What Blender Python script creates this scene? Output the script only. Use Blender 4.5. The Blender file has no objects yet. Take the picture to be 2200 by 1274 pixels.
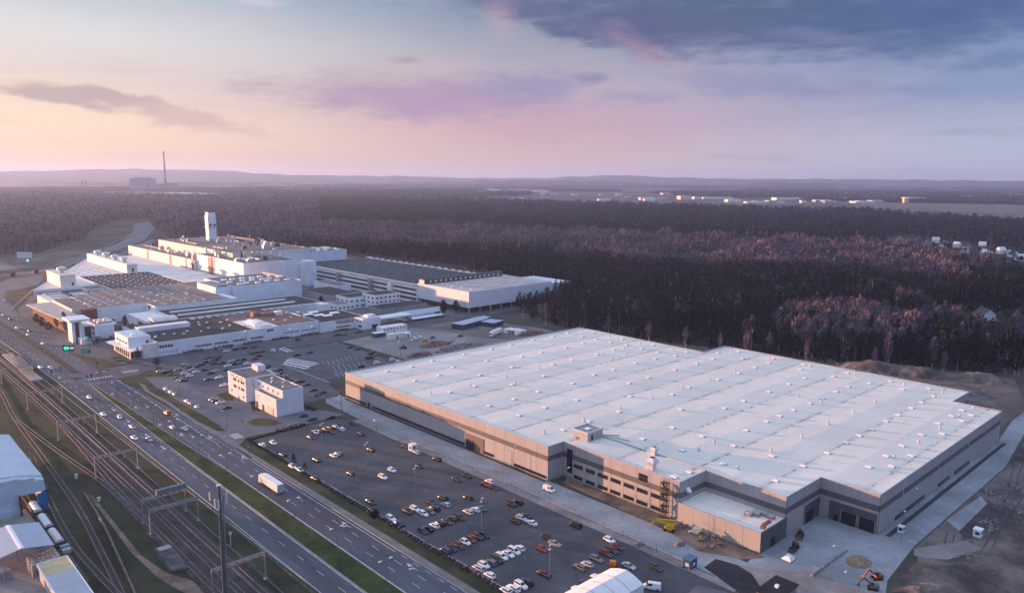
import bpy, bmesh, math, random
import numpy as np
from mathutils import Vector, Matrix
R = math.radians
rnd = random.Random(7)
S = bpy.context.scene
C = S.collection

# ------------------------------------------------------------------ camera
# world grid: +Y runs along the highway (away), +X across it; 1 unit = 1 m
CAM_H, F_PX, PITCH, ROLL, HEAD = 113.25, 1626.5, R(8.985), R(.3387), R(43.025)
FW = Vector((math.sin(HEAD) * math.cos(PITCH), math.cos(HEAD) * math.cos(PITCH), -math.sin(PITCH)))
RT0 = Vector((math.cos(HEAD), -math.sin(HEAD), 0)); UP0 = RT0.cross(FW)
RT = RT0 * math.cos(ROLL) + UP0 * math.sin(ROLL); UP = UP0 * math.cos(ROLL) - RT0 * math.sin(ROLL)
EYE = Vector((0, 0, CAM_H))
cd = bpy.data.cameras.new('camera'); cam = bpy.data.objects.new('camera', cd); C.objects.link(cam)
cd.sensor_width = 36; cd.lens = 36 * F_PX / 2200; cd.clip_start = 1; cd.clip_end = 60000
cam.matrix_world = Matrix(((RT.x, UP.x, -FW.x, 0), (RT.y, UP.y, -FW.y, 0), (RT.z, UP.z, -FW.z, CAM_H), (0, 0, 0, 1)))
S.camera = cam

def ray(px, py): return FW + RT * ((px - 1100) / F_PX) - UP * ((py - 637) / F_PX)
def G(px, py, z=0.0):           # where the photo's pixel meets the level z
    d = ray(px, py); t = (z - CAM_H) / d.z
    return (d.x * t, d.y * t)
def win(x0, y0, s): return lambda x, y: (x0 + x / s, y0 + y / s)

# ------------------------------------------------------------------ light
S.view_settings.view_transform = 'Standard'; S.view_settings.look = 'None'
S.view_settings.gamma = 1; S.view_settings.use_curve_mapping = False
S.view_settings.exposure = 1.5
SUN_AZ, SUN_EL = -22.4, 3.0     # degrees clockwise from +Y, degrees up
sv = Vector((math.sin(R(SUN_AZ)) * math.cos(R(SUN_EL)), math.cos(R(SUN_AZ)) * math.cos(R(SUN_EL)), math.sin(R(SUN_EL))))
sl = bpy.data.lights.new('sun', 'SUN'); sl.energy = 5.0; sl.angle = R(.5); sl.color = (1, .49, .26)
so = bpy.data.objects.new('sun', sl); C.objects.link(so); so.rotation_euler = sv.to_track_quat('Z', 'Y').to_euler()

def srgb(r, g, b):
    f = lambda c: (c / 255 / 12.92) if c / 255 <= .04045 else ((c / 255 + .055) / 1.055) ** 2.4
    return (f(r), f(g), f(b))

class Nodes:                     # short-hand for building node graphs
    def __init__(s, tree): s.t = tree; s.n = tree.nodes; s.l = tree.links
    def put(s, k, v):
        if isinstance(v, bpy.types.NodeSocket): s.l.new(v, k)
        else: k.default_value = v
    def math(s, op, a, b=0.0, c=None, clamp=False):
        n = s.n.new('ShaderNodeMath'); n.operation = op; n.use_clamp = clamp
        s.put(n.inputs[0], a); s.put(n.inputs[1], b)
        if c is not None: s.put(n.inputs[2], c)
        return n.outputs[0]
    def dot(s, a, v):
        n = s.n.new('ShaderNodeVectorMath'); n.operation = 'DOT_PRODUCT'; s.put(n.inputs[0], a); n.inputs[1].default_value = v
        return n.outputs['Value']
    def comb(s, x, y, z=0.0):
        n = s.n.new('ShaderNodeCombineXYZ'); s.put(n.inputs[0], x); s.put(n.inputs[1], y); s.put(n.inputs[2], z); return n.outputs[0]
    def noise(s, v, scale, detail=4, rough=.55):
        n = s.n.new('ShaderNodeTexNoise'); n.inputs['Scale'].default_value = scale; n.inputs['Detail'].default_value = detail
        n.inputs['Roughness'].default_value = rough
        if v is not None: s.l.new(v, n.inputs['Vector'])
        return n.outputs[0]
    def step(s, v, a, b, lo=0.0, hi=1.0):
        n = s.n.new('ShaderNodeMapRange'); n.interpolation_type = 'SMOOTHSTEP'
        for i, q in enumerate((v, a, b, lo, hi)): s.put(n.inputs[i], q)
        return n.outputs[0]
    def mix(s, f, a, b, mode='MIX'):
        n = s.n.new('ShaderNodeMix'); n.data_type = 'RGBA'; n.blend_type = mode
        cols = [k for k in n.inputs if k.type == 'RGBA']
        s.put(n.inputs[0], f)
        for k, v in zip(cols, (a, b)): s.put(k, v if isinstance(v, bpy.types.NodeSocket) else (*v, 1))
        return [k for k in n.outputs if k.type == 'RGBA'][0]
    def ramp(s, v, stops):
        n = s.n.new('ShaderNodeValToRGB'); e = n.color_ramp.elements
        while len(e) < len(stops): e.new(.5)
        for q, (p, c) in zip(e, stops): q.position = p; q.color = (*c, 1)
        s.l.new(v, n.inputs[0]); return n.outputs[0]

W = bpy.data.worlds.new('World'); S.world = W; W.use_nodes = True
q = Nodes(W.node_tree); q.n.clear()
D = q.n.new('ShaderNodeTexCoord').outputs['Generated']
hf = Vector((math.sin(HEAD), math.cos(HEAD), 0))
fx, rx, zz = q.dot(D, hf), q.dot(D, RT0), q.dot(D, (0, 0, 1))
AZ = q.math('MULTIPLY', q.math('ARCTAN2', rx, fx), 180 / math.pi)
EL = q.math('MULTIPLY', q.math('ARCSINE', zz), 180 / math.pi)
P2 = q.comb(q.math('MULTIPLY', AZ, .35), EL)
wob = q.noise(P2, .55, 6, .6)
sx = Vector((math.sin(R(SUN_AZ)), math.cos(R(SUN_AZ)), 0))
flat = q.math('SQRT', q.math('MAXIMUM', q.math('SUBTRACT', 1.0, q.math('MULTIPLY', zz, zz)), .0001))
cs = q.math('DIVIDE', q.dot(D, sx), flat)
T = q.math('SUBTRACT', .84, cs, clamp=True)      # 0 on the sunset side, 1 opposite
EW = q.math('ADD', EL, q.math('MULTIPLY', q.math('SUBTRACT', wob, .5), 1.6))
E01 = q.math('DIVIDE', q.math('MAXIMUM', EW, 0.0), 90.0)
K = 3.54                                          # display value -> world value (strength .1, exposure 1.5)
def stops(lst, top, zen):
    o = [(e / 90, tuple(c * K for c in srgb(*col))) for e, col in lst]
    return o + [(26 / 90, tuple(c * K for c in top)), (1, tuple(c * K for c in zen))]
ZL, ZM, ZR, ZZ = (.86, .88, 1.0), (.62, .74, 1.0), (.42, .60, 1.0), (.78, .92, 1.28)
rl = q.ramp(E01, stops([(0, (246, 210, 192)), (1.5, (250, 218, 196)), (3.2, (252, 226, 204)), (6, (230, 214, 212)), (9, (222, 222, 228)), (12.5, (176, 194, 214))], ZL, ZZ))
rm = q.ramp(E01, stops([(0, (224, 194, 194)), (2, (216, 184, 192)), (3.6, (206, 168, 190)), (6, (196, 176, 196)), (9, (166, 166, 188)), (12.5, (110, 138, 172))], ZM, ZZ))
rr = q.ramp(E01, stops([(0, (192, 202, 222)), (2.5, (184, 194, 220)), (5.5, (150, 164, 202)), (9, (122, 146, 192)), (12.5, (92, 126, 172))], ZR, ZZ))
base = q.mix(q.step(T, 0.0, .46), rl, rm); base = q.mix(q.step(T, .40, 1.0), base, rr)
sky = q.n.new('ShaderNodeTexSky'); sky.sky_type = 'NISHITA'; sky.sun_disc = False
sky.sun_elevation = R(SUN_EL); sky.sun_rotation = R(SUN_AZ % 360); sky.altitude = 250; sky.air_density = 1.2; sky.dust_density = 2.0
col = q.mix(.10, base, sky.outputs[0])
# thin streaks, then the separate cloud banks (pixel centre, half sizes in degrees, tilt)
streak = q.step(q.noise(q.comb(q.math('MULTIPLY', AZ, .10), q.math('MULTIPLY', EL, .9)), .6, 7, .62), .50, .72, 0.0, .34)
col = q.mix(streak, col, q.mix(q.step(T, 0.1, .8), tuple(K * c for c in srgb(214, 186, 186)), tuple(K * c for c in srgb(116, 128, 172))))
warpx = q.math('SUBTRACT', q.noise(q.comb(q.math('MULTIPLY', AZ, .22), q.math('MULTIPLY', EL, .55)), 1.0, 7, .6), .5)
warpy = q.math('SUBTRACT', q.noise(q.comb(q.math('MULTIPLY', AZ, .30), q.math('MULTIPLY', EL, .8), 7.3), 1.3, 7, .62), .5)
fib = q.noise(q.comb(q.math('MULTIPLY', AZ, .35), q.math('MULTIPLY', EL, 2.2), 3.1), 1.0, 8, .66)
def cloud(px, py, hw, hh, tilt, c, op, soft=.85, amp=.8):
    global col
    d = ray(px, py); az = math.degrees(math.atan2(d.dot(RT0), d.dot(hf))); el = math.degrees(math.asin(d.z / d.length))
    k = math.degrees(1 / F_PX); hw, hh = hw * k * 1.15, hh * k * 1.25
    u = q.math('ADD', q.math('SUBTRACT', AZ, az), q.math('MULTIPLY', warpx, hw * 1.3)); v = q.math('ADD', q.math('SUBTRACT', EL, el), q.math('MULTIPLY', warpy, min(hh * 2.2, 2.2)))
    ca, sa = math.cos(R(tilt)), math.sin(R(tilt))
    uu = q.math('DIVIDE', q.math('ADD', q.math('MULTIPLY', u, ca), q.math('MULTIPLY', v, sa)), hw)
    vv = q.math('DIVIDE', q.math('SUBTRACT', q.math('MULTIPLY', v, ca), q.math('MULTIPLY', u, sa)), hh)
    r = q.math('SQRT', q.math('ADD', q.math('MULTIPLY', uu, uu), q.math('MULTIPLY', vv, vv)))
    r = q.math('ADD', r, q.math('MULTIPLY', q.math('SUBTRACT', fib, .5), amp))
    col = q.mix(q.step(r, 1.05, 1.05 - soft, 0.0, op), col, tuple(K * x for x in srgb(*c)))
cloud(880, 205, 330, 52, 0, (172, 150, 180), .75)
cloud(980, 228, 300, 30, 0, (184, 154, 186), .5)
cloud(1130, 190, 150, 34, 2, (142, 142, 184), .6)
cloud(865, 158, 170, 26, 6, (208, 190, 192), .5)
cloud(870, 131, 38, 7, 0, (166, 150, 162), .6)
cloud(165, 203, 165, 18, -5, (190, 168, 168), .85, .6)
cloud(380, 250, 170, 20, -10, (206, 178, 176), .7)
cloud(60, 172, 90, 12, 0, (250, 228, 206), .5)
cloud(1560, 44, 520, 64, -4, (82, 97, 134), .85, .85, .8)
cloud(1330, 60, 230, 52, -14, (92, 100, 142), .75)
cloud(1130, 18, 110, 26, -10, (104, 110, 146), .7)
cloud(1960, 34, 340, 62, 4, (76, 102, 146), .8, .9)
cloud(2010, 86, 180, 36, 10, (88, 108, 156), .5)
cloud(1405, 112, 150, 24, -24, (196, 158, 180), .42, 1.0, .7)
cloud(1075, 40, 44, 46, 20, (206, 170, 182), .45, 1.0)
cloud(1760, 78, 130, 18, -10, (146, 146, 184), .35, 1.0)
cloud(1270, 171, 46, 12, 0, (136, 134, 174), .75)
cloud(1600, 184, 210, 28, -6, (132, 140, 186), .5)
cloud(1370, 208, 100, 15, 0, (146, 146, 186), .45)
cloud(2140, 130, 110, 20, 8, (98, 124, 172), .6)
cloud(2100, 190, 180, 32, 4, (126, 148, 192), .45)
cloud(560, 3, 60, 10, 0, (222, 216, 224), .5, 1.0)
bg = q.n.new('ShaderNodeBackground'); bg.inputs['Strength'].default_value = .1
q.l.new(col, bg.inputs['Color']); q.l.new(bg.outputs[0], q.n.new('ShaderNodeOutputWorld').inputs['Surface'])
S.cycles.use_denoising = True; S.cycles.max_bounces = 6; S.cycles.diffuse_bounces = 3; S.cycles.volume_bounces = 1
S.cycles.use_adaptive_sampling = True; S.cycles.adaptive_threshold = .02

# ------------------------------------------------------------------ materials
MATS = {}
def mat(name, c, rough=.85, var=.0, scale=.3, c2=None, metal=0.0, bump=0.0, stretch=None, own=False, emit=None, spec=.3, island=0.0, detail=5):
    if name in MATS: return MATS[name]
    m = bpy.data.materials.new(name); m.use_nodes = True; k = Nodes(m.node_tree)
    b = k.n['Principled BSDF']; b.inputs['Roughness'].default_value = rough; b.inputs['Metallic'].default_value = metal
    b.inputs['Specular IOR Level'].default_value = spec
    if own:
        colr = k.n.new('ShaderNodeObjectInfo').outputs['Color']; k.l.new(colr, b.inputs['Base Color'])
    else:
        b.inputs['Base Color'].default_value = (*c, 1)
        if var or c2:
            pos = k.n.new('ShaderNodeNewGeometry').outputs['Position']
            if stretch:
                mp = k.n.new('ShaderNodeVectorMath'); mp.operation = 'MULTIPLY'; k.l.new(pos, mp.inputs[0]); mp.inputs[1].default_value = stretch; pos = mp.outputs[0]
            nz = k.noise(pos, scale, detail, .62)
            f = k.step(nz, .32, .68)
            dark = tuple(x * (1 - var) for x in c); lite = c2 or tuple(x * (1 + var) for x in c)
            o = k.mix(f, dark, lite)
            if detail >= 8:                         # grit, patches and old stains on top of the broad variation
                g2 = k.noise(pos, scale * 11, 6, .7); o = k.mix(k.step(g2, .46, .68, 0, .45), o, tuple(x * .62 for x in c)); g3 = k.noise(pos, scale * 4, 7, .7); o = k.mix(k.step(g3, .58, .72, 0, .4), o, tuple(min(.8, x * 1.45) for x in lite))
            if island:
                g = k.n.new('ShaderNodeNewGeometry').outputs['Random Per Island']
                o = k.mix(k.math('MULTIPLY', g, island), o, tuple(x * .35 for x in c))
            k.l.new(o, b.inputs['Base Color'])
            if bump:
                bp = k.n.new('ShaderNodeBump'); bp.inputs['Strength'].default_value = bump; k.l.new(nz, bp.inputs['Height']); k.l.new(bp.outputs[0], b.inputs['Normal'])
    if emit:
        b.inputs['Emission Color'].default_value = (*emit[0], 1); b.inputs['Emission Strength'].default_value = emit[1]
    MATS[name] = m; return m

# ------------------------------------------------------------------ mesh building
class MB:
    def __init__(s): s.v = []; s.f = []; s.m = []
    def face(s, pts, m=0):
        i = len(s.v); s.v += [tuple(p) for p in pts]; s.f.append(tuple(range(i, i + len(pts)))); s.m.append(m); return s
    def box(s, x0, x1, y0, y1, z0, z1, m=0, top=None, bottom=True):
        i = len(s.v); s.v += [(x0, y0, z0), (x1, y0, z0), (x1, y1, z0), (x0, y1, z0), (x0, y0, z1), (x1, y0, z1), (x1, y1, z1), (x0, y1, z1)]
        fs = [(0, 1, 5, 4), (1, 2, 6, 5), (2, 3, 7, 6), (3, 0, 4, 7), (4, 5, 6, 7)] + ([(3, 2, 1, 0)] if bottom else [])
        for k, f in enumerate(fs): s.f.append(tuple(i + a for a in f)); s.m.append(top if (k == 4 and top is not None) else m)
        return s
    def prism(s, poly, z0, z1, m=0, top=None, bottom=False):
        n = len(poly)
        if sum(poly[k][0] * poly[(k + 1) % n][1] - poly[(k + 1) % n][0] * poly[k][1] for k in range(n)) < 0: poly = poly[::-1]
        i = len(s.v); s.v += [(p[0], p[1], z0) for p in poly] + [(p[0], p[1], z1) for p in poly]
        for k in range(n): s.f.append((i + k, i + (k + 1) % n, i + n + (k + 1) % n, i + n + k)); s.m.append(m)
        s.f.append(tuple(range(i + n, i + 2 * n))); s.m.append(m if top is None else top)
        if bottom: s.f.append(tuple(range(i + n - 1, i - 1, -1))); s.m.append(m)
        return s
    def tube(s, p0, p1, r0, r1=None, n=8, m=0, caps=True):
        r1 = r0 if r1 is None else r1; p0, p1 = Vector(p0), Vector(p1); d = (p1 - p0).normalized()
        a = d.orthogonal().normalized(); b = d.cross(a); i = len(s.v)
        for p, r in ((p0, r0), (p1, r1)):
            for k in range(n):
                t = 2 * math.pi * k / n; s.v.append(tuple(p + (a * math.cos(t) + b * math.sin(t)) * r))
        for k in range(n): s.f.append((i + k, i + (k + 1) % n, i + n + (k + 1) % n, i + n + k)); s.m.append(m)
        if caps: s.f.append(tuple(range(i + n - 1, i - 1, -1))); s.m.append(m); s.f.append(tuple(range(i + n, i + 2 * n))); s.m.append(m)
        return s
    def beam(s, p0, p1, w, h=None, m=0):
        h = w if h is None else h; p0, p1 = Vector(p0), Vector(p1); d = (p1 - p0).normalized()
        a = d.cross(Vector((0, 0, 1)));  a = Vector((1, 0, 0)) if a.length < .01 else a.normalized(); b = a.cross(d); i = len(s.v)
        for p in (p0, p1):
            for u, v in ((-1, -1), (1, -1), (1, 1), (-1, 1)): s.v.append(tuple(p + a * u * w / 2 + b * v * h / 2))
        for f in ((0, 1, 5, 4), (1, 2, 6, 5), (2, 3, 7, 6), (3, 0, 4, 7), (3, 2, 1, 0), (4, 5, 6, 7)): s.f.append(tuple(i + k for k in f)); s.m.append(m)
        return s
    def loft(s, rings, m=0, caps=True):
        n = len(rings[0]); i = len(s.v)
        for r in rings: s.v += [tuple(p) for p in r]
        for j in range(len(rings) - 1):
            for k in range(n): s.f.append((i + j * n + k, i + j * n + (k + 1) % n, i + (j + 1) * n + (k + 1) % n, i + (j + 1) * n + k)); s.m.append(m)
        if caps: s.f.append(tuple(range(i + n - 1, i - 1, -1))); s.m.append(m); e = i + (len(rings) - 1) * n; s.f.append(tuple(range(e, e + n))); s.m.append(m)
        return s

def link(name, mb, mats, parent=None, off=None, smooth=False):
    """mesh object from an MB; under a parent the MB is read in world coordinates unless off is given"""
    me = bpy.data.meshes.new(name); off = Vector(parent.location) if (parent and off is None) else Vector(off or (0, 0, 0))
    o3 = tuple(off)
    me.from_pydata([(x - o3[0], y - o3[1], z - o3[2]) for x, y, z in mb.v], [], mb.f)
    for m in (mats if isinstance(mats, (list, tuple)) else [mats]): me.materials.append(m)
    if any(mb.m): me.polygons.foreach_set('material_index', mb.m)
    if smooth: me.polygons.foreach_set('use_smooth', [True] * len(me.polygons))
    me.update(); o = bpy.data.objects.new(name, me); C.objects.link(o)
    if parent: o.parent = parent
    return o
def tag(o, label=None, cat=None, group=None, kind=None):
    if label: o['label'] = label
    if cat: o['category'] = cat
    if group: o['group'] = group
    if kind: o['kind'] = kind
    return o
def thing(name, label, cat, loc=(0, 0, 0), rot=0.0, group=None):
    o = bpy.data.objects.new(name, None); C.objects.link(o); o.location = loc; o.rotation_euler = (0, 0, rot); o.empty_display_size = .5
    return tag(o, label, cat, group)
def part(root, name, mb, m, smooth=False): return link(name, mb, m, root, smooth=smooth)
def local(root, name, mb, m, smooth=False): return link(name, mb, m, root, off=(0, 0, 0), smooth=smooth)
def copy_tree(o, parent=None):
    c = o.copy(); C.objects.link(c)
    if parent: c.parent = parent
    for ch in o.children: copy_tree(ch, c)
    return c
def ground(name, poly, z, m, kind='structure', base=None):
    mb = MB().prism(poly, z - .25 if base is None else base, z, bottom=False)
    return tag(link(name, mb, m), kind=kind)
def inside(x, y, poly):
    r = False; j = len(poly) - 1
    for i in range(len(poly)):
        xi, yi = poly[i]; xj, yj = poly[j]
        if (yi > y) != (yj > y) and x < (xj - xi) * (y - yi) / (yj - yi) + xi: r = not r
        j = i
    return r
# ------------------------------------------------------------------ ground, roads, rails
EARTH = mat('dry_earth', (.105, .092, .075), .95, .35, .02, c2=(.12, .115, .075), detail=8)
ROUGH = mat('rough_grass', (.036, .050, .022), .95, .35, .08, c2=(.070, .072, .040), detail=8)
LAWN = mat('lawn', (.034, .058, .014), .95, .40, .10, c2=(.070, .088, .028), detail=8)
RAILG = mat('railside_grass', (.024, .038, .018), .95, .4, .06, c2=(.048, .056, .030), detail=8)
ASPH = mat('asphalt', (.092, .100, .124), .9, .30, .09, stretch=(1, .12, 1), detail=8)
ASPHL = mat('worn_asphalt', (.150, .150, .172), .9, .16, .07, detail=8)
LOT = mat('car_park_asphalt', (.080, .082, .096), .9, .24, .05, c2=(.108, .108, .120), detail=9)
CONC = mat('concrete_paving', (.27, .295, .325), .85, .22, .05, detail=9)
CONCD = mat('dusty_concrete', (.25, .235, .23), .9, .25, .05, detail=9)
DIRT = mat('bare_dirt', (.17, .12, .09), .95, .35, .12, c2=(.26, .20, .16), detail=9)
SLOPE = mat('raw_soil', (.085, .074, .074), .95, .4, .06, c2=(.215, .180, .165), detail=9, bump=.3)
BALLAST = mat('ballast', (.055, .047, .050), .95, .35, .25, detail=8)
PATH = mat('path_paving', (.21, .185, .175), .9, .15, .2)
PAINT = mat('road_paint', (.62, .62, .62), .7, .25, .8)
KERB = mat('kerb_stone', (.42, .40, .39), .85, .15, .5)
DARKGRAVEL = mat('dark_gravel', (.06, .057, .057), .95, .2, .3)
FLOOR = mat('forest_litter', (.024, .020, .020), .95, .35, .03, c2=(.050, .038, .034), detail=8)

n_seg = 96; far = 16000
mb = MB(); mb.face([(far * math.sin(2 * math.pi * k / n_seg), far * math.cos(2 * math.pi * k / n_seg), 0) for k in range(n_seg)][::-1])
FARM = bpy.data.materials.new('open_country'); FARM.use_nodes = True; k = Nodes(FARM.node_tree)
pos = k.n.new('ShaderNodeNewGeometry').outputs['Position']
n1 = k.noise(pos, .0011, 6, .6); n2 = k.noise(pos, .03, 7, .6)
c1 = k.ramp(n1, [(.30, (.045, .045, .042)), (.42, (.12, .115, .11)), (.47, (.055, .058, .05)), (.55, (.24, .22, .21)), (.60, (.07, .07, .06)), (.70, (.16, .15, .15))])
c1 = k.mix(k.step(n2, .3, .7), c1, (.07, .062, .048)); k.l.new(c1, k.n['Principled BSDF'].inputs['Base Color']); k.n['Principled BSDF'].inputs['Roughness'].default_value = .95
k.n['Principled BSDF'].inputs['Specular IOR Level'].default_value = .1
tag(link('ground', mb, FARM), kind='structure')

def bend(y): return 0 if y < 380 else -(y - 380) ** 2 * 6e-5
def strip(name, x0, x1, y0, y1, z, m, step=12, kind='structure', parent=None, base=None):
    """a band along the highway, following its far bend; x0/x1 numbers or functions of y"""
    f0 = x0 if callable(x0) else (lambda y: x0); f1 = x1 if callable(x1) else (lambda y: x1)
    n = max(1, int((y1 - y0) / step)); L, Q = [], []
    for i in range(n + 1):
        y = y0 + (y1 - y0) * i / n; L.append((f0(y) + bend(y), y)); Q.append((f1(y) + bend(y), y))
    mb = MB()
    for i in range(n):
        a, b, c, d = L[i], Q[i], Q[i + 1], L[i + 1]
        mb.face([(*a, z), (*b, z), (*c, z), (*d, z)])
        if base is not None:
            mb.face([(*a, base), (*a, z), (*d, z), (*d, base)]); mb.face([(*b, z), (*b, base), (*c, base), (*c, z)])
    if base is not None:
        mb.face([(*L[0], base), (*Q[0], base), (*Q[0], z), (*L[0], z)]); mb.face([(*Q[-1], base), (*L[-1], base), (*L[-1], z), (*Q[-1], z)])
    o = link(name, mb, m, parent)
    return tag(o, kind=kind) if parent is None else o
def lerp(tab):
    def f(y):
        for (a, u), (b, v) in zip(tab, tab[1:]):
            if y <= b: return u + (v - u) * max(0, (y - a)) / (b - a)
        return tab[-1][1]
    return f
ground('railside_grass', [(-40, -60), (94, -60), (94, 420), (84, 760), (60, 1100), (-40, 1100)], .03, RAILG)
ground('grass_verge', [(122, -60), (131, -60), (131, 320), (150, 455), (122, 455)], .05, ROUGH)
strip('road', 93.6, lerp([(0, 123), (292, 122.6), (340, 124.2), (450, 119), (560, 118), (700, 119)]), -60, 1000, .08, ASPH)
MEDL, MEDR = lerp([(0, 102.6), (320, 103), (420, 104.4), (452, 105.6)]), lerp([(0, 110.3), (275, 110.2), (320, 108.8), (420, 106.8), (452, 106.2)])
strip('grass_median', MEDL, MEDR, -60, 452, .2, LAWN, base=.05)
strip('grass_median', lerp([(480, 104.6), (560, 104.8), (900, 106)]), lerp([(480, 108), (530, 108.4), (900, 110)]), 482, 900, .2, ROUGH, base=.05)
for x0, x1 in ((lambda y: MEDL(y) - .25, MEDL), (MEDR, lambda y: MEDR(y) + .25)): strip('kerb', x0, x1, -60, 452, .22, KERB, base=.05)
strip('kerb', 122.9, 123.15, -60, 286, .22, KERB, base=.03); strip('kerb', 93.2, 93.5, -60, 900, .24, KERB, base=.03)
road = [o for o in C.objects if o.name == 'road'][0]
def dashes(x, y0, y1, on, per, w=.16):
    mb = MB(); y = y0
    while y < y1:
        b0, b1 = bend(y), bend(y + on)
        mb.face([(x - w / 2 + b0, y, .115), (x + w / 2 + b0, y, .115), (x + w / 2 + b1, y + on, .115), (x - w / 2 + b1, y + on, .115)]); y += per
    link('lane_marking', mb, PAINT, road)
dashes(98.6, 100, 700, 4, 12); dashes(115.0, 100, 440, 4, 12); dashes(118.6, 150, 440, 4, 12); dashes(111.6, 300, 440, 2, 4)
dashes(121.9, 128, 182, 3, 6); dashes(120.9, 300, 430, 2, 4); dashes(101.9, 300, 420, 2, 4); dashes(112, 500, 660, 4, 12); dashes(115.4, 500, 660, 4, 12); dashes(96, 400, 640, 4, 12)
dashes(94.5, 100, 800, 700, 701, .18); dashes(102.2, 100, 300, 200, 201, .25); dashes(110.75, 100, 300, 200, 201, .22); dashes(121.7, 182, 300, 118, 119, .2); dashes(119.2, 310, 450, 140, 141, .2)
def arrow(x, y, s, left=False, w=.16):       # painted lane arrow, pointing away along +Y*s
    mb = MB(); Q = lambda *p: mb.face([(x + a + bend(y), y + s * b, .116) for a, b in p])
    Q((-w / 2, 0), (w / 2, 0), (w / 2, 4), (-w / 2, 4)); Q((-.7, 3.8), (.7, 3.8), (0, 6))
    if left: Q((-w / 2, 1.6), (-w / 2, 2.2), (-1.0 * s, 2.8), (-1.0 * s, 2.2)); Q((-1.0 * s, 1.9), (-1.0 * s, 3.1), (-1.8 * s, 2.5))
    link('lane_marking', mb, PAINT, road)
for x, y in ((120.2, 168), (120.2, 205), (121, 285), (112.5, 330), (120.5, 318), (110.2, 385), (108.8, 418), (121, 360), (110, 350)): arrow(x, y, 1, True)
for x, y in ((100.6, 372), (100.6, 345), (100.6, 325), (100.8, 395), (97, 480)): arrow(x, y, -1, y > 370, .5)
mb = MB()
for k in range(9): mb.face([(106.5 + k * 1.5, 459, .115), (107.2 + k * 1.5, 459, .115), (107.2 + k * 1.5, 462, .115), (106.5 + k * 1.5, 462, .115)])
for k in range(6): mb.face([(126 + k * 1.5, 463, .125), (126.7 + k * 1.5, 463, .125), (126.7 + k * 1.5, 467, .125), (126 + k * 1.5, 467, .125)])
for k in range(6): mb.face([(127.3, 312 + k * 1.2, .155), (131.3, 312 + k * 1.2, .155), (131.3, 312.7 + k * 1.2, .155), (127.3, 312.7 + k * 1.2, .155)])
for a in ((94.5, 466, 103, 466.4), (107, 449, 119, 449.4)): mb.face([(a[0], a[1], .115), (a[2], a[1], .115), (a[2], a[3], .115), (a[0], a[3], .115)])
link('crossing_marking', mb, PAINT, road)
# junction, the side road in front of the works, the service road
ground('side_road', [(118, 452), (132, 455), (143, 462), (205, 461), (262, 458), (330, 464), (415, 465), (470, 470), (470, 476), (412, 472), (330, 477), (262, 471), (220, 485), (182, 489), (156, 490), (133, 482), (118, 482)], .085, ASPH)
ground('service_road', [(131, 447), (145, 435), (144, 390), (157, 385), (160, 372), (150, 345), (176, 324), (181, 311), (163, 310), (132, 311), (122.5, 300), (122.5, 330), (129, 325), (130, 350), (129.5, 385), (130, 425)], .09, ASPHL)
ground('path', [(123.3, 100), (126, 100), (125.8, 210), (125.3, 306), (127, 312), (124.4, 345), (125.3, 385), (124.5, 415), (128.5, 440), (126.5, 440), (122.9, 415), (123.6, 385), (122.6, 345), (123.5, 306)], .11, PATH)
ground('traffic_island', [(117, 538), (133, 483), (124, 485), (118.5, 508)], .2, ROUGH)
ground('traffic_island', [(100, 472), (105.5, 468), (101.5, 464.5)], .2, ROUGH)
ground('traffic_island', [(117.5, 480), (122.5, 477.5), (121, 476)], .2, ROUGH)
ground('traffic_island', [(121, 452), (129, 456), (132, 452), (131, 436), (129.5, 425), (127, 425), (125.5, 437)], .2, ROUGH)
ground('grass_plot', [(141, 331), (147, 333), (151, 328), (152.5, 319.5), (148, 318.5), (141.5, 324)], .2, LAWN)
ground('grass_plot', [(148, 384), (156, 387), (153, 376), (151, 368), (147.5, 372)], .2, ROUGH)
for pl in ([(131, 509), (139, 512), (137, 503), (130.5, 502)], [(131, 498), (138, 501), (137, 494), (131.5, 493)], [(134, 490), (141, 492), (140, 485), (137, 484)]): ground('grass_plot', pl, .2, ROUGH)
ground('parking_lot', [(130.3, 80), (178, 80), (177.5, 297), (175, 308), (132, 308)], .07, LOT)
lot1 = C.objects[-1]
ground('parking_lot', [(145, 474), (142.5, 386), (157, 385.5), (162, 372), (165, 340), (196, 340), (204, 372), (258, 378), (266, 390), (263, 456), (204, 457), (160, 466)], .07, LOT)
lot2 = C.objects[-1]; lot2.data.materials[0] = mat('pale_car_park', (.105, .110, .130), .9, .2, .06, detail=9)
tag(link('bay_marking', MB(), PAINT, lot2)); bpy.data.objects.remove(C.objects[-1])
mb = MB()
for y in range(96, 246, 2): mb.face([(130.5, y, .1), (132.3, y + .9, .1), (132.3, y + 1.2, .1), (130.5, y + .3, .1)])
mb.face([(132.35, 96, .1), (132.55, 96, .1), (132.55, 300, .1), (132.35, 300, .1)]); link('bay_marking', mb, PAINT, lot1)
mb = MB()
for x0, y0, n, dx in ((219, 385, 7, 3.4), (222, 404, 8, 3.2), (213, 372, 6, 3.4)):
    for k in range(n): x = x0 + k * dx; mb.face([(x, y0, .1), (x + .16, y0, .1), (x + 4.2, y0 + 11, .1), (x + 4.0, y0 + 11, .1)])
link('bay_marking', mb, PAINT, lot2)
ground('lot_kerb', [(203, 421), (203.6, 421), (204, 366), (203.4, 366)], .22, KERB)
ground('grass_verge', [(130, 100), (130.3, 306), (133, 308.6), (176, 308.8), (178, 306), (178, 304.8), (175, 308), (131.6, 307.8), (130.6, 300)], .16, ROUGH)
ground('grass_verge', [(178.2, 100), (181, 100), (182.6, 180), (182.6, 300), (178.2, 300)], .06, CONCD)
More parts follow.
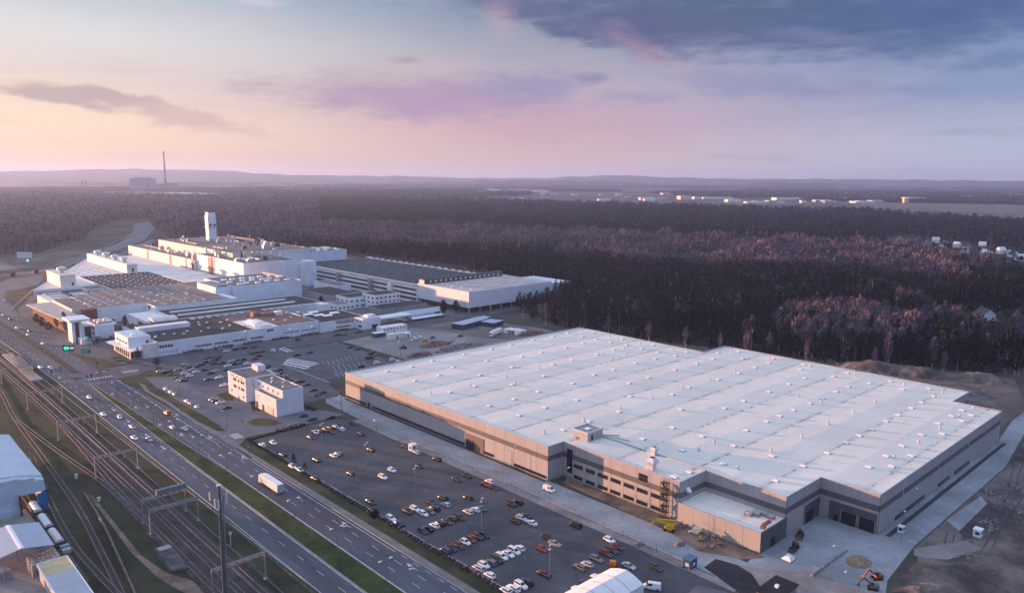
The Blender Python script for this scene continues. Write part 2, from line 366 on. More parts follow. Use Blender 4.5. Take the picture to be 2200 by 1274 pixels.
ground('yard', [(181, 60), (195.5, 60), (195.5, 342), (188, 342), (183.5, 334), (182, 300), (182.6, 180)], .065, CONC)
ground('kerb', [(182.2, 110), (182.5, 110), (183.0, 190), (182.9, 305), (182.5, 305), (182.6, 190)], .2, KERB)
ground('gravel_strip', [(193.6, 189), (195.4, 189), (195.4, 334), (193.6, 334)], .08, DARKGRAVEL)
ground('yard', [(181, 60), (205, 70), (216, 73.5), (244, 76), (341, 76), (412, 84), (440, 86), (440, 91), (412, 91), (374, 87), (243, 87), (243, 106.5), (219, 106.5), (202, 106.5), (195.6, 106)], .08, CONC)
ground('gravel_strip', [(244, 83.4), (372, 83.4), (372, 84.9), (244, 84.9)], .095, DARKGRAVEL)
ground('dirt_patch', [(203.7, 186), (198.6, 184), (197.0, 165), (195.6, 141), (193.6, 129), (190.5, 120), (196, 108), (202.6, 103.4), (203.7, 136)], .09, DIRT)
ground('yard', [(181, 60), (150, 60), (150, 78), (178, 82), (186, 93), (181, 108), (190, 112), (196, 100), (205, 90), (205, 66)], .085, CONCD)
ground('road', [(168, 108), (174, 109), (176.5, 101), (178, 82), (170, 80), (168, 95)], .10, ASPHL)
ground('road', [(183.5, 113), (190.5, 113.5), (192, 107), (190.5, 101.5), (183, 93), (178, 96)], .11, mat('fresh_tarmac', (.030, .030, .036), .9, .15, .2))
ground('back_lot', [(260, 411), (262, 455), (330, 462), (368, 462), (388, 440), (400, 395), (397, 375), (374, 340), (266, 340), (266, 387)], .075, mat('lot_concrete', (.24, .235, .235), .9, .25, .03, detail=9))
ground('back_lot', [(330, 461), (345, 400), (350, 381), (374, 352), (395, 376), (398, 395), (386, 438), (368, 461)], .09, mat('lot_dirt', (.17, .15, .14), .95, .3, .05, detail=9))
ground('grass_verge', [(258, 380), (266, 389), (264.5, 428), (263.5, 455), (260.5, 455), (260, 428)], .2, ROUGH)
ground('apron', [(150, 200), (150, 201), (151, 201)], .01, CONC); bpy.data.objects.remove(C.objects[-1])
ground('factory_yard', [(131, 486), (156, 488), (262, 472), (335, 478), (412, 472), (470, 476), (540, 490), (540, 560), (500, 840), (480, 1020), (300, 1080), (254, 1070), (141, 795), (112, 720), (116, 545)], .04, mat('yard_asphalt', (.13, .125, .13), .9, .2, .03, detail=8))
# railway corridor
for xc, yA, yB in ((81.6, -60, 1050), (77.0, -60, 1050), (72.4, -60, 300)):
    w = lambda d: (lambda y: xc + d)
    strip('ballast_bed', w(-2.3), w(2.3), yA, yB, .34, BALLAST, base=.03)
RAIL = mat('rail_steel', (.22, .20, .21), .6, .2, .5)
SLEEP = mat('concrete_sleeper', (.115, .10, .10), .9, .2, .6)
def rail_track(pts, label, y_sleep=None, group='railway tracks'):
    pts = [Vector((p[0], p[1], 0)) for p in pts]; t = thing('railway_track', label, 'railway track', (pts[0].x, pts[0].y, 0), group=group)
    nn = [(pts[min(i + 1, len(pts) - 1)] - pts[max(i - 1, 0)]).normalized() for i in range(len(pts))]; side = [Vector((d.y, -d.x, 0)) for d in nn]
    for sg in (-.75, .75):
        mb = MB()
        for a, b, u, v in zip(pts, pts[1:], side, side[1:]): mb.beam(a + u * sg + Vector((0, 0, .52)), b + v * sg + Vector((0, 0, .52)), .13, .16)
        part(t, 'rail', mb, RAIL)
    mb = MB()
    for a, b, u in zip(pts, pts[1:], side):
        L = (b - a).length; n = int(L / .8)
        for k in range(n):
            c = a + (b - a) * (k / n) + Vector((0, 0, .36)); 
            if c.y < 330: mb.beam(c - u * 1.25, c + u * 1.25, .26, .14)
    tag(part(t, 'sleepers', mb, SLEEP), kind='stuff')
def along(x, y0, y1, n=24): return [(x + bend(y0 + (y1 - y0) * i / n), y0 + (y1 - y0) * i / n) for i in range(n + 1)]
rail_track(along(81.6, -40, 1000), 'main railway track nearest the highway kerb')
rail_track(along(77.0, -40, 1000), 'main railway track second from the highway kerb')
rail_track([(72.4, -40), (72.4, 210), (72.6, 260), (73.4, 300), (75, 345), (76.6, 390)], 'branch track joining the main line by the concrete bunker')
def sm(pts, n=6):
    o = []
    for i in range(len(pts) - 1):
        p0, p1, p2, p3 = (np.array(pts[max(i - 1, 0)]), np.array(pts[i]), np.array(pts[i + 1]), np.array(pts[min(i + 2, len(pts) - 1)]))
        for k in range(n):
            t = k / n; o.append(tuple(.5 * (2 * p1 + (p2 - p0) * t + (2 * p0 - 5 * p1 + 4 * p2 - p3) * t * t + (3 * p1 - p0 - 3 * p2 + p3) * t ** 3)))
    return o + [tuple(pts[-1])]
rail_track(sm([(71, 560), (66, 460), (62.6, 408), (60.6, 340), (58.6, 281), (55.4, 240), (53.0, 213), (50, 180), (46, 120)]), 'siding track curving past the pale blue shed, nearer the main line')
rail_track(sm([(57.5, 345), (54.6, 313), (52, 281), (50.6, 250), (51.4, 225), (52.2, 205), (50, 170)]), 'siding track merging beside the open freight wagons')
rail_track(sm([(47.4, 350), (47.2, 300), (47.2, 250), (47.2, 225)]), 'siding track under the freight wagons at the shed wall')
rail_track(sm([(62.4, 408), (66.5, 350), (71, 300), (72.2, 262)]), 'crossover track linking the siding to the branch line')
ground('sand_track', [(64.2, 290), (65.4, 290), (64.6, 255), (64.0, 232), (66, 216), (70.6, 205), (74, 192), (70, 188), (66.5, 199), (63.4, 214), (62.4, 235), (63.4, 260)], .05, DIRT)
BUNK = thing('concrete_bunker', 'low grey concrete slab ramp beside the branch railway track', 'bunker', (69.5, 221, 0))
part(BUNK, 'slab', MB().loft([[(67.3, 231, .0), (72.4, 230.4, 0), (72.2, 230, 1.4), (67.6, 230.6, 1.4)], [(66.9, 215, 0), (71.6, 213, 0), (71.4, 213, .9), (67.2, 215, .9)]]), mat('weathered_slab', (.10, .105, .11), .95, .4, .3, detail=8))
part(BUNK, 'cover', MB().box(68, 71.6, 227.4, 230.1, 1.42, 1.62), CONC)
W0 = thing('retaining_wall', 'long low weathered concrete wall beside the curving siding', 'retaining wall', (60, 250, 0))
wl = sm([(63.3, 291), (61.4, 262), (58.6, 236), (55.7, 211), (52.6, 190)])
mb = MB()
for a, b in zip(wl, wl[1:]): mb.beam((*a, .6), (*b, .6), .5, 1.2)
part(W0, 'wall', mb, mat('old_concrete', (.15, .135, .125), .95, .25, .4))

# ------------------------------------------------------------------ the big warehouse
FAC = mat('grey_cladding', (.385, .365, .37), .55, .06, .15, stretch=(1, 1, .05))
FACD = mat('dark_cladding', (.135, .125, .128), .55, .06, .15)
FACK = mat('charcoal_cladding', (.10, .10, .11), .6, .1, .2)
JOINT = mat('joint_sealant', (.20, .18, .18), .9)
BLACK = mat('dark_glazing', (.020, .022, .028), .15, spec=.5)
SHUT = mat('shutter_black', (.022, .023, .026), .6)
TRIM = mat('parapet_trim', (.50, .52, .58), .5, metal=.2)
ROOFW = bpy.data.materials.new('white_membrane'); ROOFW.use_nodes = True; k = Nodes(ROOFW.node_tree)
pos = k.n.new('ShaderNodeNewGeometry').outputs['Position']; sp = k.n.new('ShaderNodeSeparateXYZ'); k.l.new(pos, sp.inputs[0]); X_, Y_ = sp.outputs[0], sp.outputs[1]
ym = k.math('ABSOLUTE', k.math('SUBTRACT', k.math('PINGPONG', k.math('SUBTRACT', Y_, 92.0), 12.0), 0.0))
nA = k.noise(k.comb(k.math('MULTIPLY', X_, .9), k.math('MULTIPLY', Y_, .25)), .35, 6, .7)
dash = k.math('MULTIPLY', k.step(ym, .7, .3), k.step(nA, .49, .55))
halo = k.math('MULTIPLY', k.step(ym, 2.6, .2), k.step(k.noise(pos, .07, 6, .6), .42, .62))
lx = k.math('PINGPONG', X_, 3.0); ly = k.math('PINGPONG', Y_, 9.0)
seam = k.math('MAXIMUM', k.step(lx, .10, .04), k.step(ly, .10, .04))
b = k.mix(k.step(k.noise(pos, .035, 7, .6), .3, .7), (.73, .69, .62), (.82, .78, .70))
b = k.mix(k.math('MULTIPLY', halo, .42), b, (.42, .38, .37)); pud = k.math('MULTIPLY', k.step(k.noise(pos, .11, 8, .7), .58, .66), .30); b = k.mix(pud, b, (.50, .48, .46)); grime = k.math('MULTIPLY', k.step(k.noise(k.comb(k.math('MULTIPLY', X_, .06), k.math('MULTIPLY', Y_, .5)), .5, 7, .7), .52, .70), .25); b = k.mix(grime, b, (.50, .48, .47)); b = k.mix(k.math('MULTIPLY', seam, .30), b, (.45, .44, .46)); b = k.mix(k.math('MULTIPLY', dash, .75), b, (.30, .28, .29))
k.l.new(b, k.n['Principled BSDF'].inputs['Base Color']); k.n['Principled BSDF'].inputs['Roughness'].default_value = .75; k.n['Principled BSDF'].inputs['Specular IOR Level'].default_value = .2

WH = thing('warehouse', 'huge grey warehouse with a white flat roof full of skylights', 'warehouse', (285, 210, 0))
CORN = [(195.5, 334.6), (195.5, 189), (203.8, 189), (203.8, 136.1), (219.2, 136.1), (219.2, 106.5), (243, 106.5), (243, 87), (374, 87), (374, 106.5), (397.4, 106.5), (397.4, 238), (374, 238), (374, 334.6)]
TOP = 13.5
def panel_wall(mb, a, b, bands, w=6.0):
    """cladding panels with open joints on the outside of a->b (footprint runs clockwise from above: outside on the right)"""
    a, b = Vector((*a, 0)), Vector((*b, 0)); d = b - a; L = d.length; d.normalize(); nrm = Vector((d.y, -d.x, 0)); nrm = -nrm
    n = max(1, round(L / w)); 
    for i in range(n):
        p, q = a + d * (L * i / n + (.05 if i else 0)), a + d * (L * (i + 1) / n - (.05 if i < n - 1 else 0))
        for z0, z1, m in bands:
            if z1 <= z0: continue
            o = nrm * .10
            mb.face([p + o + Vector((0, 0, z0)), q + o + Vector((0, 0, z0)), q + o + Vector((0, 0, z1)), p + o + Vector((0, 0, z1))], m)
    q, p = b, a
    mb.face([a + nrm * .03, b + nrm * .03, b + nrm * .03 + Vector((0, 0, TOP)), a + nrm * .03 + Vector((0, 0, TOP))], 2)
BANDS = [(.05, 7.7, 0), (7.7, 9.7, 1), (9.7, TOP, 0)]
# orientation: CORN walks with the building on its left when going +.. ; test each edge by sampling
mb = MB()
def outward(a, b):
    mx, my = (a[0] + b[0]) / 2, (a[1] + b[1]) / 2; dx, dy = b[0] - a[0], b[1] - a[1]; L = math.hypot(dx, dy)
    return not inside(mx - dy / L, my + dx / L, CORN)
for i in range(len(CORN)):
    a, b = CORN[i], CORN[(i + 1) % len(CORN)]
    if not outward(a, b): a, b = b, a
    panel_wall(mb, a, b, BANDS)
part(WH, 'wall', mb, [FAC, FACD, JOINT])
def xr(y): return (243 if y < 106.5 else 219.2 if y < 136.1 else 203.8 if y < 189 else 195.5, 374 if y < 106.5 or y > 238 else 397.4)
cuts = sorted(set([87, 106.5, 136.1, 189, 238, 334.6] + [92 + 12 * k for k in range(21) if 87 < 92 + 12 * k < 334.6]))
rz = lambda y: 13.1 + .24 * (1 - abs(((y - 92) / 12) % 2 - 1) if False else abs((((y - 92) / 24) % 1) * 2 - 1) * -1 + 1)
mb = MB()
for y0, y1 in zip(cuts, cuts[1:]):
    a, b = xr((y0 + y1) / 2); mb.face([(a, y0, rz(y0)), (b, y0, rz(y0)), (b, y1, rz(y1)), (a, y1, rz(y1))])
part(WH, 'roof', mb, ROOFW)
mb = MB()
for i in range(len(CORN)):
    a, b = CORN[i], CORN[(i + 1) % len(CORN)]; dx, dy = (b[0] - a[0]), (b[1] - a[1]); L = math.hypot(dx, dy); ux, uy = dx / L * .12, dy / L * .12
    mb.beam((a[0] - ux, a[1] - uy, TOP + .04), (b[0] + ux, b[1] + uy, TOP + .04), .36, .16)
part(WH, 'parapet', mb, TRIM)
mb = MB()
for i in range(len(CORN)):
    a, b = CORN[i], CORN[(i + 1) % len(CORN)]; mb.beam((*a, .35), (*b, .35), .5, .7)
part(WH, 'plinth', mb, mat('plinth_concrete', (.30, .29, .29), .9, .15, .3))
SKY = [214.1,139.2,213.4,198.1,213.3,223.6,212.9,242.3,213.1,270.4,212.9,297.9,213.1,322.4,229.3,115.5,229.4,135.5,229.4,152.7,228.9,170.5,229.2,198.3,229.2,223.8,228.2,242.6,228.5,270.5,228.2,298.4,228.1,321.9,244.8,243.5,244.2,260.9,244.2,285.2,244.2,306.9,244.2,325.1,248.6,115.5,249.0,127.4,248.6,142.9,248.8,156.8,248.8,170.6,248.6,198.3,248.1,222.2,264.7,99.4,271.5,94.3,267.6,115.5,267.7,148.7,271.5,182.5,271.3,209.9,267.5,242.6,267.1,261.9,267.6,286.1,267.2,305.9,267.3,325.9,280.3,99.5,283.2,115.5,284.2,148.9,287.7,93.6,287.5,170.7,287.9,198.5,288.2,224.1,287.5,246.2,287.5,275.2,287.5,299.5,287.0,325.0,295.9,99.7,295.6,115.6,295.2,148.9,303.5,170.7,303.9,200.3,303.8,224.1,303.0,246.0,303.1,275.7,303.3,299.7,303.0,325.4,314.9,99.4,306.6,115.4,307.5,148.9,322.4,94.2,322.5,115.7,322.7,148.9,323.2,247.4,323.2,274.6,323.0,298.7,322.7,326.3,334.8,115.6,334.2,148.7,326.4,170.8,326.8,198.5,326.9,224.4,335.2,99.8,339.4,246.3,339.6,276.1,339.4,300.0,339.8,325.8,346.3,94.3,350.1,99.4,349.9,115.6,350.1,149.3,346.1,170.9,346.2,198.5,346.7,224.2,354.1,243.0,354.1,255.1,353.9,266.7,354.7,278.7,354.1,290.5,354.4,302.4,353.9,313.4,354.6,326.9,358.0,94.2,362.5,99.2,362.2,115.6,362.9,149.1,362.6,171.0,363.1,198.8,363.2,224.4,366.6,244.1,366.8,268.0,366.7,291.6,366.8,315.7,377.2,115.6,378.4,129.6,377.4,144.9,377.4,162.9,377.9,180.8,378.2,198.9,377.0,214.2,378.0,230.5,389.0,121.4,389.4,139.4,389.7,161.0,389.5,184.6,390.0,202.7,390.0,224.3]
SKY = sorted(zip(SKY[::2], SKY[1::2]), key=lambda p: math.hypot(*p))
DOME = mat('skylight_dome', (.86, .87, .90), .3, spec=.5); UPST = mat('skylight_upstand', (.42, .42, .45), .6)
def skylight(mb, x, y, z, w=2.1, l=2.1, dm=0, um=1):
    mb.box(x - w / 2, x + w / 2, y - l / 2, y + l / 2, z - .1, z + .42, um)
    mb.loft([[(x - w * .54, y - l * .54, z + .42), (x + w * .54, y - l * .54, z + .42), (x + w * .54, y + l * .54, z + .42), (x - w * .54, y + l * .54, z + .42)], [(x - w * .36, y - l * .36, z + .68), (x + w * .36, y - l * .36, z + .68), (x + w * .36, y + l * .36, z + .68), (x - w * .36, y + l * .36, z + .68)]], dm)
mb = MB(); skylight(mb, 0, 0, 0); sky0 = None
for x, y in SKY[:96]:
    if sky0 is None: sky0 = o = link('skylight', mb, [DOME, UPST], WH, off=(0, 0, 0))
    else: o = sky0.copy(); C.objects.link(o)
    o.location = Vector((x, y, rz(y))) - WH.location
mb = MB()
for x, y in SKY[96:]: skylight(mb, x, y, rz(y))
tag(part(WH, 'skylights', mb, [DOME, UPST]), kind='stuff')
# roof vents: short pipe with a cowl
VENT = mat('vent_metal', (.62, .62, .66), .4, metal=.4)
A = win(700, 680, 3.538); B = win(1200, 680, 3.538); D3 = win(1700, 720, 4.246)
vp = [A(*p) for p in ((1098, 525), (797, 590), (1372, 460), (1620, 398), (1440, 505), (1660, 888), (1960, 795))] + [B(*p) for p in ((172, 120), (388, 158), (618, 208), (868, 260), (330, 283), (402, 325), (495, 240), (508, 297), (190, 790), (467, 700), (712, 622), (938, 548), (1148, 484), (1340, 420), (1312, 270), (1600, 325), (1183, 960), (1065, 1018), (1363, 1160), (1617, 1030), (1847, 920), (2050, 822), (1818, 606), (1998, 660), (1915, 380))] + [D3(*p) for p in ((173, 295), (582, 370), (1030, 458), (1380, 530), (1660, 670), (1535, 745), (1355, 860), (1160, 985), (940, 1120), (765, 612), (567, 710), (340, 815), (95, 935))]
v0 = None
mb = MB().tube((0, 0, -.1), (0, 0, 1.1), .28, n=10).tube((0, 0, 1.15), (0, 0, 1.32), .62, .62, n=12).tube((0, 0, 1.32), (0, 0, 1.5), .62, .2, n=12).box(-.5, .5, -.5, .5, -.1, .2)
for p in vp:
    x, y = G(*p, 13.35)
    if not inside(x, y, CORN): continue
    if v0 is None: v0 = o = link('roof_vent', mb, VENT, WH, off=(0, 0, 0))
    else: o = v0.copy(); C.objects.link(o)
    o.location = Vector((x, y, rz(y))) - WH.location
# long facade, X = 195.5 (faces -X)
def slab_x(name, x, y0, y1, z0, z1, m, t=.12, parent=WH): return part(parent, name, MB().box(x - t, x + .02, y0, y1, z0, z1), m)
def slab_y(name, y, x0, x1, z0, z1, m, t=.12, parent=WH): return part(parent, name, MB().box(x0, x1, y - t, y + .02, z0, z1), m)
FX = 195.36
for y0, y1 in ((315, 333.8), (238.2, 309.6), (220, 225.6), (190.2, 207.4)): slab_x('ribbon_window', FX, y0, y1, .7, 1.75, BLACK, .30)
part(WH, 'portal_panel', MB().box(FX - .18, FX + .02, 225.8, 237.4, .1, 6.5), mat('brown_panel', (.16, .13, .115), .6))
slab_x('entrance_door', FX - .17, 231.8, 236.8, .1, 4.2, SHUT); slab_x('door', FX, 311.6, 313.6, .1, 2.5, SHUT, .2); slab_x('door', FX - .17, 228.4, 229.6, .1, 2.4, SHUT)
OX = 203.68
for cols, z0, z1 in (((183.3, 177.3, 171.4, 165.5, 159.4, 153.6, 147.5), 5.05, 6.35), ((183.2, 177.3, 171.4, 165.5, 159.4, 153.6, 147.5), .75, 1.95)):
    for yc in cols:
        w = part(WH, 'window', MB().box(OX - .16, OX + .02, yc - 4.4, yc, z0 - .1, z1 + .1), FACD)
        mbp = MB()
        for j in range(4): mbp.box(OX - .22, OX - .13, yc - 4.3 + j * 1.07, yc - 4.3 + j * 1.07 + .95, z0, z1)
        o = part(WH, 'pane', mbp, BLACK); o.parent = w
        o.location = -Vector(WH.location) * 0
w = part(WH, 'window', MB().box(OX - .16, OX + .02, 149.4, 153.0, 9.3, 11.9), FACD)
mbp = MB()
for a in (149.55, 151.3):
    for zq in (9.4, 10.7): mbp.box(OX - .22, OX - .13, a, a + 1.6, zq, zq + 1.15)
o = part(WH, 'pane', mbp, BLACK); o.parent = w
slab_x('tall_window', OX, 184.2, 186.8, 2.2, 11.4, BLACK, .2)
# scaffold stair tower
ST = thing('scaffold_tower', 'rusty scaffold stair tower against the lit office front of the warehouse', 'scaffold', (202.4, 140.9, 0))
STEEL = mat('rusty_steel', (.085, .06, .05), .7, .3, 1.5)
mb = MB()
for x in (201.5, 203.2):
    for y in (139.8, 142.2): mb.beam((x, y, 0), (x, y, 12.6), .14)
part(ST, 'frame', mb, STEEL)
mb = MB()
for k in range(6):
    z = 2.05 * (k + 1); mb.box(201.4, 203.3, 139.7, 142.3, z - .08, z)
part(ST, 'platform', mb, STEEL)
mb = MB()
for k in range(6):
    z = 2.05 * k; a, c = (139.9, 142.1) if k % 2 else (142.1, 139.9); mb.beam((202, a, z), (202, c, z + 2.0), .8, .1)
    for x in (201.45, 203.25):
        for dz in (.6, 1.1): mb.beam((x, 139.8, z + 2.05 + dz), (x, 142.2, z + 2.05 + dz), .06)
    mb.beam((201.5, 139.8, z), (201.5, 142.2, z + 2), .05); mb.beam((201.5, 139.8, z + 1.0), (203.2, 139.8, z + 2.6), .05)
part(ST, 'stair_flight', mb, STEEL)
# low annex with its sunken white roof
AN = CORN
mb = MB()
for a, b, bands in (((203.0, 105.9), (203.0, 136.0), [(.05, 6.6, 0)]), ((219.1, 105.9), (203.0, 105.9), [(.05, 6.6, 1)])): panel_wall(mb, b, a, [(0.05, 6.6, bands[0][2])]) if False else None
def flat_panels(mb, ax, fixed, lo, hi, z0, z1, m, sgn, n):
    for i in range(n):
        p, qv = lo + (hi - lo) * i / n + .04, lo + (hi - lo) * (i + 1) / n - .04
        if ax == 'x': mb.box(*(sorted((fixed, fixed + sgn * .12))), p, qv, z0, z1, m)
        else: mb.box(p, qv, *(sorted((fixed, fixed + sgn * .12))), z0, z1, m)
mb.box(203.1, 219.0, 106.0, 136.0, .04, 6.1, 2)
mb.box(203.1, 203.5, 106.0, 136.0, 6.1, 6.75, 0); mb.box(203.5, 219.0, 106.0, 106.4, 6.1, 6.75, 1)
flat_panels(mb, 'x', 203.1, 106.0, 136.0, .3, 6.78, 0, -1, 5); flat_panels(mb, 'y', 106.0, 203.0, 219.1, .3, 6.78, 1, -1, 3)
part(WH, 'annex_wall', mb, [FAC, FACK, JOINT])
part(WH, 'annex_roof', MB().face([(203.5, 106.4, 6.2), (219.1, 106.4, 6.2), (219.1, 136, 6.2), (203.5, 136, 6.2)]), ROOFW)
slab_y('door', 105.88, 209.2, 211.8, .3, 3.2, SHUT)
# dock corner
part(WH, 'dock_panel', MB().box(242.72, 242.9, 87.4, 103.0, .1, 6.7), FACK)
for y0, y1 in ((93.8, 98.8), (87.9, 92.9)):
    d = part(WH, 'dock_door', MB().box(242.6, 242.74, y0, y1, .1, 4.2), SHUT)
    for s_ in (y0 - .25, y1): slab_x('door_post', 242.74, s_, s_ + .25, .1, 4.4, CONC, .25)
slab_x('door', 242.74, 99.8, 101.2, .1, 2.3, SHUT)
slab_y('dock_panel', 106.36, 232, 242.6, .1, 6.6, FACK, .14); slab_y('door', 106.24, 233.4, 238, .1, 3.9, SHUT)
for x0, x1 in ((257, 283.5), (298, 309.5), (316, 333)): slab_y('ribbon_window', 86.86, x0, x1, .6, 1.7, BLACK, .3)
for x in (262, 296, 330, 352): slab_y('downpipe', 86.86, x, x + .5, 7.4, 9.9, FAC, .2)
# roof house, chimneys, pipes on the roof
PH = part(WH, 'roof_house', MB().box(210.4, 219.2, 182.6, 190.4, 13.1, 16.4, 0).box(210.2, 219.4, 182.4, 182.9, 16.4, 17, 1).box(210.2, 219.4, 190.1, 190.6, 16.4, 17, 1).box(210.2, 210.7, 182.9, 190.1, 16.4, 17, 1).box(218.9, 219.4, 182.9, 190.1, 16.4, 17, 1), [FAC, TRIM])
mb = MB(); skylight(mb, 214.8, 186.4, 16.4); o = part(WH, 'skylight', mb, [DOME, UPST]); o.parent = PH
o = part(WH, 'door', MB().box(212.4, 213.4, 182.48, 182.66, 13.5, 15.6), SHUT); o.parent = PH
for x, y, s_ in ((206.4, 149.4, 1.0), (218.2, 157.3, .72)):
    w_ = 1.0 * s_; c_ = 1.7 * s_
    sq = lambda r, z: [(x - r, y - r, z), (x + r, y - r, z), (x + r, y + r, z), (x - r, y + r, z)]
    part(WH, 'roof_cowl', MB().box(x - w_, x + w_, y - w_, y + w_, 13, 13.3 + 1.7 * s_).loft([sq(w_, 13.3 + 1.7 * s_), sq(c_, 13.3 + 2.9 * s_), sq(c_, 13.3 + 3.2 * s_), sq(w_ * .8, 13.3 + 4.4 * s_)]), VENT)
    part(WH, 'cowl_grille', MB().box(x - w_ * .7, x + w_ * .7, y - w_ * .7, y + w_ * .7, 13.3 + 4.4 * s_, 13.4 + 4.42 * s_), SHUT)
mb = MB().beam((219.3, 136.3, 13.5), (219.3, 182.4, 13.5), .35, .5).tube((219, 184, 14.0), (224, 178, 13.9), .25).tube((219, 182, 14.2), (222.5, 172, 13.8), .2)
part(WH, 'roof_pipe', mb, UPST)
part(WH, 'roof_skylight', MB().box(205.6, 207.8, 139.0, 141.2, 13.3, 13.9), DOME)
part(WH, 'wall_hood', MB().loft([[(207.2, 135.9, 9.2), (208.8, 135.9, 9.2), (208.8, 135.9, 10.6), (207.2, 135.9, 10.6)], [(207.2, 134.6, 9.2), (208.8, 134.6, 9.2), (208.8, 134.9, 9.8), (207.2, 134.9, 9.8)]]), DOME)
# ------------------------------------------------------------------ the older factory behind the car parks
WHITEW = mat('white_sheet_wall', (.79, .81, .85), .6, .07, .12, stretch=(1, 1, .08))
CREAM = mat('cream_wall', (.72, .68, .66), .7, .08, .15)
BLUEW = mat('pale_blue_wall', (.70, .77, .85), .6, .08, .1)
GREYW = mat('grey_render', (.30, .30, .32), .8, .12, .15)
TAR = mat('tar_roof', (.042, .043, .048), .85, .2, .06, detail=8)
TARB = mat('blue_black_roof', (.045, .056, .072), .8, .2, .05, detail=8)
GREYR = mat('grey_felt_roof', (.20, .175, .175), .85, .25, .05, detail=8)
REDR = mat('rust_red_roof', (.20, .125, .10), .85, .2, .08, detail=8)
WHITER = mat('white_felt_roof', (.74, .72, .70), .8, .14, .05, detail=8)
BEIGER = mat('beige_roof', (.52, .46, .43), .8, .15, .06, detail=8)
BRICKR = mat('red_brick', (.20, .085, .065), .9, .2, .8)
GLASSB = mat('band_window', (.035, .042, .055), .2, spec=.5)
WFR = mat('window_white', (.60, .62, .66), .5)
def block(root, name, x0, x1, y0, y1, z0, z1, wall, roof, par=.5, rname='roof'):
    """walls with a parapet, and the roof deck sunk behind it"""
    t = .35
    w = part(root, name, MB().box(x0, x1, y0, y1, z0, z1 - par, 0).box(x0, x0 + t, y0, y1, z1 - par, z1, 0).box(x1 - t, x1, y0, y1, z1 - par, z1, 0).box(x0 + t, x1 - t, y0, y0 + t, z1 - par, z1, 0).box(x0 + t, x1 - t, y1 - t, y1, z1 - par, z1, 0), wall)
    r = part(root, rname, MB().box(x0 + t, x1 - t, y0 + t, y1 - t, z1 - par, z1 - par + .06), roof)
    return w, r
def rooflights(root, pts, z, w=1.8, l=1.8, name='skylight', m=None, dome=True):
    mb = MB()
    if dome: skylight(mb, 0, 0, 0, w, l)
    else: mb.box(-w / 2, w / 2, -l / 2, l / 2, -.1, .45)
    first = None; extra = []
    for k, (x, y) in enumerate(pts):
        if first is None: first = o = link(name, mb, m or [DOME, UPST], root, off=(0, 0, 0))
        else: o = first.copy(); C.objects.link(o)
        o.location = Vector((x, y, z)) - Vector(root.location)
def grid(x0, x1, nx, y0, y1, ny, jit=.6): return [(x0 + (x1 - x0) * (i + .5) / nx + rnd.uniform(-jit, jit), y0 + (y1 - y0) * (j + .5) / ny + rnd.uniform(-jit, jit)) for i in range(nx) for j in range(ny)]
def wins_y(root, y, xs, w, z0, z1, m=GLASSB, name='window', d=.12):
    for x in xs: part(root, name, MB().box(x, x + w, y - d, y + .05, z0, z1), m)
def wins_x(root, x, ys, w, z0, z1, m=GLASSB, name='window', d=.12):
    for y in ys: part(root, name, MB().box(x - d, x + .05, y, y + w, z0, z1), m)

# front hall facing the side road
F1 = thing('factory_hall', 'long low front hall with pale panels and a dark and rust red roof', 'factory hall', (210, 525, 0))
mb = MB().box(155, 267, 492.2, 565, 0, 8.4, 1)
js = [155, 165.1, 177, 188.8, 200.7, 212.6, 224.8, 238, 252.5, 267]
for a, b in zip(js, js[1:]): mb.box(a + .12, b - .12, 492, 492.25, .2, 9)
mb.box(155, 267, 492.25, 492.6, 8.4, 9, 1); mb.box(155, 155.4, 492.6, 560, 8.4, 9); mb.box(266.6, 267, 492.6, 540, 8.4, 9)
part(F1, 'wall', mb, [BLUEW, WHITEW])
part(F1, 'roof', MB().box(155.4, 219, 492.6, 565, 8.4, 8.5), TAR); part(F1, 'roof', MB().box(219, 237, 492.6, 530, 8.4, 8.7), WHITER); part(F1, 'roof', MB().box(237, 266.6, 492.6, 548, 8.4, 8.6), REDR); part(F1, 'roof', MB().box(219, 267, 530, 565, 8.4, 8.52), REDR)
wins_y(F1, 492, [178 + 1.55 * k for k in range(30) if abs((178 + 1.55 * k) - 188.8) > 1.3 and abs(178 + 1.55 * k - 200.7) > 1.2 and abs(178 + 1.55 * k - 212.6) > 1.2], 1.15, 2.5, 3.7)
wins_y(F1, 492, [155.6 + 1.7 * k for k in range(5)], 1.3, 5.2, 7.0); wins_y(F1, 492, [155.6 + 1.9 * k for k in range(6)], 1.2, 1.6, 3.2, mat('lit_pane', (.5, .56, .65), .3))
for x0, x1 in ((239, 251), (254, 265)): wins_y(F1, 492, [x0], x1 - x0, 3.0, 4.1, mat('pale_band', (.30, .36, .44), .4), 'window_band')
wins_y(F1, 492, [227.2, 229.7], 2.0, 6.2, 7.6)
pts = [(p[0], p[1]) for p in ([G(*win(320, 570, 7.323)(a, b), 8.6) for a, b in ((450, 985), (575, 948), (600, 1040), (400, 1082), (550, 1080), (235, 1085), (105, 1120), (95, 1140), (795, 940), (935, 992), (820, 1042), (910, 905), (1130, 900), (1235, 863), (1165, 995), (1275, 948), (1495, 952), (1595, 905), (780, 903))])]
rooflights(F1, pts, 8.5, 1.5, 1.5)
rooflights(F1, [G(*win(560, 600, 7.323)(a, b), 8.7)[:2] for a, b in ((115, 562), (320, 555), (412, 522), (595, 517), (475, 600), (390, 645), (205, 635), (690, 603), (750, 560))], 8.6, 1.8, 1.8)
for k in range(16): part(F1, 'roof_light', MB().box(200 + 6.1 * k, 203.6 + 6.1 * k, 557.4, 563.6, 8.5, 9.0), mat('ribbed_glass', (.34, .38, .44), .4)) if abs(k - 7.4) > 1 else None
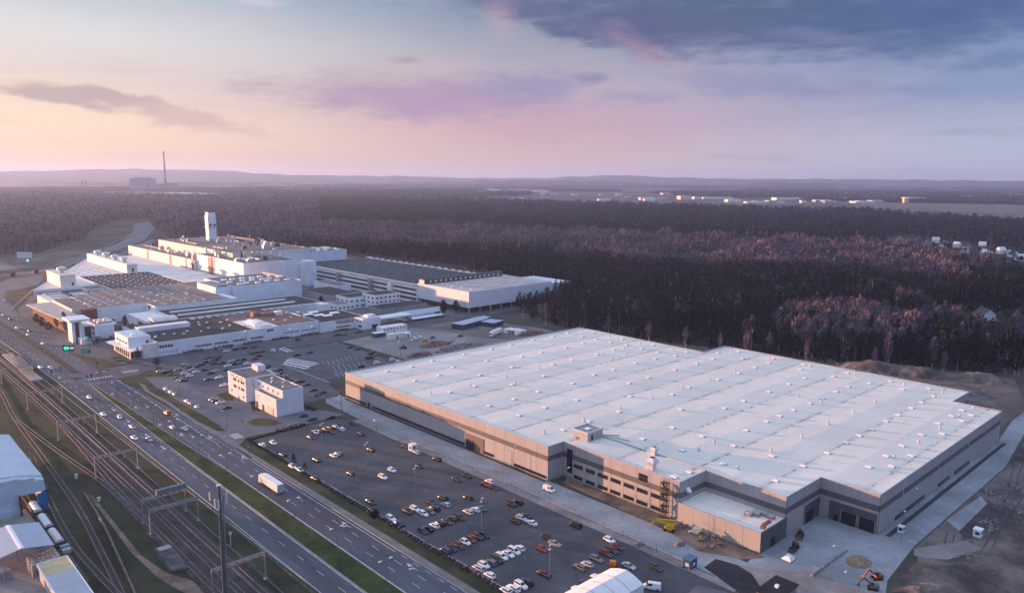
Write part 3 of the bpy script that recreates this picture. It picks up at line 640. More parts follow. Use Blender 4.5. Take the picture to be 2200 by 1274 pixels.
U = part(F1, 'roof_plant', MB().box(238, 242, 538, 543, 8.6, 12).box(243, 253, 534, 541, 8.6, 11).box(254, 259, 533, 538, 8.6, 11.5, 1).tube((239, 545, 12), (247, 545, 12), .8).tube((247, 545, 12), (250, 541, 11), .7).tube((239, 545, 8.6), (239, 545, 12), .8), [mat('plant_rust', (.30, .19, .14), .8), DOME])
part(F1, 'roof_duct', MB().box(222, 234, 500, 502, 8.7, 9.8).box(224, 226, 506, 522, 8.7, 9.6).box(228, 231, 510, 526, 8.7, 10).tube((224, 498, 9.6), (233, 498, 9.6), .6), DOME)
# annexed office wing and gate house
OF = thing('office_wing', 'white two storey office wing with solar panels at the front hall end', 'office building', (287, 505, 0))
block(OF, 'wall', 267.2, 306, 491, 536, 0, 7.6, WHITEW, TAR)
for z0, z1 in ((4.9, 5.9), (1.8, 2.8)):
    wins_y(OF, 491, [280.5 + 1.5 * k for k in range(10 if z0 > 3 else 8)], 1.15, z0, z1)
wins_y(OF, 491, [279.5], 16, 6.5, 7.1, GLASSB, 'window_band')
for a, b in ((272, 524), (280, 530), (277, 516), (281, 510), (291, 517)): part(OF, 'solar_panel', MB().loft([[(a, b, 7.5), (a + 8, b, 7.5), (a + 8, b, 7.7), (a, b, 7.7)], [(a, b + 3.2, 8.3), (a + 8, b + 3.2, 8.3), (a + 8, b + 3.2, 8.5), (a, b + 3.2, 8.5)]]), DOME)
GH = thing('gatehouse', 'small white cube gatehouse at the end of the office wing', 'gatehouse', (303, 485, 0))
block(GH, 'wall', 296, 311.5, 479.5, 490.9, 0, 8.1, WHITEW, WHITER)
part(GH, 'roof_hut', MB().box(303, 310, 484, 489.5, 7.7, 9.6), WHITEW); wins_x(GH, 296, [482, 486], 1.6, 5.2, 6.6); wins_x(GH, 296, [481], 5, 1.5, 3); part(GH, 'door', MB().box(304, 309, 479.35, 479.6, 0, 3), SHUT)
CAN = thing('gate_canopy', 'flat white canopy roof over the factory gate road', 'canopy', (326, 486, 0))
part(CAN, 'canopy_roof', MB().box(311.8, 342, 481, 493, 5.4, 6.3), WHITEW)
for x, y in ((328, 481.6), (341, 481.6), (341, 492.4), (328, 492.4)): part(CAN, 'post', MB().beam((x, y, 0), (x, y, 5.4), .5), CONC)
# second hall: dark roof with two long light ridges
F2 = thing('factory_hall', 'dark roofed factory hall with two long pale ridge lights behind the front hall', 'factory hall', (250, 590, 0))
block(F2, 'wall', 193, 310, 565.3, 611, 0, 9, WHITEW, TAR, par=.35)
for y in (580, 597): part(F2, 'ridge_light', MB().loft([[(198, y - 1, 8.7), (198, y + 1, 8.7), (198, y, 9.9)], [(293, y - 1, 8.7), (293, y + 1, 8.7), (293, y, 9.9)]]), WHITER)
part(F2, 'end_wall', MB().box(303, 310.3, 553, 565.2, 0, 8.9), WHITEW)
part(F2, 'vaulted_roof', MB().loft([[(x, 572 - 7 * math.cos(math.pi * k / 8) * -1, 8.6 + 2.4 * math.sin(math.pi * k / 8)) for k in range(9)] for x in (176, 193)]), WHITER)
part(F2, 'link_wing', MB().box(175, 192.9, 549, 622, 0, 7.3, 0).box(183, 192.8, 550, 568, 7.3, 8.0, 1), [WHITEW, GREYR]); part(F2, 'gate_opening', MB().box(174.8, 175.1, 556, 596, 0, 5.2), SHUT)
# grey felt hall with rows of small lights
GR = thing('factory_hall', 'wide grey felt roofed hall with diagonal rows of small skylights, red brick corner', 'factory hall', (205, 680, 0))
mb = MB().prism([(156, 634), (192, 634), (192, 611.3), (258, 611.3), (258, 640), (270, 720), (270, 732), (200, 732), (156, 705)], 0, 12.4)
part(GR, 'wall', mb, WHITEW)
part(GR, 'roof', MB().prism([(156.3, 634.4), (192.4, 634.4), (192.4, 611.8), (252, 611.8), (252, 640), (269, 720), (269, 731), (200, 731), (156.3, 704)], 12.4, 12.55), GREYR)
part(GR, 'brick_corner', MB().box(147.6, 156.2, 630, 640, 0, 12.3), BRICKR)
part(GR, 'side_wing', MB().box(141.5, 155.9, 640.2, 703, 0, 12.2, 0, 1), [CREAM, GREYR])
for k in range(6): part(GR, 'roof_seam', MB().box(168 + 16.5 * k, 168.8 + 16.5 * k, 636 if k < 2 else 613, 728, 12.55, 12.8), GREYW)
q1 = win(40, 510, 7.323); q3 = win(320, 570, 7.323)
pp = [q1(*p) for p in ((825, 960), (930, 1000), (1045, 1055), (1140, 1090), (1070, 972), (1140, 1000), (1215, 1030), (1290, 1062), (1340, 948), (1420, 972), (1495, 1003), (1575, 1033), (1645, 1062), (1630, 928), (1725, 962), (1805, 990), (1850, 897), (1970, 938), (2045, 967), (2155, 1005), (2075, 875), (2190, 912), (1765, 868), (1525, 888))] + [q3(*p) for p in ((145, 388), (235, 412), (28, 433), (145, 475), (235, 500), (370, 452), (455, 395), (620, 360), (590, 430), (605, 458), (580, 520), (495, 588), (358, 542), (120, 568), (265, 610), (730, 562), (870, 540))]
rooflights(GR, [p for p in [G(*p, 12.7) for p in pp] if inside(*p, [(142, 634), (192, 634), (192, 612), (252, 612), (252, 640), (269, 720), (269, 731), (200, 731), (142, 704)])], 12.5, 2.2, 1.4)
part(GR, 'louvre_window', MB().box(141.35, 141.55, 648, 652, 5, 11), mat('amber_louvre', (.34, .22, .10), .6)); part(GR, 'louvre_window', MB().box(191.8, 192.05, 622, 627, 8.8, 11.6), GLASSB)
# loading canopy on the highway side
LC = thing('loading_canopy', 'broad flat canopy over the brick loading side facing the highway', 'canopy', (130, 665, 0))
part(LC, 'canopy_roof', MB().prism([(123, 702), (141, 702), (141, 612), (127.5, 606)], 9.4, 10.2), BEIGER); part(LC, 'wall', MB().prism([(127, 700), (141, 700), (141, 618), (131, 612)], 0, 9.4), BRICKR)
# long stone-white halls with the sunlit plant towers
WR = thing('factory_hall', 'low hall with a wide white roof and a diagonal rear edge, lit by the sunset', 'factory hall', (215, 880, 0))
part(WR, 'wall', MB().prism([(146, 794), (184, 794), (184, 770), (200, 770), (200, 733), (310, 700), (312, 1060), (257, 1059), (201, 928)], 0, 8.6), WHITEW)
part(WR, 'roof', MB().prism([(146.4, 794.4), (200, 794.4), (200, 866), (267, 866), (267, 733), (310, 701), (311.5, 1059), (257.5, 1058), (201.5, 928)], 8.6, 8.8), WHITER)
part(WR, 'roof', MB().box(200.3, 267, 733, 865.5, 8.6, 8.9), TARB)
part(WR, 'parapet', MB().beam((200, 733, 9.1), (200, 866, 9.1), .6, .9).beam((200, 866, 9.1), (267, 866, 9.1), .6, .9).beam((267, 733, 9.1), (267, 866, 9.1), .6, .9).beam((146, 794, 8.8), (257, 1059, 8.8), .6, .7), WHITER)
rooflights(WR, grid(203, 265, 8, 737, 862, 9), 8.9, 1.5, 1.1)
rooflights(WR, [(x, y) for x, y in grid(205, 246, 5, 872, 1020, 7) if y < 928 + (x - 201) * 2.2], 8.8, 2.4, 1.0, dome=False, m=UPST)
part(WR, 'sunken_court', MB().box(184.4, 199.6, 770.2, 793, 8.5, 8.75).box(184, 198, 733, 770, 7, 7.6), GREYR)
part(WR, 'court_roof', MB().box(148, 183.6, 733, 793.4, 5.6, 6.1), TARB)
for k, y in enumerate((742, 753, 764, 778)):
    part(WR, 'roof_light', MB().box(150, 165, y, y + 2.6, 6.1, 6.9), DOME); part(WR, 'roof_light', MB().box(169, 182, y + 4, y + 6.6, 6.1, 6.9), DOME) if k < 3 else None
part(WR, 'court_wall', MB().box(141.5, 147.5, 705, 757, 0, 9.2), CREAM)
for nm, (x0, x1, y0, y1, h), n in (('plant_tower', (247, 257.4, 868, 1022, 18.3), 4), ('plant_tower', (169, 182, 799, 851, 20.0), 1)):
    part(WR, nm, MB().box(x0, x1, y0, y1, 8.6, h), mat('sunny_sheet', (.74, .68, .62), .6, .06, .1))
    for k in range(n):
        y = y0 + (y1 - y0) * (k + .5) / (n + .6) + (8 if n > 1 else 4); xc = (x0 + x1) / 2
        part(WR, 'roof_cowl', MB().tube((xc, y, h - .2), (xc, y, h + 3.6), 2.2, n=10).tube((xc, y, h + 3.6), (xc, y, h + 4.8), 4.2, 4.0, n=14).tube((xc, y, h + 4.8), (xc, y, h + 6.2), 4.0, 1.2, n=14), VENT)
wins_y(WR, 799, [178.5], 1.6, 9.6, 12.6, SHUT, 'door'); wins_y(WR, 868, [252], 1.8, 10, 14, SHUT, 'door')
# middle and tall paint shop blocks
MID = thing('factory_block', 'mid height pale block between the grey felt hall and the tall paint shop', 'factory block', (290, 665, 0))
block(MID, 'wall', 266, 329, 636, 704, 0, 18.6, BLUEW, GREYR, par=.7); block(MID, 'wall', 252, 265.8, 642, 684, 0, 18.2, BLUEW, TAR, par=.9)
for k in range(7): part(MID, 'roof_duct', MB().tube((254, 646 + 5 * k, 18.6), (263, 647 + 5 * k, 18.7), .9, n=6), UPST)
for x, y in grid(270, 326, 6, 640, 690, 3, 2): part(MID, 'roof_light', MB().tube((x - 2.2, y, 17.9), (x + 2.2, y, 17.9), 1.5, n=8), DOME)
part(MID, 'roof_parapet', MB().box(322, 325, 660, 703, 18, 20.2), BEIGER)
BIG = thing('paint_shop', 'tall pale paint shop block, its long side glowing pink in the low sun', 'factory block', (345, 790, 0))
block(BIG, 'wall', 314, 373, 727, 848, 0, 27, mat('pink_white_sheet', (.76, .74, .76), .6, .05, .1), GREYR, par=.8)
part(BIG, 'stair_tower', MB().box(374.5, 386, 713, 727, 0, 25.6), BLUEW)
part(BIG, 'wall_pier', MB().box(352, 358, 725.6, 727, 0, 26), BLUEW).location.z = 0
LOWB = thing('factory_block', 'long lower block with dark vertical stripes beside the paint shop', 'factory block', (322, 960, 0))
block(LOWB, 'wall', 311, 330, 849, 1080, 0, 20.4, CREAM, mat('plum_felt', (.20, .15, .155), .85, .2, .05), par=.6)
for y in (872, 850.5, 920, 1000): part(LOWB, 'wall_stripe', MB().box(310.8, 311.05, y, y + (6 if y != 872 else 3), 8, 20), mat('brown_stripe', (.20, .12, .07), .7))
UPB = thing('factory_block', 'topmost long block with pipes and ducts on its roof behind the paint shop', 'factory block', (395, 900, 0))
block(UPB, 'wall', 330.2, 424, 790, 1020, 0, 31, CREAM, GREYR, par=.6)
RB = thing('factory_block', 'pale block with white roof domes where the dark long roof begins', 'factory block', (420, 815, 0))
block(RB, 'wall', 374, 467, 788, 838, 0, 27, BLUEW, GREYR, par=.6)
for x, y in grid(380, 462, 7, 792, 834, 3, 3): part(RB, 'roof_dome', MB().tube((x - 2.6, y, 26.3), (x + 2.6, y, 26.3), 1.9, n=8), DOME)
# stair rack on the sunny side
part(BIG, 'stair_frame', (lambda mb: [mb.box(311.6, 313.9, 803, 811, 9.5 + 2.5 * k, 9.9 + 2.5 * k) for k in range(7)] and [mb.beam((312, y, 8.8), (312, y, 27.5), .35) for y in (803, 811)] and [mb.beam((312, 803, 9.5 + 2.5 * k), (312, 811, 12 + 2.5 * k), .5) for k in range(7)] and mb)(MB()), mat('red_lead_steel', (.22, .10, .08), .7))
# roof plant: ducts, fans, pipes
pl = random.Random(4)
for x, y, z, n, sx_, sy_ in ((343, 790, 27, 34, 26, 54), (376, 905, 31, 44, 40, 105), (320, 930, 20.4, 12, 6, 75), (410, 812, 27, 14, 34, 18)):
    root = BIG if z == 27 and x < 380 else RB if z == 27 else UPB if z == 31 else LOWB
    for k in range(n):
        a, b = x + pl.uniform(-sx_, sx_), y + pl.uniform(-sy_, sy_); t = pl.random(); h = pl.uniform(1.8, 6)
        if t < .35: mb = MB().tube((a, b, z - .6), (a, b, z + h), .9, n=8).tube((a, b, z + h), (a + pl.uniform(-3, 3), b + 4, z + h + 1), .9, n=8); nm = 'roof_duct'
        elif t < .7: mb = MB().box(a - 2.5, a + 2.5, b - 2, b + 2, z - .6, z + h * .7).box(a - 1, a + 1, b - 1, b + 1, z + h * .7, z + h); nm = 'roof_unit'
        elif t < .85: mb = MB().tube((a, b, z - .6), (a, b, z + h * 1.9), .35, n=6); nm = 'flue'
        else: mb = MB().tube((a, b - 14, z + .3), (a, b + 14, z + .3), .8, n=8); nm = 'roof_pipe'
        part(root, nm, mb, [VENT, UPST, BEIGER, mat('dark_plant', (.07, .06, .065), .7)][pl.randrange(4)])
# the white chimney tower
CT = thing('chimney_tower', 'square white exhaust tower rising above the paint shop roofs', 'tower', (430, 1000, 0))
cx, cy = G(*(454.5, 514.4), 31)
tz = 31
CT.location = (cx, cy, 0)
wd = 5.0
part(CT, 'shaft', MB().box(cx - wd, cx + wd, cy - wd, cy + wd, 0, 46.4), WHITEW)
part(CT, 'balcony', MB().box(cx - wd - 1, cx + wd + 1, cy - wd - 1, cy + wd + 1, 46.4, 47.2), UPST)
part(CT, 'head', MB().loft([[(cx - r, cy - r, z), (cx + r, cy - r, z), (cx + r, cy + r, z), (cx - r, cy + r, z)] for r, z in ((wd, 47.2), (wd + .2, 53), (wd + .2, 60), (wd - .8, 66))]), WHITEW)
for dx in (-4, 1.5): part(CT, 'opening', MB().box(cx + dx, cx + dx + 3, cy - wd - .3, cy - wd + .2, 48.4, 51), SHUT)
for dx, dy in ((-4, -4), (4, -4), (-4, 4), (4, 4)): part(CT, 'flue', MB().tube((cx + dx * .7, cy + dy * .7, 66), (cx + dx * .7, cy + dy * .7, 67.6), 1.9, n=10), mat('soot', (.05, .04, .045), .9))
part(CT, 'side_drum', MB().tube((cx - wd - .8, cy - 2, 57), (cx - wd + .5, cy - 2, 57), 3, n=16), VENT)
# long dark roofed hall with the banded office front
LONG = thing('factory_hall', 'very long hall with blue black roof and banded office front', 'factory hall', (445, 680, 0))
part(LONG, 'wall', MB().box(398, 495, 552, 787, 0, 15), WHITEW)
part(LONG, 'roof', MB().box(404, 492, 552.2, 786.8, 15, 15.5), TARB)
part(LONG, 'roof_edge', MB().box(397.6, 404, 552, 787, 15, 15.9), BEIGER); part(LONG, 'roof_edge', MB().box(492, 498, 560, 787, 15, 16.2), WHITER)
rooflights(LONG, grid(409, 489, 6, 556, 782, 14, 2.5), 15.5, .9, .7, m=[UPST, UPST])
for y0, y1 in ((553, 590), (595, 624), (630, 684), (692, 742)):
    for z0, z1 in ((2.2, 4.4), (6.4, 8.4), (10.8, 12.6)): part(LONG, 'window_band', MB().box(397.8, 398.1, y0, y1, z0, z1), GLASSB)
for y in (590.4, 624.4, 684.4, 743): part(LONG, 'stair_tower', MB().box(395.2, 398.2, y, y + 5.2, 0, 14.6), GREYW if y > 600 else WHITEW)
for k in range(18): part(LONG, 'roof_fan', MB().box(493.6, 496, 566 + 12 * k, 568.5 + 12 * k, 16.2, 18), mat('dark_plant', (.07, .06, .065), .7))
# press hall on stilts
PR = thing('press_hall', 'big pale hall raised on concrete posts at the forest edge', 'factory block', (448, 512, 0))
block(PR, 'wall', 398, 497, 479, 551, 4.9, 18.4, mat('press_sheet', (.68, .70, .76), .6, .05, .1), BEIGER, par=.5)
part(PR, 'side_wing', MB().box(497, 534, 490, 540, 0, 14.5), mat('press_sheet', (.56, .56, .60)))
part(PR, 'under_wall', MB().box(402, 496, 489, 550, 0, 4.9), mat('dark_recess', (.08, .08, .085), .9))
for k in range(9): part(PR, 'post', MB().beam((398.7 + 12 * k, 479.7, 0), (398.7 + 12 * k, 479.7, 4.9), 1.1), CONC)
rooflights(PR, grid(403, 492, 6, 483, 536, 4, 1.5), 18.0, 2.6, 2.2)
part(PR, 'clerestory', MB().box(398.5, 492, 541, 549, 18.4, 22).loft([[(398.3, 541, 22), (398.3, 549, 22), (398.3, 545, 23)], [(492.4, 541, 22), (492.4, 549, 22), (492.4, 545, 23)]]), mat('clerestory_felt', (.09, .085, .09), .8))
part(PR, 'end_panel', MB().box(398.2, 398.52, 541.2, 548.8, 18.6, 21.8), WFR)
wins_y(PR, 541, [404 + 5.8 * k for k in range(15)], 2.2, 19.2, 21, WFR, 'window', .1)
SH = thing('shed_roof', 'low white flat roofed shed among the trees right of the press hall', 'shed', (560, 470, 0))
x, y = G(1255, 628, 4); SH.location = (x, y, 0)
part(SH, 'wall', MB().box(x - 18, x + 18, y - 9, y + 9, 0, 3.8), WHITEW); part(SH, 'canopy_roof', MB().box(x - 20, x + 20, y - 10, y + 10, 3.8, 4.5), WHITER); part(SH, 'pipe_bridge', MB().beam((x - 50, y + 8, 4), (x - 20, y + 2, 4), 1.2), WHITEW)
# small buildings in the works yard
q5 = win(560, 600, 7.323); q6 = win(800, 540, 4.394)
def small(name, label, cat, px, h, w, d, wall, roof, rows=0, cols=5, extra=None):
    """px: photo pixel of the near-left ground corner"""
    x, y = G(*px); t = thing(name, label, cat, (x + w / 2, y + d / 2, 0)); block(t, 'wall', x, x + w, y, y + d, 0, h, wall, roof, par=.4)
    for r_ in range(rows):
        z = 1.4 + r_ * (h - 1.2) / max(rows, 1)
        wins_y(t, y, [x + w * (k + .3) / cols for k in range(cols)], w / cols * .45, z, z + 1.4)
        wins_x(t, x, [y + d * (k + .3) / 3 for k in range(3)], d / 3 * .35, z, z + 1.4)
    return t, x, y
small('workshop', 'white works building with tall narrow windows beside the banded office front', 'workshop', q5(1195, 240), 8.5, 16, 44, WHITEW, GREYR, 1, 2)
small('workshop', 'grey windowless works building with a dark flat roof', 'workshop', q5(1110, 430), 9.5, 28, 52, GREYW, TAR)
small('workshop', 'low white annex in front of the grey windowless building', 'workshop', q5(1215, 500), 5.2, 16, 20, WHITEW, GREYR, 1, 4)
small('office_building', 'two storey white building with ribbon windows behind the works yard', 'office building', q5(1395, 470), 9.8, 36, 22, WHITEW, TAR, 2, 7)
small('office_building', 'three storey white building with small square windows in the works yard', 'office building', q5(1800, 480), 12.5, 26, 20, WHITEW, TAR, 3, 6)
t, x, y = small('shed', 'dark roofed low shed behind the long white shed', 'shed', q6(95, 600), 4.6, 46, 22, GREYW, TAR)
x, y = G(*q6(300, 660)); t = thing('shed', 'long low shed with pale gable roof beside the factory gate', 'shed', (x + 24, y + 7, 0))
part(t, 'wall', MB().box(x, x + 40, y, y + 14, 0, 4.2), WHITEW); part(t, 'roof', MB().loft([[(a, y - 1, 4.2), (a, y + 7, 6.6), (a, y + 15, 4.2)] for a in (x - 1.5, x + 41.5)]), mat('pale_blue_sheet', (.40, .46, .56), .5))
wins_y(t, y, [x + 2], 24, 1.8, 3.0, GLASSB, 'window_band'); part(t, 'door', MB().box(x + 30, x + 36, y - .15, y + .1, 0, 3.8), SHUT)
part(t, 'lean_to', MB().loft([[(a, y - 6, 1.6), (a, y - 6, 1.9), (a, y - .2, 2.8), (a, y - .2, 2.5)] for a in (x + 4, x + 36)]), BLUEW)
# glass-fronted headquarters by the highway
HQ = thing('headquarters', 'white headquarters with a tall fin tower and a jutting upper floor box', 'office building', (140, 572, 0))
part(HQ, 'fin_tower', MB().box(125, 127, 570, 581, 0, 14.6, 0).box(129.5, 131, 570, 581, 0, 14.6, 0).box(127, 129.5, 571, 581, 0, 14.4, 1), [WHITEW, GLASSB])
part(HQ, 'tower_cap', MB().box(123, 136, 567, 586, 14.6, 16.2), WHITEW)
part(HQ, 'wall', MB().box(131, 152, 572, 592, 0, 11), WHITEW)
part(HQ, 'upper_box', MB().prism([(138, 566), (149, 563.5), (152, 566), (152, 590), (138, 590)], 3.4, 11.4), WHITEW)
part(HQ, 'roof', MB().box(139, 151, 567.5, 589, 11.4, 11.5), GREYR)
for z in (4.6, 8): part(HQ, 'window_band', MB().box(137.8, 138.05, 567, 580, z, z + 1.5), GLASSB)
part(HQ, 'window_band', MB().box(150.2, 151.2, 563.7, 564.9, 4, 10.5), GLASSB); part(HQ, 'stair_window', MB().box(133, 137, 571.8, 572.1, 1, 10), GLASSB)
part(HQ, 'entrance_box', MB().box(128, 134, 561, 570, 0, 3.6), WHITEW)
for k in range(6): part(HQ, 'roof_unit', MB().box(141 + (k % 3) * 3, 143 + (k % 3) * 3, 570 + (k // 3) * 8, 573 + (k // 3) * 8, 11.5, 12.8), VENT)
EN = thing('entrance_pavilion', 'entrance pavilion with an angled white canopy at the corner of the front hall', 'pavilion', (147, 512, 0))
part(EN, 'wall', MB().box(139.5, 154.6, 496, 530, 0, 4.8, 0).box(146, 154.8, 492.5, 496, 0, 9, 0), [CREAM]); part(EN, 'upper_box', MB().box(141, 154.6, 504, 532, 4.8, 11.8), WHITEW)
part(EN, 'canopy', MB().prism([(136, 534), (141, 536), (151, 502), (150, 494), (140.5, 494)], 4.9, 5.5), WHITEW); part(EN, 'roof', MB().box(141.3, 154.3, 504.3, 531.7, 11.8, 11.9), WHITER)
wins_x(EN, 139.5, [498 + 4 * k for k in range(7)], 2.6, .6, 4.2); wins_y(EN, 496, [140 + 2 * k for k in range(3)], 1.6, .4, 4.4); wins_x(EN, 141, [506 + 6 * k for k in range(4)], 4.6, 7.5, 8.6)
part(EN, 'roof_light', MB().box(145, 148, 510, 528, 11.9, 12.4), DOME); part(EN, 'roof_house', MB().box(156, 190, 533, 541, 8.5, 11.5), WHITEW)
# white three storey building on the car park
TS = thing('office_building', 'white three storey building with an L plan standing alone on the car park', 'office building', (164, 355, 0))
PALE = mat('pale_render', (.68, .69, .74), .75, .05, .2)
def wing(nm, x0, x1, y0, y1, h): return block(TS, nm, x0, x1, y0, y1, 0, h, PALE, GREYR, par=.6)
wing('wall', 154, 170, 361, 382.5, 12.4); wing('wall', 158, 168.6, 328.6, 360.8, 12.2); wing('front_wing', 154.4, 157.8, 328.2, 351, 8.8)
part(TS, 'roof_house', MB().box(165.4, 169.6, 371.5, 379, 11.8, 14.9), PALE)
for z in (5.2, 8.8): wins_x(TS, 154, [363, 365.2, 368.4, 372.2, 374.2], 1.4, z, z + 1.4)
wins_x(TS, 154, [377.6], 1.2, 2.4, 3.4); wins_x(TS, 154, [363.4], 1.2, 1.6, 2.6)
wins_x(TS, 158, [333 + 5.4 * k for k in range(5)], .8, 9.4, 10.7)
part(TS, 'garage_door', MB().box(154.2, 154.45, 331.5, 338, .1, 3.6), mat('cream_door', (.62, .52, .40), .6)); part(TS, 'door', MB().box(154.2, 154.45, 341.6, 343.4, .1, 3.0), SHUT); part(TS, 'door', MB().box(154.2, 154.45, 348.6, 350.2, .1, 3.2), SHUT)
part(TS, 'sign_lettering', (lambda mb: [mb.box(153.9, 154.05, 364 + k * 1.05, 364.7 + k * 1.05, 10.9, 11.4) for k in range(15) if k not in (4, 9)] and mb)(MB()), mat('sign_red', (.30, .06, .06), .6))
for k in range(4): part(TS, 'roof_unit', MB().box(161 + (k % 2) * 3, 162.4 + (k % 2) * 3, 334 + k * 6, 335.6 + k * 6, 11.6, 12.9), UPST)
for k in range(3): part(TS, 'antenna', MB().tube((158 + k * 4, 370, 11.8), (158 + k * 4, 370, 15), .09, n=5), UPST)
part(TS, 'vent_grille', MB().box(160.2, 161.2, 328.4, 328.7, 1, 11), BLUEW)
# ------------------------------------------------------------------ vehicles
PAINTM = mat('car_paint', None, .28, own=True, spec=.5)
CGLASS = mat('car_glass', (.012, .014, .018), .08, spec=.6)
TYRE = mat('tyre_rubber', (.015, .015, .016), .9); RIM = mat('wheel_rim', (.35, .35, .37), .35, metal=.7)
HLAMP = mat('headlight_lens', (.65, .66, .68), .15, spec=.6); TLAMP = mat('tail_light_lens', (.30, .012, .012), .25)
COL = dict(white=(.78, .78, .80), silver=(.42, .43, .46), grey=(.14, .145, .155), dark=(.032, .034, .042), black=(.012, .012, .015), red=(.26, .022, .018), maroon=(.09, .016, .018), blue=(.028, .05, .14), pale=(.34, .46, .58), brown=(.05, .036, .03), orange=(.62, .22, .03), beige=(.30, .29, .27), yellow=(.62, .34, .06), copper=(.13, .06, .035))
WORD = dict(dark='dark grey', pale='light blue', maroon='dark red', copper='copper coloured', grey='grey')
KINDS = {   # length, width, height, sill, belt z, bonnet z, cabin base rear/front, roof rear/front (fractions of length), boot z
    'hatchback': (4.1, 1.76, 1.48, .24, .92, .80, -.485, .235, -.37, .07, .92), 'saloon': (4.6, 1.80, 1.44, .22, .90, .80, -.36, .215, -.20, .05, .95),
    'estate car': (4.6, 1.80, 1.49, .22, .92, .80, -.49, .215, -.42, .06, .92), 'off-roader': (4.5, 1.86, 1.70, .32, 1.05, .98, -.485, .23, -.41, .08, 1.05),
    'minivan': (4.6, 1.85, 1.78, .26, 1.05, .95, -.49, .31, -.45, .13, 1.05), 'van': (5.0, 1.95, 2.05, .28, 1.15, 1.02, -.495, .36, -.48, .20, 1.15)}
PROTO = {}
def car_proto(kind):
    L, Wd, H, sill, belt, hood, cr, cf, rr, rf, boot = KINDS[kind]; h = Wd / 2
    t = thing('parked_car', 'x', 'car')
    mb = MB()
    def ring(y, zt, w): return [(-w * .94, y, sill), (-w, y, sill + .22), (-w, y, zt - .16), (-w * .9, y, zt), (w * .9, y, zt), (w, y, zt - .16), (w, y, sill + .22), (w * .94, y, sill)]
    st = [(-.5, boot - .22, .86), (-.475, boot - .02, .95), (cr, boot if boot > belt else belt, 1), (-.1, belt + .01, 1), (cf - .02, belt, 1), (cf + .05, hood + .06, .985), (.42, hood - .06, .94), (.48, hood - .18, .86), (.5, hood - .3, .78)]
    st = sorted(st); mb.loft([ring(f * L, z, h * w) for f, z, w in st])
    wb, wr = h * .90, h * .74
    c = [[(-wb, cr * L, belt - .02), (wb, cr * L, belt - .02), (wb, cf * L, belt - .02), (-wb, cf * L, belt - .02)], [(-wr, rr * L, H - .05), (wr, rr * L, H - .05), (wr, rf * L, H - .05), (-wr, rf * L, H - .05)], [(-wr * .9, rr * L * .93, H), (wr * .9, rr * L * .93, H), (wr * .9, (rf - .03) * L, H), (-wr * .9, (rf - .03) * L, H)]]
    mb.loft(c)
    local(t, 'body', mb, PAINTM)
    lo, up = [Vector(p) for p in c[0]], [Vector(p) for p in c[1]]
    def pane(nm, a, b, cc, d, i0=.10, i1=.90, u0=.05, u1=.95):
        n = (b - a).cross(d - a).normalized() * .018
        P_ = lambda u, v: (a + (b - a) * u) * (1 - v) + (d + (cc - d) * u) * v + n
        local(t, nm, MB().face([P_(u0, i0), P_(u1, i0), P_(u1, i1), P_(u0, i1)]), CGLASS)
    pane('windscreen', lo[2], lo[3], up[3], up[2]); pane('rear_window', lo[0], lo[1], up[1], up[0], .25)
    a1 = .05 if kind != 'van' else .62
    pane('side_window', lo[1], lo[2], up[2], up[1], .14, .88, a1, .93); pane('side_window', lo[3], lo[0], up[0], up[3], .14, .88, .07, 1 - a1)
    for sx_ in (-1, 1):
        for fy in (-.31, .30):
            r = .33 if kind not in ('off-roader', 'van') else .37
            w = local(t, 'wheel', MB().tube((sx_ * (h - .2), fy * L, r), (sx_ * (h + .015), fy * L, r), r, n=12), TYRE)
            rim = local(w, 'rim', MB().tube((sx_ * h, fy * L, r), (sx_ * (h + .03), fy * L, r), r * .62, n=10), RIM)
        local(t, 'headlight', MB().box(min(sx_ * h * .45, sx_ * h * .84), max(sx_ * h * .45, sx_ * h * .84), .465 * L, .492 * L, hood - .30, hood - .16), HLAMP)
        local(t, 'tail_light', MB().box(min(sx_ * h * .55, sx_ * h * .9), max(sx_ * h * .55, sx_ * h * .9), -.502 * L, -.47 * L, boot - .32, boot - .12), TLAMP)
    return t
for k_ in KINDS: PROTO[k_] = car_proto(k_)
used = set(); NCAR = 0
ORD = ['first', 'second', 'third', 'fourth', 'fifth', 'sixth', 'seventh', 'eighth', 'ninth', 'tenth', 'eleventh', 'twelfth', 'thirteenth', 'fourteenth', 'fifteenth', 'sixteenth', 'seventeenth', 'eighteenth', 'nineteenth', 'twentieth']
def place(kind, colr, x, y, rot, label, group, cat='car', name=None, z=.07, far=False):
    global NCAR
    p = PROTO[kind]
    if kind in used:
        if far:                                     # too small to show lights and rims
            o = p.copy(); C.objects.link(o)
            for ch in p.children:
                if ch.name.split('.')[0] in ('body', 'windscreen', 'rear_window', 'side_window', 'wheel'): c = ch.copy(); C.objects.link(c); c.parent = o
        else: o = copy_tree(p)
    else: o = p; used.add(kind)
    o.location = (x, y, z); o.rotation_euler = (0, 0, rot); o.name = name or 'parked_car'; tag(o, label, cat, group)
    for ch in o.children:
        if ch.name.split('.')[0] == 'body': ch.color = (*COL[colr], 1)
    NCAR += 1; return o
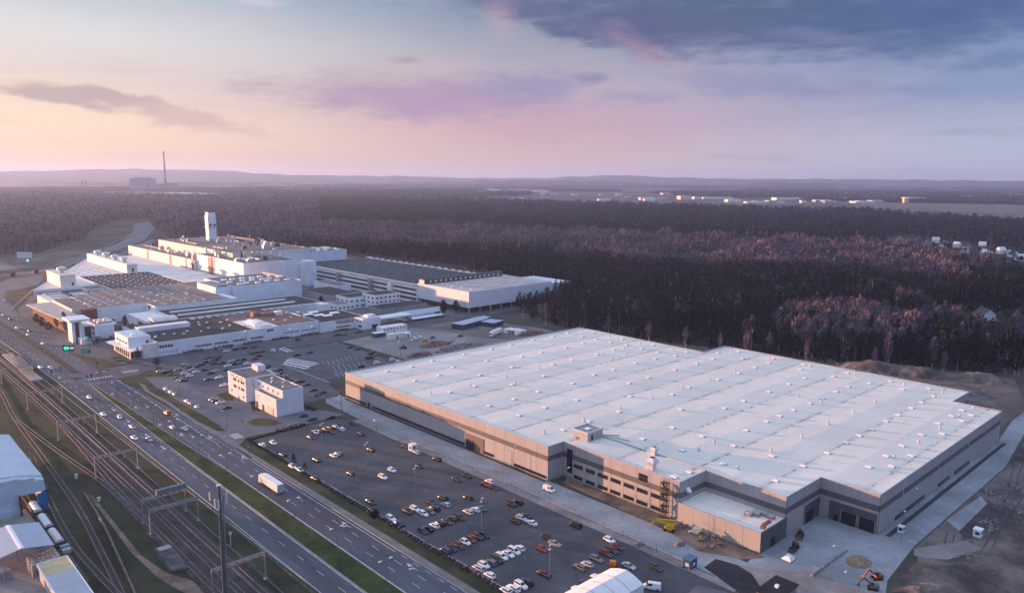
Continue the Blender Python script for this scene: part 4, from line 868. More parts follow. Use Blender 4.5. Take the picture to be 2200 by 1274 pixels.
def cars(wn, lst, where, group, head=0.0, flip=.5, name='parked_car', verb='', z=.07, far=False, jit=.03):
    lst = sorted(lst, key=lambda c: c[0]); cnt = {}
    for c in lst: cnt[(c[2], c[3])] = cnt.get((c[2], c[3]), 0) + 1
    seen = {}
    for c in lst:
        kx = (c[2], c[3]); seen[kx] = seen.get(kx, 0) + 1
        w = WORD.get(c[2], c[2]); kd = c[3]
        lab = f"{w} {kd} {where}" if cnt[kx] == 1 else (f"{ORD[seen[kx] - 1]} {w} {kd} from the left {where}" if cnt[kx] > 2 else f"{'left' if seen[kx] == 1 else 'right'} one of two {w} {kd}s {where}")
        x, y = G(*wn(c[0], c[1]), .75)
        rot = c[4] if len(c) > 4 else head + (math.pi if rnd.random() < flip else 0) + rnd.uniform(-jit, jit)
        place(kd, c[2], x, y, rot, lab, group, 'van' if 'van' in kd else 'car', name, z, far)
z7 = win(900, 900, 3.407); z6 = win(500, 860, 3.078); z4 = win(300, 700, 3.982); z3 = win(0, 640, 3.982)
H_, S_, E_, O_, M_, V_ = 'hatchback', 'saloon', 'estate car', 'off-roader', 'minivan', 'van'
g1 = 'cars on the large car park'
cars(z7, [(635, 1250, 'white', H_), (690, 1232, 'white', E_), (747, 1213, 'white', O_), (787, 1193, 'black', O_)], 'in the short row left of the tent', g1)
cars(z7, [(437, 1087, 'silver', E_), (476, 1063, 'white', H_), (525, 1045, 'grey', E_), (570, 1026, 'black', O_), (606, 1001, 'white', E_), (655, 983, 'white', S_), (697, 963, 'white', M_), (735, 940, 'white', H_)], 'in the row of mostly white cars', g1)
cars(z7, [(517, 1137, 'white', H_)], 'parked alone in front of the mostly white row', g1)
cars(z7, [(195, 955, 'blue', E_), (241, 940, 'black', S_), (293, 920, 'maroon', E_), (340, 895, 'white', H_), (381, 876, 'red', H_), (430, 856, 'dark', O_), (477, 845, 'black', H_)], 'in the row with the white and red cars', g1)
cars(z7, [(30, 815, 'dark', H_), (70, 798, 'black', S_), (113, 775, 'white', H_), (158, 760, 'black', H_), (208, 747, 'brown', S_), (247, 722, 'copper', H_), (297, 714, 'dark', E_)], 'in the long row with the copper coloured car', g1)
cars(z6, [(1157, 730, 'dark', O_), (1206, 714, 'white', E_), (1262, 745, 'white', H_), (1307, 731, 'grey', E_), (1338, 713, 'dark', O_)], 'in the five car row near the stunted tree', g1)
cars(z7, [(90, 605, 'dark', E_), (175, 575, 'dark', O_), (198, 623, 'pale', H_)], 'in the loose three above the five car row', g1)
cars(z7, [(362, 675, 'silver', E_), (411, 660, 'white', H_), (457, 650, 'grey', S_)], 'in the trio beside the long row', g1)
cars(z7, [(360, 572, 'black', H_)], 'standing alone amid the large car park', g1)
cars(z7, [(675, 617, 'black', O_), (722, 603, 'black', E_)], 'parked side by side in the middle', g1)
cars(z7, [(712, 742, 'black', H_), (752, 722, 'silver', E_), (782, 706, 'dark', S_), (825, 755, 'white', S_)], 'in the group of four near the middle', g1)
cars(z7, [(1147, 773, 'black', M_)], 'alone beside the roadside fence', g1)
cars(z7, [(940, 858, 'black', S_), (996, 907, 'beige', S_)], 'parked nose to tail above the red car', g1)
cars(z7, [(902, 945, 'red', H_)], 'under the double lamp post', g1); cars(z7, [(915, 1124, 'maroon', S_)], 'at the foot of the double lamp post', g1)
cars(z7, [(1395, 880, 'white', H_), (1452, 930, 'maroon', S_), (1412, 955, 'dark', E_), (1370, 978, 'maroon', E_)], 'in the row under the dirt heap', g1)
cars(z7, [(1300, 1018, 'grey', E_), (1233, 1057, 'silver', H_), (1178, 1078, 'grey', E_)], 'in the row behind the orange tow truck', g1)
cars(z7, [(1537, 1070, 'silver', S_)], 'right of the orange tow truck', g1); cars(z7, [(1735, 1078, 'dark', E_)], 'close to the blue site cabin', g1)
cars(z7, [(1310, 1155, 'white', S_), (1222, 1197, 'blue', H_), (1165, 1240, 'white', H_)], 'half hidden behind the white tent', g1)
cars(z7, [(1707, 1225, 'white', V_, .55)], 'on the lane right of the white tent', g1)
cars(z7, [(953, 513, 'white', V_, math.pi)], 'on the road at the warehouse corner', g1)
cars(z7, [(278, 437, 'black', S_), (350, 412, 'black', O_)], 'side by side below the warehouse door', g1)
cars(z7, [(515, 453, 'white', H_), (487, 472, 'red', S_), (548, 497, 'black', S_)], 'in the trio with a red car by the fence', g1)
cars(z6, [(915, 323, 'black', S_), (1230, 430, 'black', H_), (1350, 385, 'black', E_), (780, 480, 'brown', H_), (557, 390, 'brown', S_), (845, 218, 'dark', S_), (795, 148, 'black', S_)], 'standing scattered across the empty upper car park', g1)
cars(z6, [(667, 362, 'white', H_), (703, 350, 'grey', E_)], 'in the close pair on the upper car park', g1)
cars(z6, [(993, 502, 'white', E_), (1053, 457, 'white', H_)], 'parked apart in the middle of the park', g1)
cars(z6, [(1218, 341, 'silver', H_), (1140, 300, 'dark', H_)], 'beside the small white booth', g1)
cars(z6, [(548, 207, 'silver', S_), (585, 200, 'black', H_), (617, 190, 'red', H_), (650, 180, 'black', E_), (680, 170, 'silver', S_), (710, 162, 'dark', H_), (655, 207, 'dark', S_), (720, 188, 'white', H_)], 'in the dense row at the far end', g1)
cars(z6, [(515, 242, 'dark', H_), (195, 292, 'white', E_), (267, 277, 'white', H_), (333, 357, 'black', H_)], 'near the top left corner of the park', g1)
cars(z6, [(395, 433, 'white', H_), (445, 456, 'silver', S_), (547, 512, 'dark', S_)], 'at the hedge beside the little spruces', g1)
cars(z6, [(915, 667, 'black', S_)], 'alone opposite the truck trailer', g1); cars(z6, [(1047, 775, 'white', E_), (1103, 810, 'blue', S_)], 'by the stunted tree at the hatched kerb', g1)
g2 = 'cars on the road by the three storey building'
cars(z6, [(650, 110, 'black', S_, 1.4), (523, 125, 'dark', E_, 1.4), (467, 100, 'dark', H_, 1.2)], 'on the lane past the three storey building', g2, z=.1)
g3 = 'cars on the factory car park'
X_ = math.pi / 2
cars(z4, [(245, 390, 'dark', E_), (275, 412, 'dark', S_), (325, 374, 'beige', H_), (388, 333, 'silver', H_), (385, 404, 'white', H_), (430, 425, 'white', H_), (345, 457, 'silver', H_), (377, 464, 'black', S_)], 'at the left end of the factory car park', g3, head=X_, far=True, jit=.1)
cars(z4, [(483, 347, 'dark', H_), (490, 390, 'white', S_), (550, 375, 'brown', H_), (573, 307, 'black', H_), (655, 286, 'dark', H_), (700, 315, 'black', S_), (755, 340, 'white', S_), (748, 372, 'dark', S_), (838, 293, 'dark', S_), (922, 320, 'white', S_), (680, 437, 'white', S_), (722, 503, 'white', S_)], 'on the open factory car park', g3, head=X_, far=True, jit=.1)
cars(z4, [(220, 537, 'white', H_), (262, 563, 'white', H_), (298, 581, 'yellow', H_)], 'in the sunlit trio on the service lane', g3, flip=0, far=True)
cars(z4, [(400, 641, 'white', H_), (437, 661, 'beige', S_), (485, 689, 'white', H_)], 'in the second sunlit trio on the lane', g3, flip=0, far=True)
cars(z4, [(630, 626, 'silver', S_), (655, 638, 'dark', S_), (692, 653, 'white', S_), (745, 698, 'black', S_)], 'in front of the white three storey building', g3, head=X_, far=True)
cars(z4, [(1095, 350, 'dark', S_), (1128, 371, 'silver', S_), (1160, 414, 'white', S_), (1217, 404, 'black', S_), (1197, 437, 'dark', S_), (1290, 465, 'maroon', S_), (1385, 470, 'black', S_), (1482, 547, 'black', S_), (1025, 252, 'black', S_), (1175, 425, 'grey', S_), (1105, 388, 'white', S_)], 'in the rows behind the three storey building', g3, head=X_, far=True, jit=.06)
cars(z4, [(1137, 210, 'white', H_, .3), (1225, 196, 'white', S_), (1243, 202, 'silver', S_), (1260, 208, 'white', S_), (1285, 217, 'white', S_), (1350, 248, 'dark', O_), (1453, 225, 'dark', H_)], 'at the kerb side of the factory car park', g3, head=X_, far=True)
cars(z4, [(1795, 181, 'dark', S_), (1857, 198, 'dark', S_), (1985, 236, 'black', V_), (2022, 246, 'grey', S_), (1967, 273, 'black', V_), (2033, 314, 'white', M_), (1892, 347, 'black', M_), (2145, 283, 'dark', S_), (2165, 289, 'white', M_)], 'along the grass strip by the back lot', g3, head=X_, far=True, jit=.1)
cars(win(700, 680, 3.538), [(510, 325, 'dark', S_), (555, 342, 'white', M_), (560, 335, 'dark', H_)], 'half hidden behind the warehouse roof edge', g3, head=X_, far=True)
cars(z4, [(150, 372, 'dark', H_), (178, 385, 'silver', S_), (205, 397, 'black', S_), (300, 425, 'black', H_), (318, 440, 'grey', S_), (420, 352, 'dark', S_), (450, 372, 'silver', H_), (520, 330, 'black', S_), (612, 296, 'grey', S_), (635, 318, 'dark', S_), (790, 300, 'silver', S_), (800, 325, 'black', S_), (868, 310, 'grey', S_), (880, 286, 'black', H_), (985, 280, 'dark', S_), (610, 400, 'black', S_), (640, 385, 'silver', S_), (590, 455, 'dark', S_)], 'amid the loosely filled factory car park rows', g3, head=X_, far=True, jit=.1)
cars(z4, [(1085, 330, 'grey', S_), (1150, 395, 'dark', S_), (1230, 425, 'silver', S_), (1250, 447, 'black', S_), (1330, 478, 'grey', S_), (1425, 500, 'dark', S_), (1190, 375, 'black', S_)], 'in the tighter rows right of the roof house', g3, head=X_, far=True, jit=.06)
k_ = 0
for r_ in range(3):
    for i in range(10 - r_):
        x, y = G(*z4(1282 + 24.5 * i - 12 * r_ * 1.0, 290 + 4.4 * i + 17 * r_ * 1.0 + (i * 1.2 if r_ == 2 else 0)), .75); k_ += 1
        place(H_, 'white', x, y, 1.25, 'new white hatchback in the dense angled block of new white cars', 'new white cars in the dense block', far=True)
cars(z4, [(705, 192, 'silver', S_), (747, 212, 'white', S_), (820, 200, 'dark', S_), (830, 176, 'silver', S_), (895, 187, 'dark', S_), (975, 180, 'dark', S_), (1355, 112, 'dark', H_), (1680, 76, 'black', S_), (1720, 70, 'black', S_), (1752, 72, 'grey', S_), (1850, 52, 'grey', S_), (1880, 50, 'black', S_)], 'along the front wall of the factory hall', g3, head=X_, far=True)
g4 = 'cars driving on the highway'
cars(z3, [(25, 145, 'white', S_), (85, 181, 'dark', S_), (145, 255, 'white', S_), (250, 281, 'grey', S_), (238, 313, 'white', H_), (365, 388, 'white', S_)], 'on the far carriageway beyond the junction', g4, head=0, flip=0, name='driving_car', z=.1, far=True)
cars(z3, [(345, 590, 'white', S_), (432, 596, 'white', H_)], 'driving towards the junction', g4, head=math.pi, flip=0, name='driving_car', z=.1, far=True)
cars(z3, [(763, 848, 'white', H_), (885, 991, 'white', S_), (1022, 1016, 'white', H_), (1133, 1099, 'silver', S_), (1150, 1193, 'white', S_), (1277, 1207, 'silver', S_)], 'on the carriageway beside the railway', g4, head=math.pi, flip=0, name='driving_car', z=.1)
cars(z3, [(1428, 985, 'orange', V_), (1473, 1103, 'white', H_), (1577, 1115, 'white', S_)], 'on the carriageway beside the lawn, heading away', g4, head=0, flip=0, name='driving_car', z=.1)
g5 = 'vehicles on the back lot'
q6 = win(800, 540, 4.394)
cars(q6, [(390, 830, 'white', V_, 2.0), (440, 820, 'white', V_, 1.9), (490, 842, 'yellow', V_, 1.5), (565, 812, 'dark', S_, 1.8), (745, 842, 'silver', S_, 1.6), (828, 796, 'black', S_, 1.4)], 'on the pale back lot behind the warehouse', g5, far=True)
# articulated trucks
def truck(x, y, rot, label):
    t = thing('articulated_truck', label, 'truck', (x, y, .1), rot, 'articulated trucks')
    Wt = mat('truck_white', (.84, .84, .84), .45)
    local(t, 'trailer', MB().box(-1.25, 1.25, -7.9, 4.9, 1.15, 3.95).box(-1.0, 1.0, -7.6, 4.0, .85, 1.15), Wt)
    local(t, 'rear_door', MB().box(-1.15, -.04, -7.97, -7.9, 1.25, 3.85).box(.04, 1.15, -7.97, -7.9, 1.25, 3.85), mat('door_grey', (.42, .42, .46), .5))
    local(t, 'underrun_bar', MB().box(-1.2, 1.2, -8.0, -7.8, .5, .7), SHUT)
    local(t, 'cab', MB().loft([[(-1.2, 5.5, .6), (1.2, 5.5, .6), (1.2, 5.5, 3.7), (-1.2, 5.5, 3.7)], [(-1.22, 7.2, .5), (1.22, 7.2, .5), (1.22, 7.2, 3.5), (-1.22, 7.2, 3.5)], [(-1.15, 7.9, .5), (1.15, 7.9, .5), (1.1, 7.7, 2.9), (-1.1, 7.7, 2.9)]]), Wt)
    local(t, 'windscreen', MB().face([(-1.05, 7.86, 1.85), (-1.02, 7.76, 2.7), (1.02, 7.76, 2.7), (1.05, 7.86, 1.85)]), CGLASS)
    local(t, 'side_mark', MB().box(1.25, 1.265, -5.6, -4.9, 2.1, 2.9), mat('mark_red', (.22, .03, .04), .5)); local(t, 'side_mark', MB().box(1.25, 1.265, -4.6, -2.8, 2.3, 2.5), mat('mark_grey', (.3, .28, .3), .5))
    for yy in (-6.6, -5.3, -4.0, 3.6, 6.6):
        for sx_ in (-1, 1): w = local(t, 'wheel', MB().tube((sx_ * .85, yy, .5), (sx_ * 1.22, yy, .5), .5, n=12), TYRE); local(w, 'rim', MB().tube((sx_ * 1.22, yy, .5), (sx_ * 1.24, yy, .5), .28, n=8), RIM)
    for sx_ in (-1, 1): local(t, 'tail_light', MB().box(sx_ * .9 - .2, sx_ * .9 + .2, -8.02, -7.97, .75, .95), TLAMP); local(t, 'headlight', MB().box(sx_ * .85 - .2, sx_ * .85 + .2, 7.85, 7.95, .7, .95), HLAMP)
    return t
x, y = G(*z6(262, 577), .1); truck(x - .6, y, 0, 'white articulated truck driving away on the highway beside the lawn')
x, y = G(*q6(1165, 790), .1); truck(x, y, math.pi * .62, 'white articulated truck parked by the blue site offices')
# orange tow truck
x, y = G(*z7(1412, 1088), .5); t = thing('tow_truck', 'orange cab tow truck with an empty flat bed behind the tent', 'truck', (x, y, .07), -1.1)
local(t, 'cab', MB().loft([[(-.95, .8, .5), (.95, .8, .5), (.95, .8, 2.0), (-.95, .8, 2.0)], [(-.95, 2.0, .5), (.95, 2.0, .5), (.9, 1.9, 1.95), (-.9, 1.9, 1.95)], [(-.9, 2.9, .5), (.9, 2.9, .5), (.85, 2.9, 1.05), (-.85, 2.9, 1.05)]]), mat('tow_orange', (.62, .27, .03), .4))
local(t, 'windscreen', MB().face([(-.8, 2.06, 1.2), (-.75, 1.96, 1.85), (.75, 1.96, 1.85), (.8, 2.06, 1.2)]), CGLASS); local(t, 'flat_bed', MB().box(-1, 1, -3, .7, .7, .9).box(-1, -.92, -3, .7, .9, 1.05).box(.92, 1, -3, .7, .9, 1.05), mat('bed_red', (.2, .05, .03), .6))
for yy in (-2, 2.0):
    for sx_ in (-1, 1): local(t, 'wheel', MB().tube((sx_ * .75, yy, .4), (sx_ * 1.0, yy, .4), .4, n=12), TYRE)

# ------------------------------------------------------------------ lamps, masts, railway portals
POLE = mat('galvanised_pole', (.20, .20, .22), .5, metal=.3); LHEAD = mat('lamp_head', (.66, .67, .70), .4)
def lamp_proto(arms, h, reach, r=.15):
    t = thing('street_lamp', 'x', 'street lamp')
    local(t, 'pole', MB().tube((0, 0, 0), (0, 0, h), r, r * .6, n=8), POLE)
    for a in arms:
        d = Vector((math.cos(a), math.sin(a), 0)); local(t, 'arm', MB().beam((0, 0, h - .05), d * reach + Vector((0, 0, h + .25)), .1), POLE)
        c = d * (reach + .35); hd = local(t, 'lamp_head', MB().loft([[(c.x - .55, c.y - .22, h + .2), (c.x + .55, c.y - .22, h + .2), (c.x + .55, c.y + .22, h + .2), (c.x - .55, c.y + .22, h + .2)], [(c.x - .4, c.y - .15, h + .42), (c.x + .4, c.y - .15, h + .42), (c.x + .4, c.y + .15, h + .42), (c.x - .4, c.y + .15, h + .42)]]), LHEAD)
    return t
LP = {'double': lamp_proto((0, math.pi), 9.8, 1.4), 'lot': lamp_proto((.4, math.pi + .4), 9.6, .9), 'single': lamp_proto((0,), 9.0, 1.3), 'thin': lamp_proto((0,), 9.5, .5, .07)}
lu = set()
def lamp(kind, x, y, rot, label, group):
    o = copy_tree(LP[kind]) if kind in lu else LP[kind]; lu.add(kind)
    o.location = (x, y, .05); o.rotation_euler = (0, 0, rot); tag(o, label, 'street lamp', group)
for k, y in enumerate((137, 164, 190, 217, 244, 271, 298, 325, 352, 380, 406, 433)): lamp('double', 106.6, y, 0, f'{ORD[k]} double armed lamp on the highway lawn, counted from the bottom of the photo', 'double lamps on the median')
for (x, y), w in zip(((145, 139), (151.4, 176), (151.6, 213), (152, 246), (151, 279)), ('over the red cars', 'near the copper coloured car', 'by the three car group', 'amid the emptier upper half', 'at the top of the park')): lamp('lot', x, y, .3, f'double headed lamp on the large car park {w}', 'lamps on the large car park')
for (x, y), w in zip(((171, 268), (129, 325), (179, 311), (177, 469.5), (159, 470), (210, 487), (252, 473), (269, 392), (395, 410), (236, 474), (134, 398), (130, 372)), ('by the white booth', 'at the crossing to the car park', 'at the bend to the warehouse', 'in front of the front hall windows', 'near the entrance pavilion', 'under the rust red roof', 'by the office wing', 'on the grass strip of the back lot', 'by the blue site offices', 'between gatehouse and front hall', 'by the first sunlit trio', 'by the second sunlit trio')): lamp('single', x, y, 2.2 if x < 140 else 1.57, f'slim single street lamp {w}', 'slim lamps by the side roads')
for (x, y), w in zip(((193, 76.5), (205, 85), (244, 80), (266, 84), (191.5, 150), (192, 176), (192.6, 205), (182, 118)), ('beside the black roofs', 'by the long white pipe', 'at the dock corner', 'right of the dock corner', 'facing the office windows', 'at the office recess', 'by the long facade', 'next to the blue cabin')): lamp('thin', x, y, 0, f'thin lamp pole on the warehouse yard {w}', 'thin lamps round the warehouse')
LAT = mat('lattice_steel', (.28, .29, .32), .55, metal=.3)
def portal(y, x0, x1, h, label, deep=.8):
    t = thing('catenary_portal', label, 'rail portal', ((x0 + x1) / 2, y, 0), group='railway portals')
    for x in (x0, x1): part(t, 'post', MB().box(x - .18, x + .18, y - .22, y + .22, 0, h), LAT); part(t, 'footing', MB().box(x - .5, x + .5, y - .5, y + .5, 0, .5), CONC)
    mb = MB()
    for z in (h - deep, h):
        for dy in (-.3, .3): mb.beam((x0, y + dy, z), (x1, y + dy, z), .17)
    n = 14
    for k in range(n):
        a, b = x0 + (x1 - x0) * k / n, x0 + (x1 - x0) * (k + 1) / n
        for dy in (-.3, .3): mb.beam((a, y + dy, h - deep if k % 2 else h), (b, y + dy, h if k % 2 else h - deep), .11)
    part(t, 'truss', mb, LAT)
    for x in (76.4, 81.0): part(t, 'hanger', MB().beam((x - .3, y, h - deep), (x - .3, y, h - deep - 2.2), .1).beam((x + .3, y, h - deep), (x + .3, y, h - deep - 2.2), .1).beam((x - .3, y, h - deep - 2.2), (x + 1.3, y, h - deep - 1.7), .07), LAT)
    return t
for y, w in ((134, 'cut by the bottom edge'), (193.5, 'behind the phone mast'), (243.5, 'in front of the signal gantry'), (305, 'by the crossover track'), (361, 'fourth from the signal gantry'), (420.5, 'before the platform'), (483, 'beside the platform end'), (545, 'beyond the platform')):
    bx = bend(y); portal(y, 70.6 + bx, 85.6 + bx, 8.4, f'steel catenary portal over the main tracks {w}')
for xc, w in ((77.0, 'second from the highway'), (81.6, 'nearest the highway')):
    t = thing('overhead_wire', f'thin overhead wire above the main track {w}', 'overhead wire', (xc, 130, 0)); mb = MB(); ys_ = [134, 193.5, 243.5, 305, 361, 420.5, 483, 545]
    for a, b in zip(ys_, ys_[1:]):
        for j in range(6):
            u0, u1 = j / 6, (j + 1) / 6; z0, z1 = [6.6 - 1.0 * 4 * u * (1 - u) for u in (u0, u1)]; y0, y1 = a + (b - a) * u0, a + (b - a) * u1
            mb.beam((xc + bend(y0), y0, z0), (xc + bend(y1), y1, z1), .05)
        mb.beam((xc + bend(a), a, 5.5), (xc + bend(b), b, 5.5), .05)
    part(t, 'wire', mb, LAT)
t = portal(253.5, 71.4, 85.2, 8.4, 'heavier catenary portal with a wide signal gantry box over the tracks'); part(t, 'gantry_walk', MB().box(76, 85.6, 252.9, 254.1, 8.4, 10.2), mat('gantry_blue', (.16, .19, .22), .6))
PLF = thing('railway_platform', 'pale railway platform slab at the left edge of the photo', 'platform', (80, 505, 0)); part(PLF, 'slab', MB().box(82.6, 88.0, 476, 560, 0, .9), mat('platform_paving', (.34, .29, .29), .85, .1, .3)); part(PLF, 'shelter_roof', MB().box(83.4, 87.2, 490, 530, 4.2, 4.5), GREYR)
for k in range(4): part(PLF, 'shelter_post', MB().beam((85.3, 488 + 16 * k, .9), (85.3, 488 + 16 * k, 4.2), .25), CONC)
MX, MY = G(487, 1340)
t = thing('phone_mast', 'tall grey phone mast with white panel antennas rising in front of the tracks', 'phone mast', (MX, MY, 0)); MASTM = mat('mast_steel', (.15, .16, .18), .5, metal=.4)
part(t, 'pole', MB().tube((MX, MY, 0), (MX, MY, 37.2), .62, .36, n=12), MASTM); part(t, 'cable_tray', MB().box(MX + .45, MX + .72, MY - .8, MY - .55, 0, 35), mat('tray_steel', (.30, .32, .35), .4, metal=.5)); part(t, 'cap', MB().tube((MX, MY, 37.2), (MX, MY, 37.5), .6, n=12), LHEAD)
for k, (a, b, z0, z1) in enumerate(((-2.5, .3, 33.2, 35.4), (-.8, -.9, 31.9, 34.2), (.1, -1.0, 31.6, 34.0), (2.1, -.8, 33.2, 35.8))):
    u = RT0 * a; p = Vector((MX, MY, 0)) + u + Vector((hf.x, hf.y, 0)) * b; part(t, 'antenna', MB().box(p.x - .17, p.x + .17, p.y - .12, p.y + .12, z0, z1), LHEAD); part(t, 'antenna_arm', MB().beam((MX, MY, (z0 + z1) / 2), (p.x, p.y, (z0 + z1) / 2), .09), MASTM)
for dx, dy in ((1.2, -.4), (-1.3, .2)): part(t, 'antenna_arm', MB().beam((MX, MY, 35.6), (MX + dx * 1.2, MY + dy, 35.2), .08), MASTM)

# ------------------------------------------------------------------ shed, wagons and stone yard at the lower left
BL = mat('pale_blue_membrane', (.46, .55, .66), .6, .08, .1)
SHD = thing('pale_blue_shed', 'big pale blue membrane shed with an open blue door at its corner', 'shed', (38, 320, 0))
part(SHD, 'roof', MB().loft([[(51.2, y, 10.4), (44, y, 12.2), (36, y, 13.2), (28, y, 13.4), (28, y, 13.0), (36, y, 12.8), (44, y, 11.8), (51.0, y, 10.0)] for y in (292.5, 300, 320, 349)]), BL)
part(SHD, 'wall', MB().box(50.6, 51.0, 293.5, 348.6, 0, 10.1).box(28, 43.6, 288.8, 289.2, 0, 12.4).box(43.6, 48.2, 288.8, 289.2, 6.2, 11.6).box(48.2, 51, 288.8, 289.2, 6.2, 10.2).loft([[(28, 289.0, 13), (44, 289.0, 12), (51, 289, 10.1)], [(28, 293, 13), (44, 293, 12), (51, 293, 10.1)]]), BL)
part(SHD, 'door_leaf', MB().box(48.2, 51.2, 286.6, 286.9, .2, 6.4), mat('door_blue', (.02, .14, .34), .45)); part(SHD, 'door_frame', MB().box(43.3, 43.6, 286.4, 289, 0, 6.6), SHUT)
part(SHD, 'base_wall', MB().box(28, 43.4, 288.0, 288.7, 0, 2.2), BL)
WAG = mat('wagon_steel', (.055, .058, .065), .7, .2, .6); ROLL = mat('wrapped_roll', (.60, .62, .66), .5)
def wagon(x, y0, y1, label, load=None):
    t = thing('freight_wagon', label, 'freight wagon', (x, (y0 + y1) / 2, .6), group='freight wagons')
    part(t, 'body', MB().box(x - 1.5, x + 1.5, y0 + .3, y1 - .3, 1.3, 1.6).box(x - 1.5, x - 1.38, y0 + .3, y1 - .3, 1.6, 2.7).box(x + 1.38, x + 1.5, y0 + .3, y1 - .3, 1.6, 2.7).box(x - 1.38, x + 1.38, y0 + .3, y0 + .42, 1.6, 2.7).box(x - 1.38, x + 1.38, y1 - .42, y1 - .3, 1.6, 2.7), WAG)
    for yy in (y0 + 2.2, y1 - 2.2):
        part(t, 'bogie', MB().box(x - 1.0, x + 1.0, yy - 1.3, yy + 1.3, .75, 1.3), WAG)
    if load:
        for k in range(load):
            yy = y0 + 1.2 + (y1 - y0 - 2.4) * (k + .5) / load; part(t, 'load_cover', MB().tube((x, yy - 1.35, 2.0), (x, yy + 1.35, 2.0), 1.28, n=14), ROLL)
    else: part(t, 'load', MB().box(x - 1.36, x + 1.36, y0 + .45, y1 - .45, 1.6, 2.2), mat('scrap_load', (.16, .15, .17), .9, .3, .8))
wagon(47.2, 251, 264, 'open freight wagon with three white rolls beside the canopy roof', 4); wagon(47.2, 265, 278, 'open freight wagon with white rolls in front of the shed door', 4); wagon(47.2, 279.5, 291, 'freight wagon with rolls half inside the blue shed door', 3)
for k, w in enumerate(('nearest the shed corner', 'second from the shed corner', 'third from the shed corner', 'farthest along the shed roof')): wagon(53.0, 299 + 12 * k, 310.5 + 12 * k, f'dark open freight wagon beside the shed wall, {w}')
CNP = thing('yard_canopy', 'open sided canopy with a pale blue gable roof and white ridge strip', 'canopy', (36, 253, 0))
part(CNP, 'roof', MB().loft([[(28, y, 6.0), (35.9, y, 7.6), (44, y, 6.0), (44, y, 5.8), (35.9, y, 7.4), (28, y, 5.8)] for y in (243.4, 263.2)]), mat('blue_grey_sheet', (.36, .43, .54), .5, .06, .2)); part(CNP, 'ridge_strip', MB().loft([[(35.2, y, 7.52), (35.9, y, 7.7), (36.6, y, 7.52)] for y in (243.4, 263.2)]), DOME)
for x in (28.4, 36, 43.6):
    for y in (244, 253, 262.6): part(CNP, 'post', MB().beam((x, y, 0), (x, y, 5.8 if x != 36 else 7.3), .3), LAT)
part(CNP, 'tie_beam', MB().beam((28.2, 243.8, 5.6), (43.8, 243.8, 5.6), .25), LAT)
STN = thing('flat_roofed_store', 'flat roofed store with one yellow roof sheet at the bottom left corner', 'store', (42, 215, 0))
part(STN, 'wall', MB().box(38.4, 45.4, 190, 236.6, 0, 4.3), mat('store_wall', (.52, .48, .46), .7, .1, .3)); part(STN, 'roof', MB().box(38.3, 45.5, 190, 227.6, 4.3, 4.45), mat('store_roof', (.42, .45, .52), .7, .08, .2)); part(STN, 'roof_sheet', MB().box(38.3, 45.5, 227.6, 236.7, 4.3, 4.48), mat('yellow_sheet', (.52, .43, .26), .7, .12, .3)); part(STN, 'roof_edge', MB().box(45.5, 45.8, 190, 236.7, 4.1, 4.6).box(38.0, 38.3, 190, 236.7, 4.1, 4.6).box(38.3, 45.5, 236.7, 236.95, 4.1, 4.6), DOME)
SLB = mat('stone_block', (.30, .28, .29), .9, .25, .5)
for r_ in range(4):
    for k in range(7):
        x, y = 37.2 + k * 1.12, 238.4 + r_ * 1.9 + k * .55
        nz_ = 3 if k else 4
        t = tag(link('stone_stack', (lambda mb: [mb.box(x + rnd.uniform(-.04, .04), x + 1.0, y + rnd.uniform(-.05, .05), y + 1.7, q_ * .95 + .05, q_ * .95 + .92) for q_ in range(nz_)] and mb)(MB()), SLB), 'stacked pallet of grey stone blocks in the pile beside the flat roofed store', 'stone pallet', 'stone pallets beside the store')
for r_ in range(2):
    for k in range(3):
        x, y = 29.0 + k * 1.2, 241 + r_ * 2; tag(link('stone_stack', (lambda mb: [mb.box(x, x + 1.1, y, y + 1.8, q_ * 1.1 + .05, q_ * 1.1 + 1.05) for q_ in range(3)] and mb)(MB()), SLB), 'stacked pallet of dark stone at the very left edge under the canopy', 'stone pallet', 'stone pallets at the left edge')
for k, (x, y) in enumerate(((47.9, 250.6), (47.8, 247.4))): tag(link('loading_crate', MB().box(x - 1.1, x + 1.1, y - .9, y + .9, .6, 1.7).box(x - 1.2, x + 1.2, y - 1.0, y + 1.0, 1.7, 1.8), mat('crate_green', (.30, .38, .38), .6)), ('pale green crate nearest the freight wagons' if k == 0 else 'pale green crate beside the corner of the flat roofed store'), 'crate')
ground('stone_yard', [(10, 180), (46.5, 180), (46.5, 247), (45.4, 292), (28, 292), (10, 292)], .055, CONCD)
for p, h in (((1201, 640), 1.6), ((1557, 1000), 1.4)):
    x, y = G(*win(0, 940, 7.323)(*p)); o = link('relay_cabinet', MB().box(x - .45, x + .45, y - .35, y + .35, 0, h).box(x - .5, x + .5, y - .4, y + .4, h, h + .1), LHEAD); tag(o, 'white relay cabinet beside the siding tracks' if h > 1.5 else 'slim white marker cabinet on the grass by the branch track', 'relay cabinet')
x, y = G(*win(300, 1000, 4.65)(912, 800)); t = thing('rail_signal', 'small white railway signal post near the highway kerb', 'rail signal', (x, y, 0)); part(t, 'post', MB().tube((x, y, 0), (x, y, 4.2), .1, n=6), LHEAD); part(t, 'signal_head', MB().box(x - .3, x + .3, y - .15, y + .15, 3.6, 4.6), LHEAD)

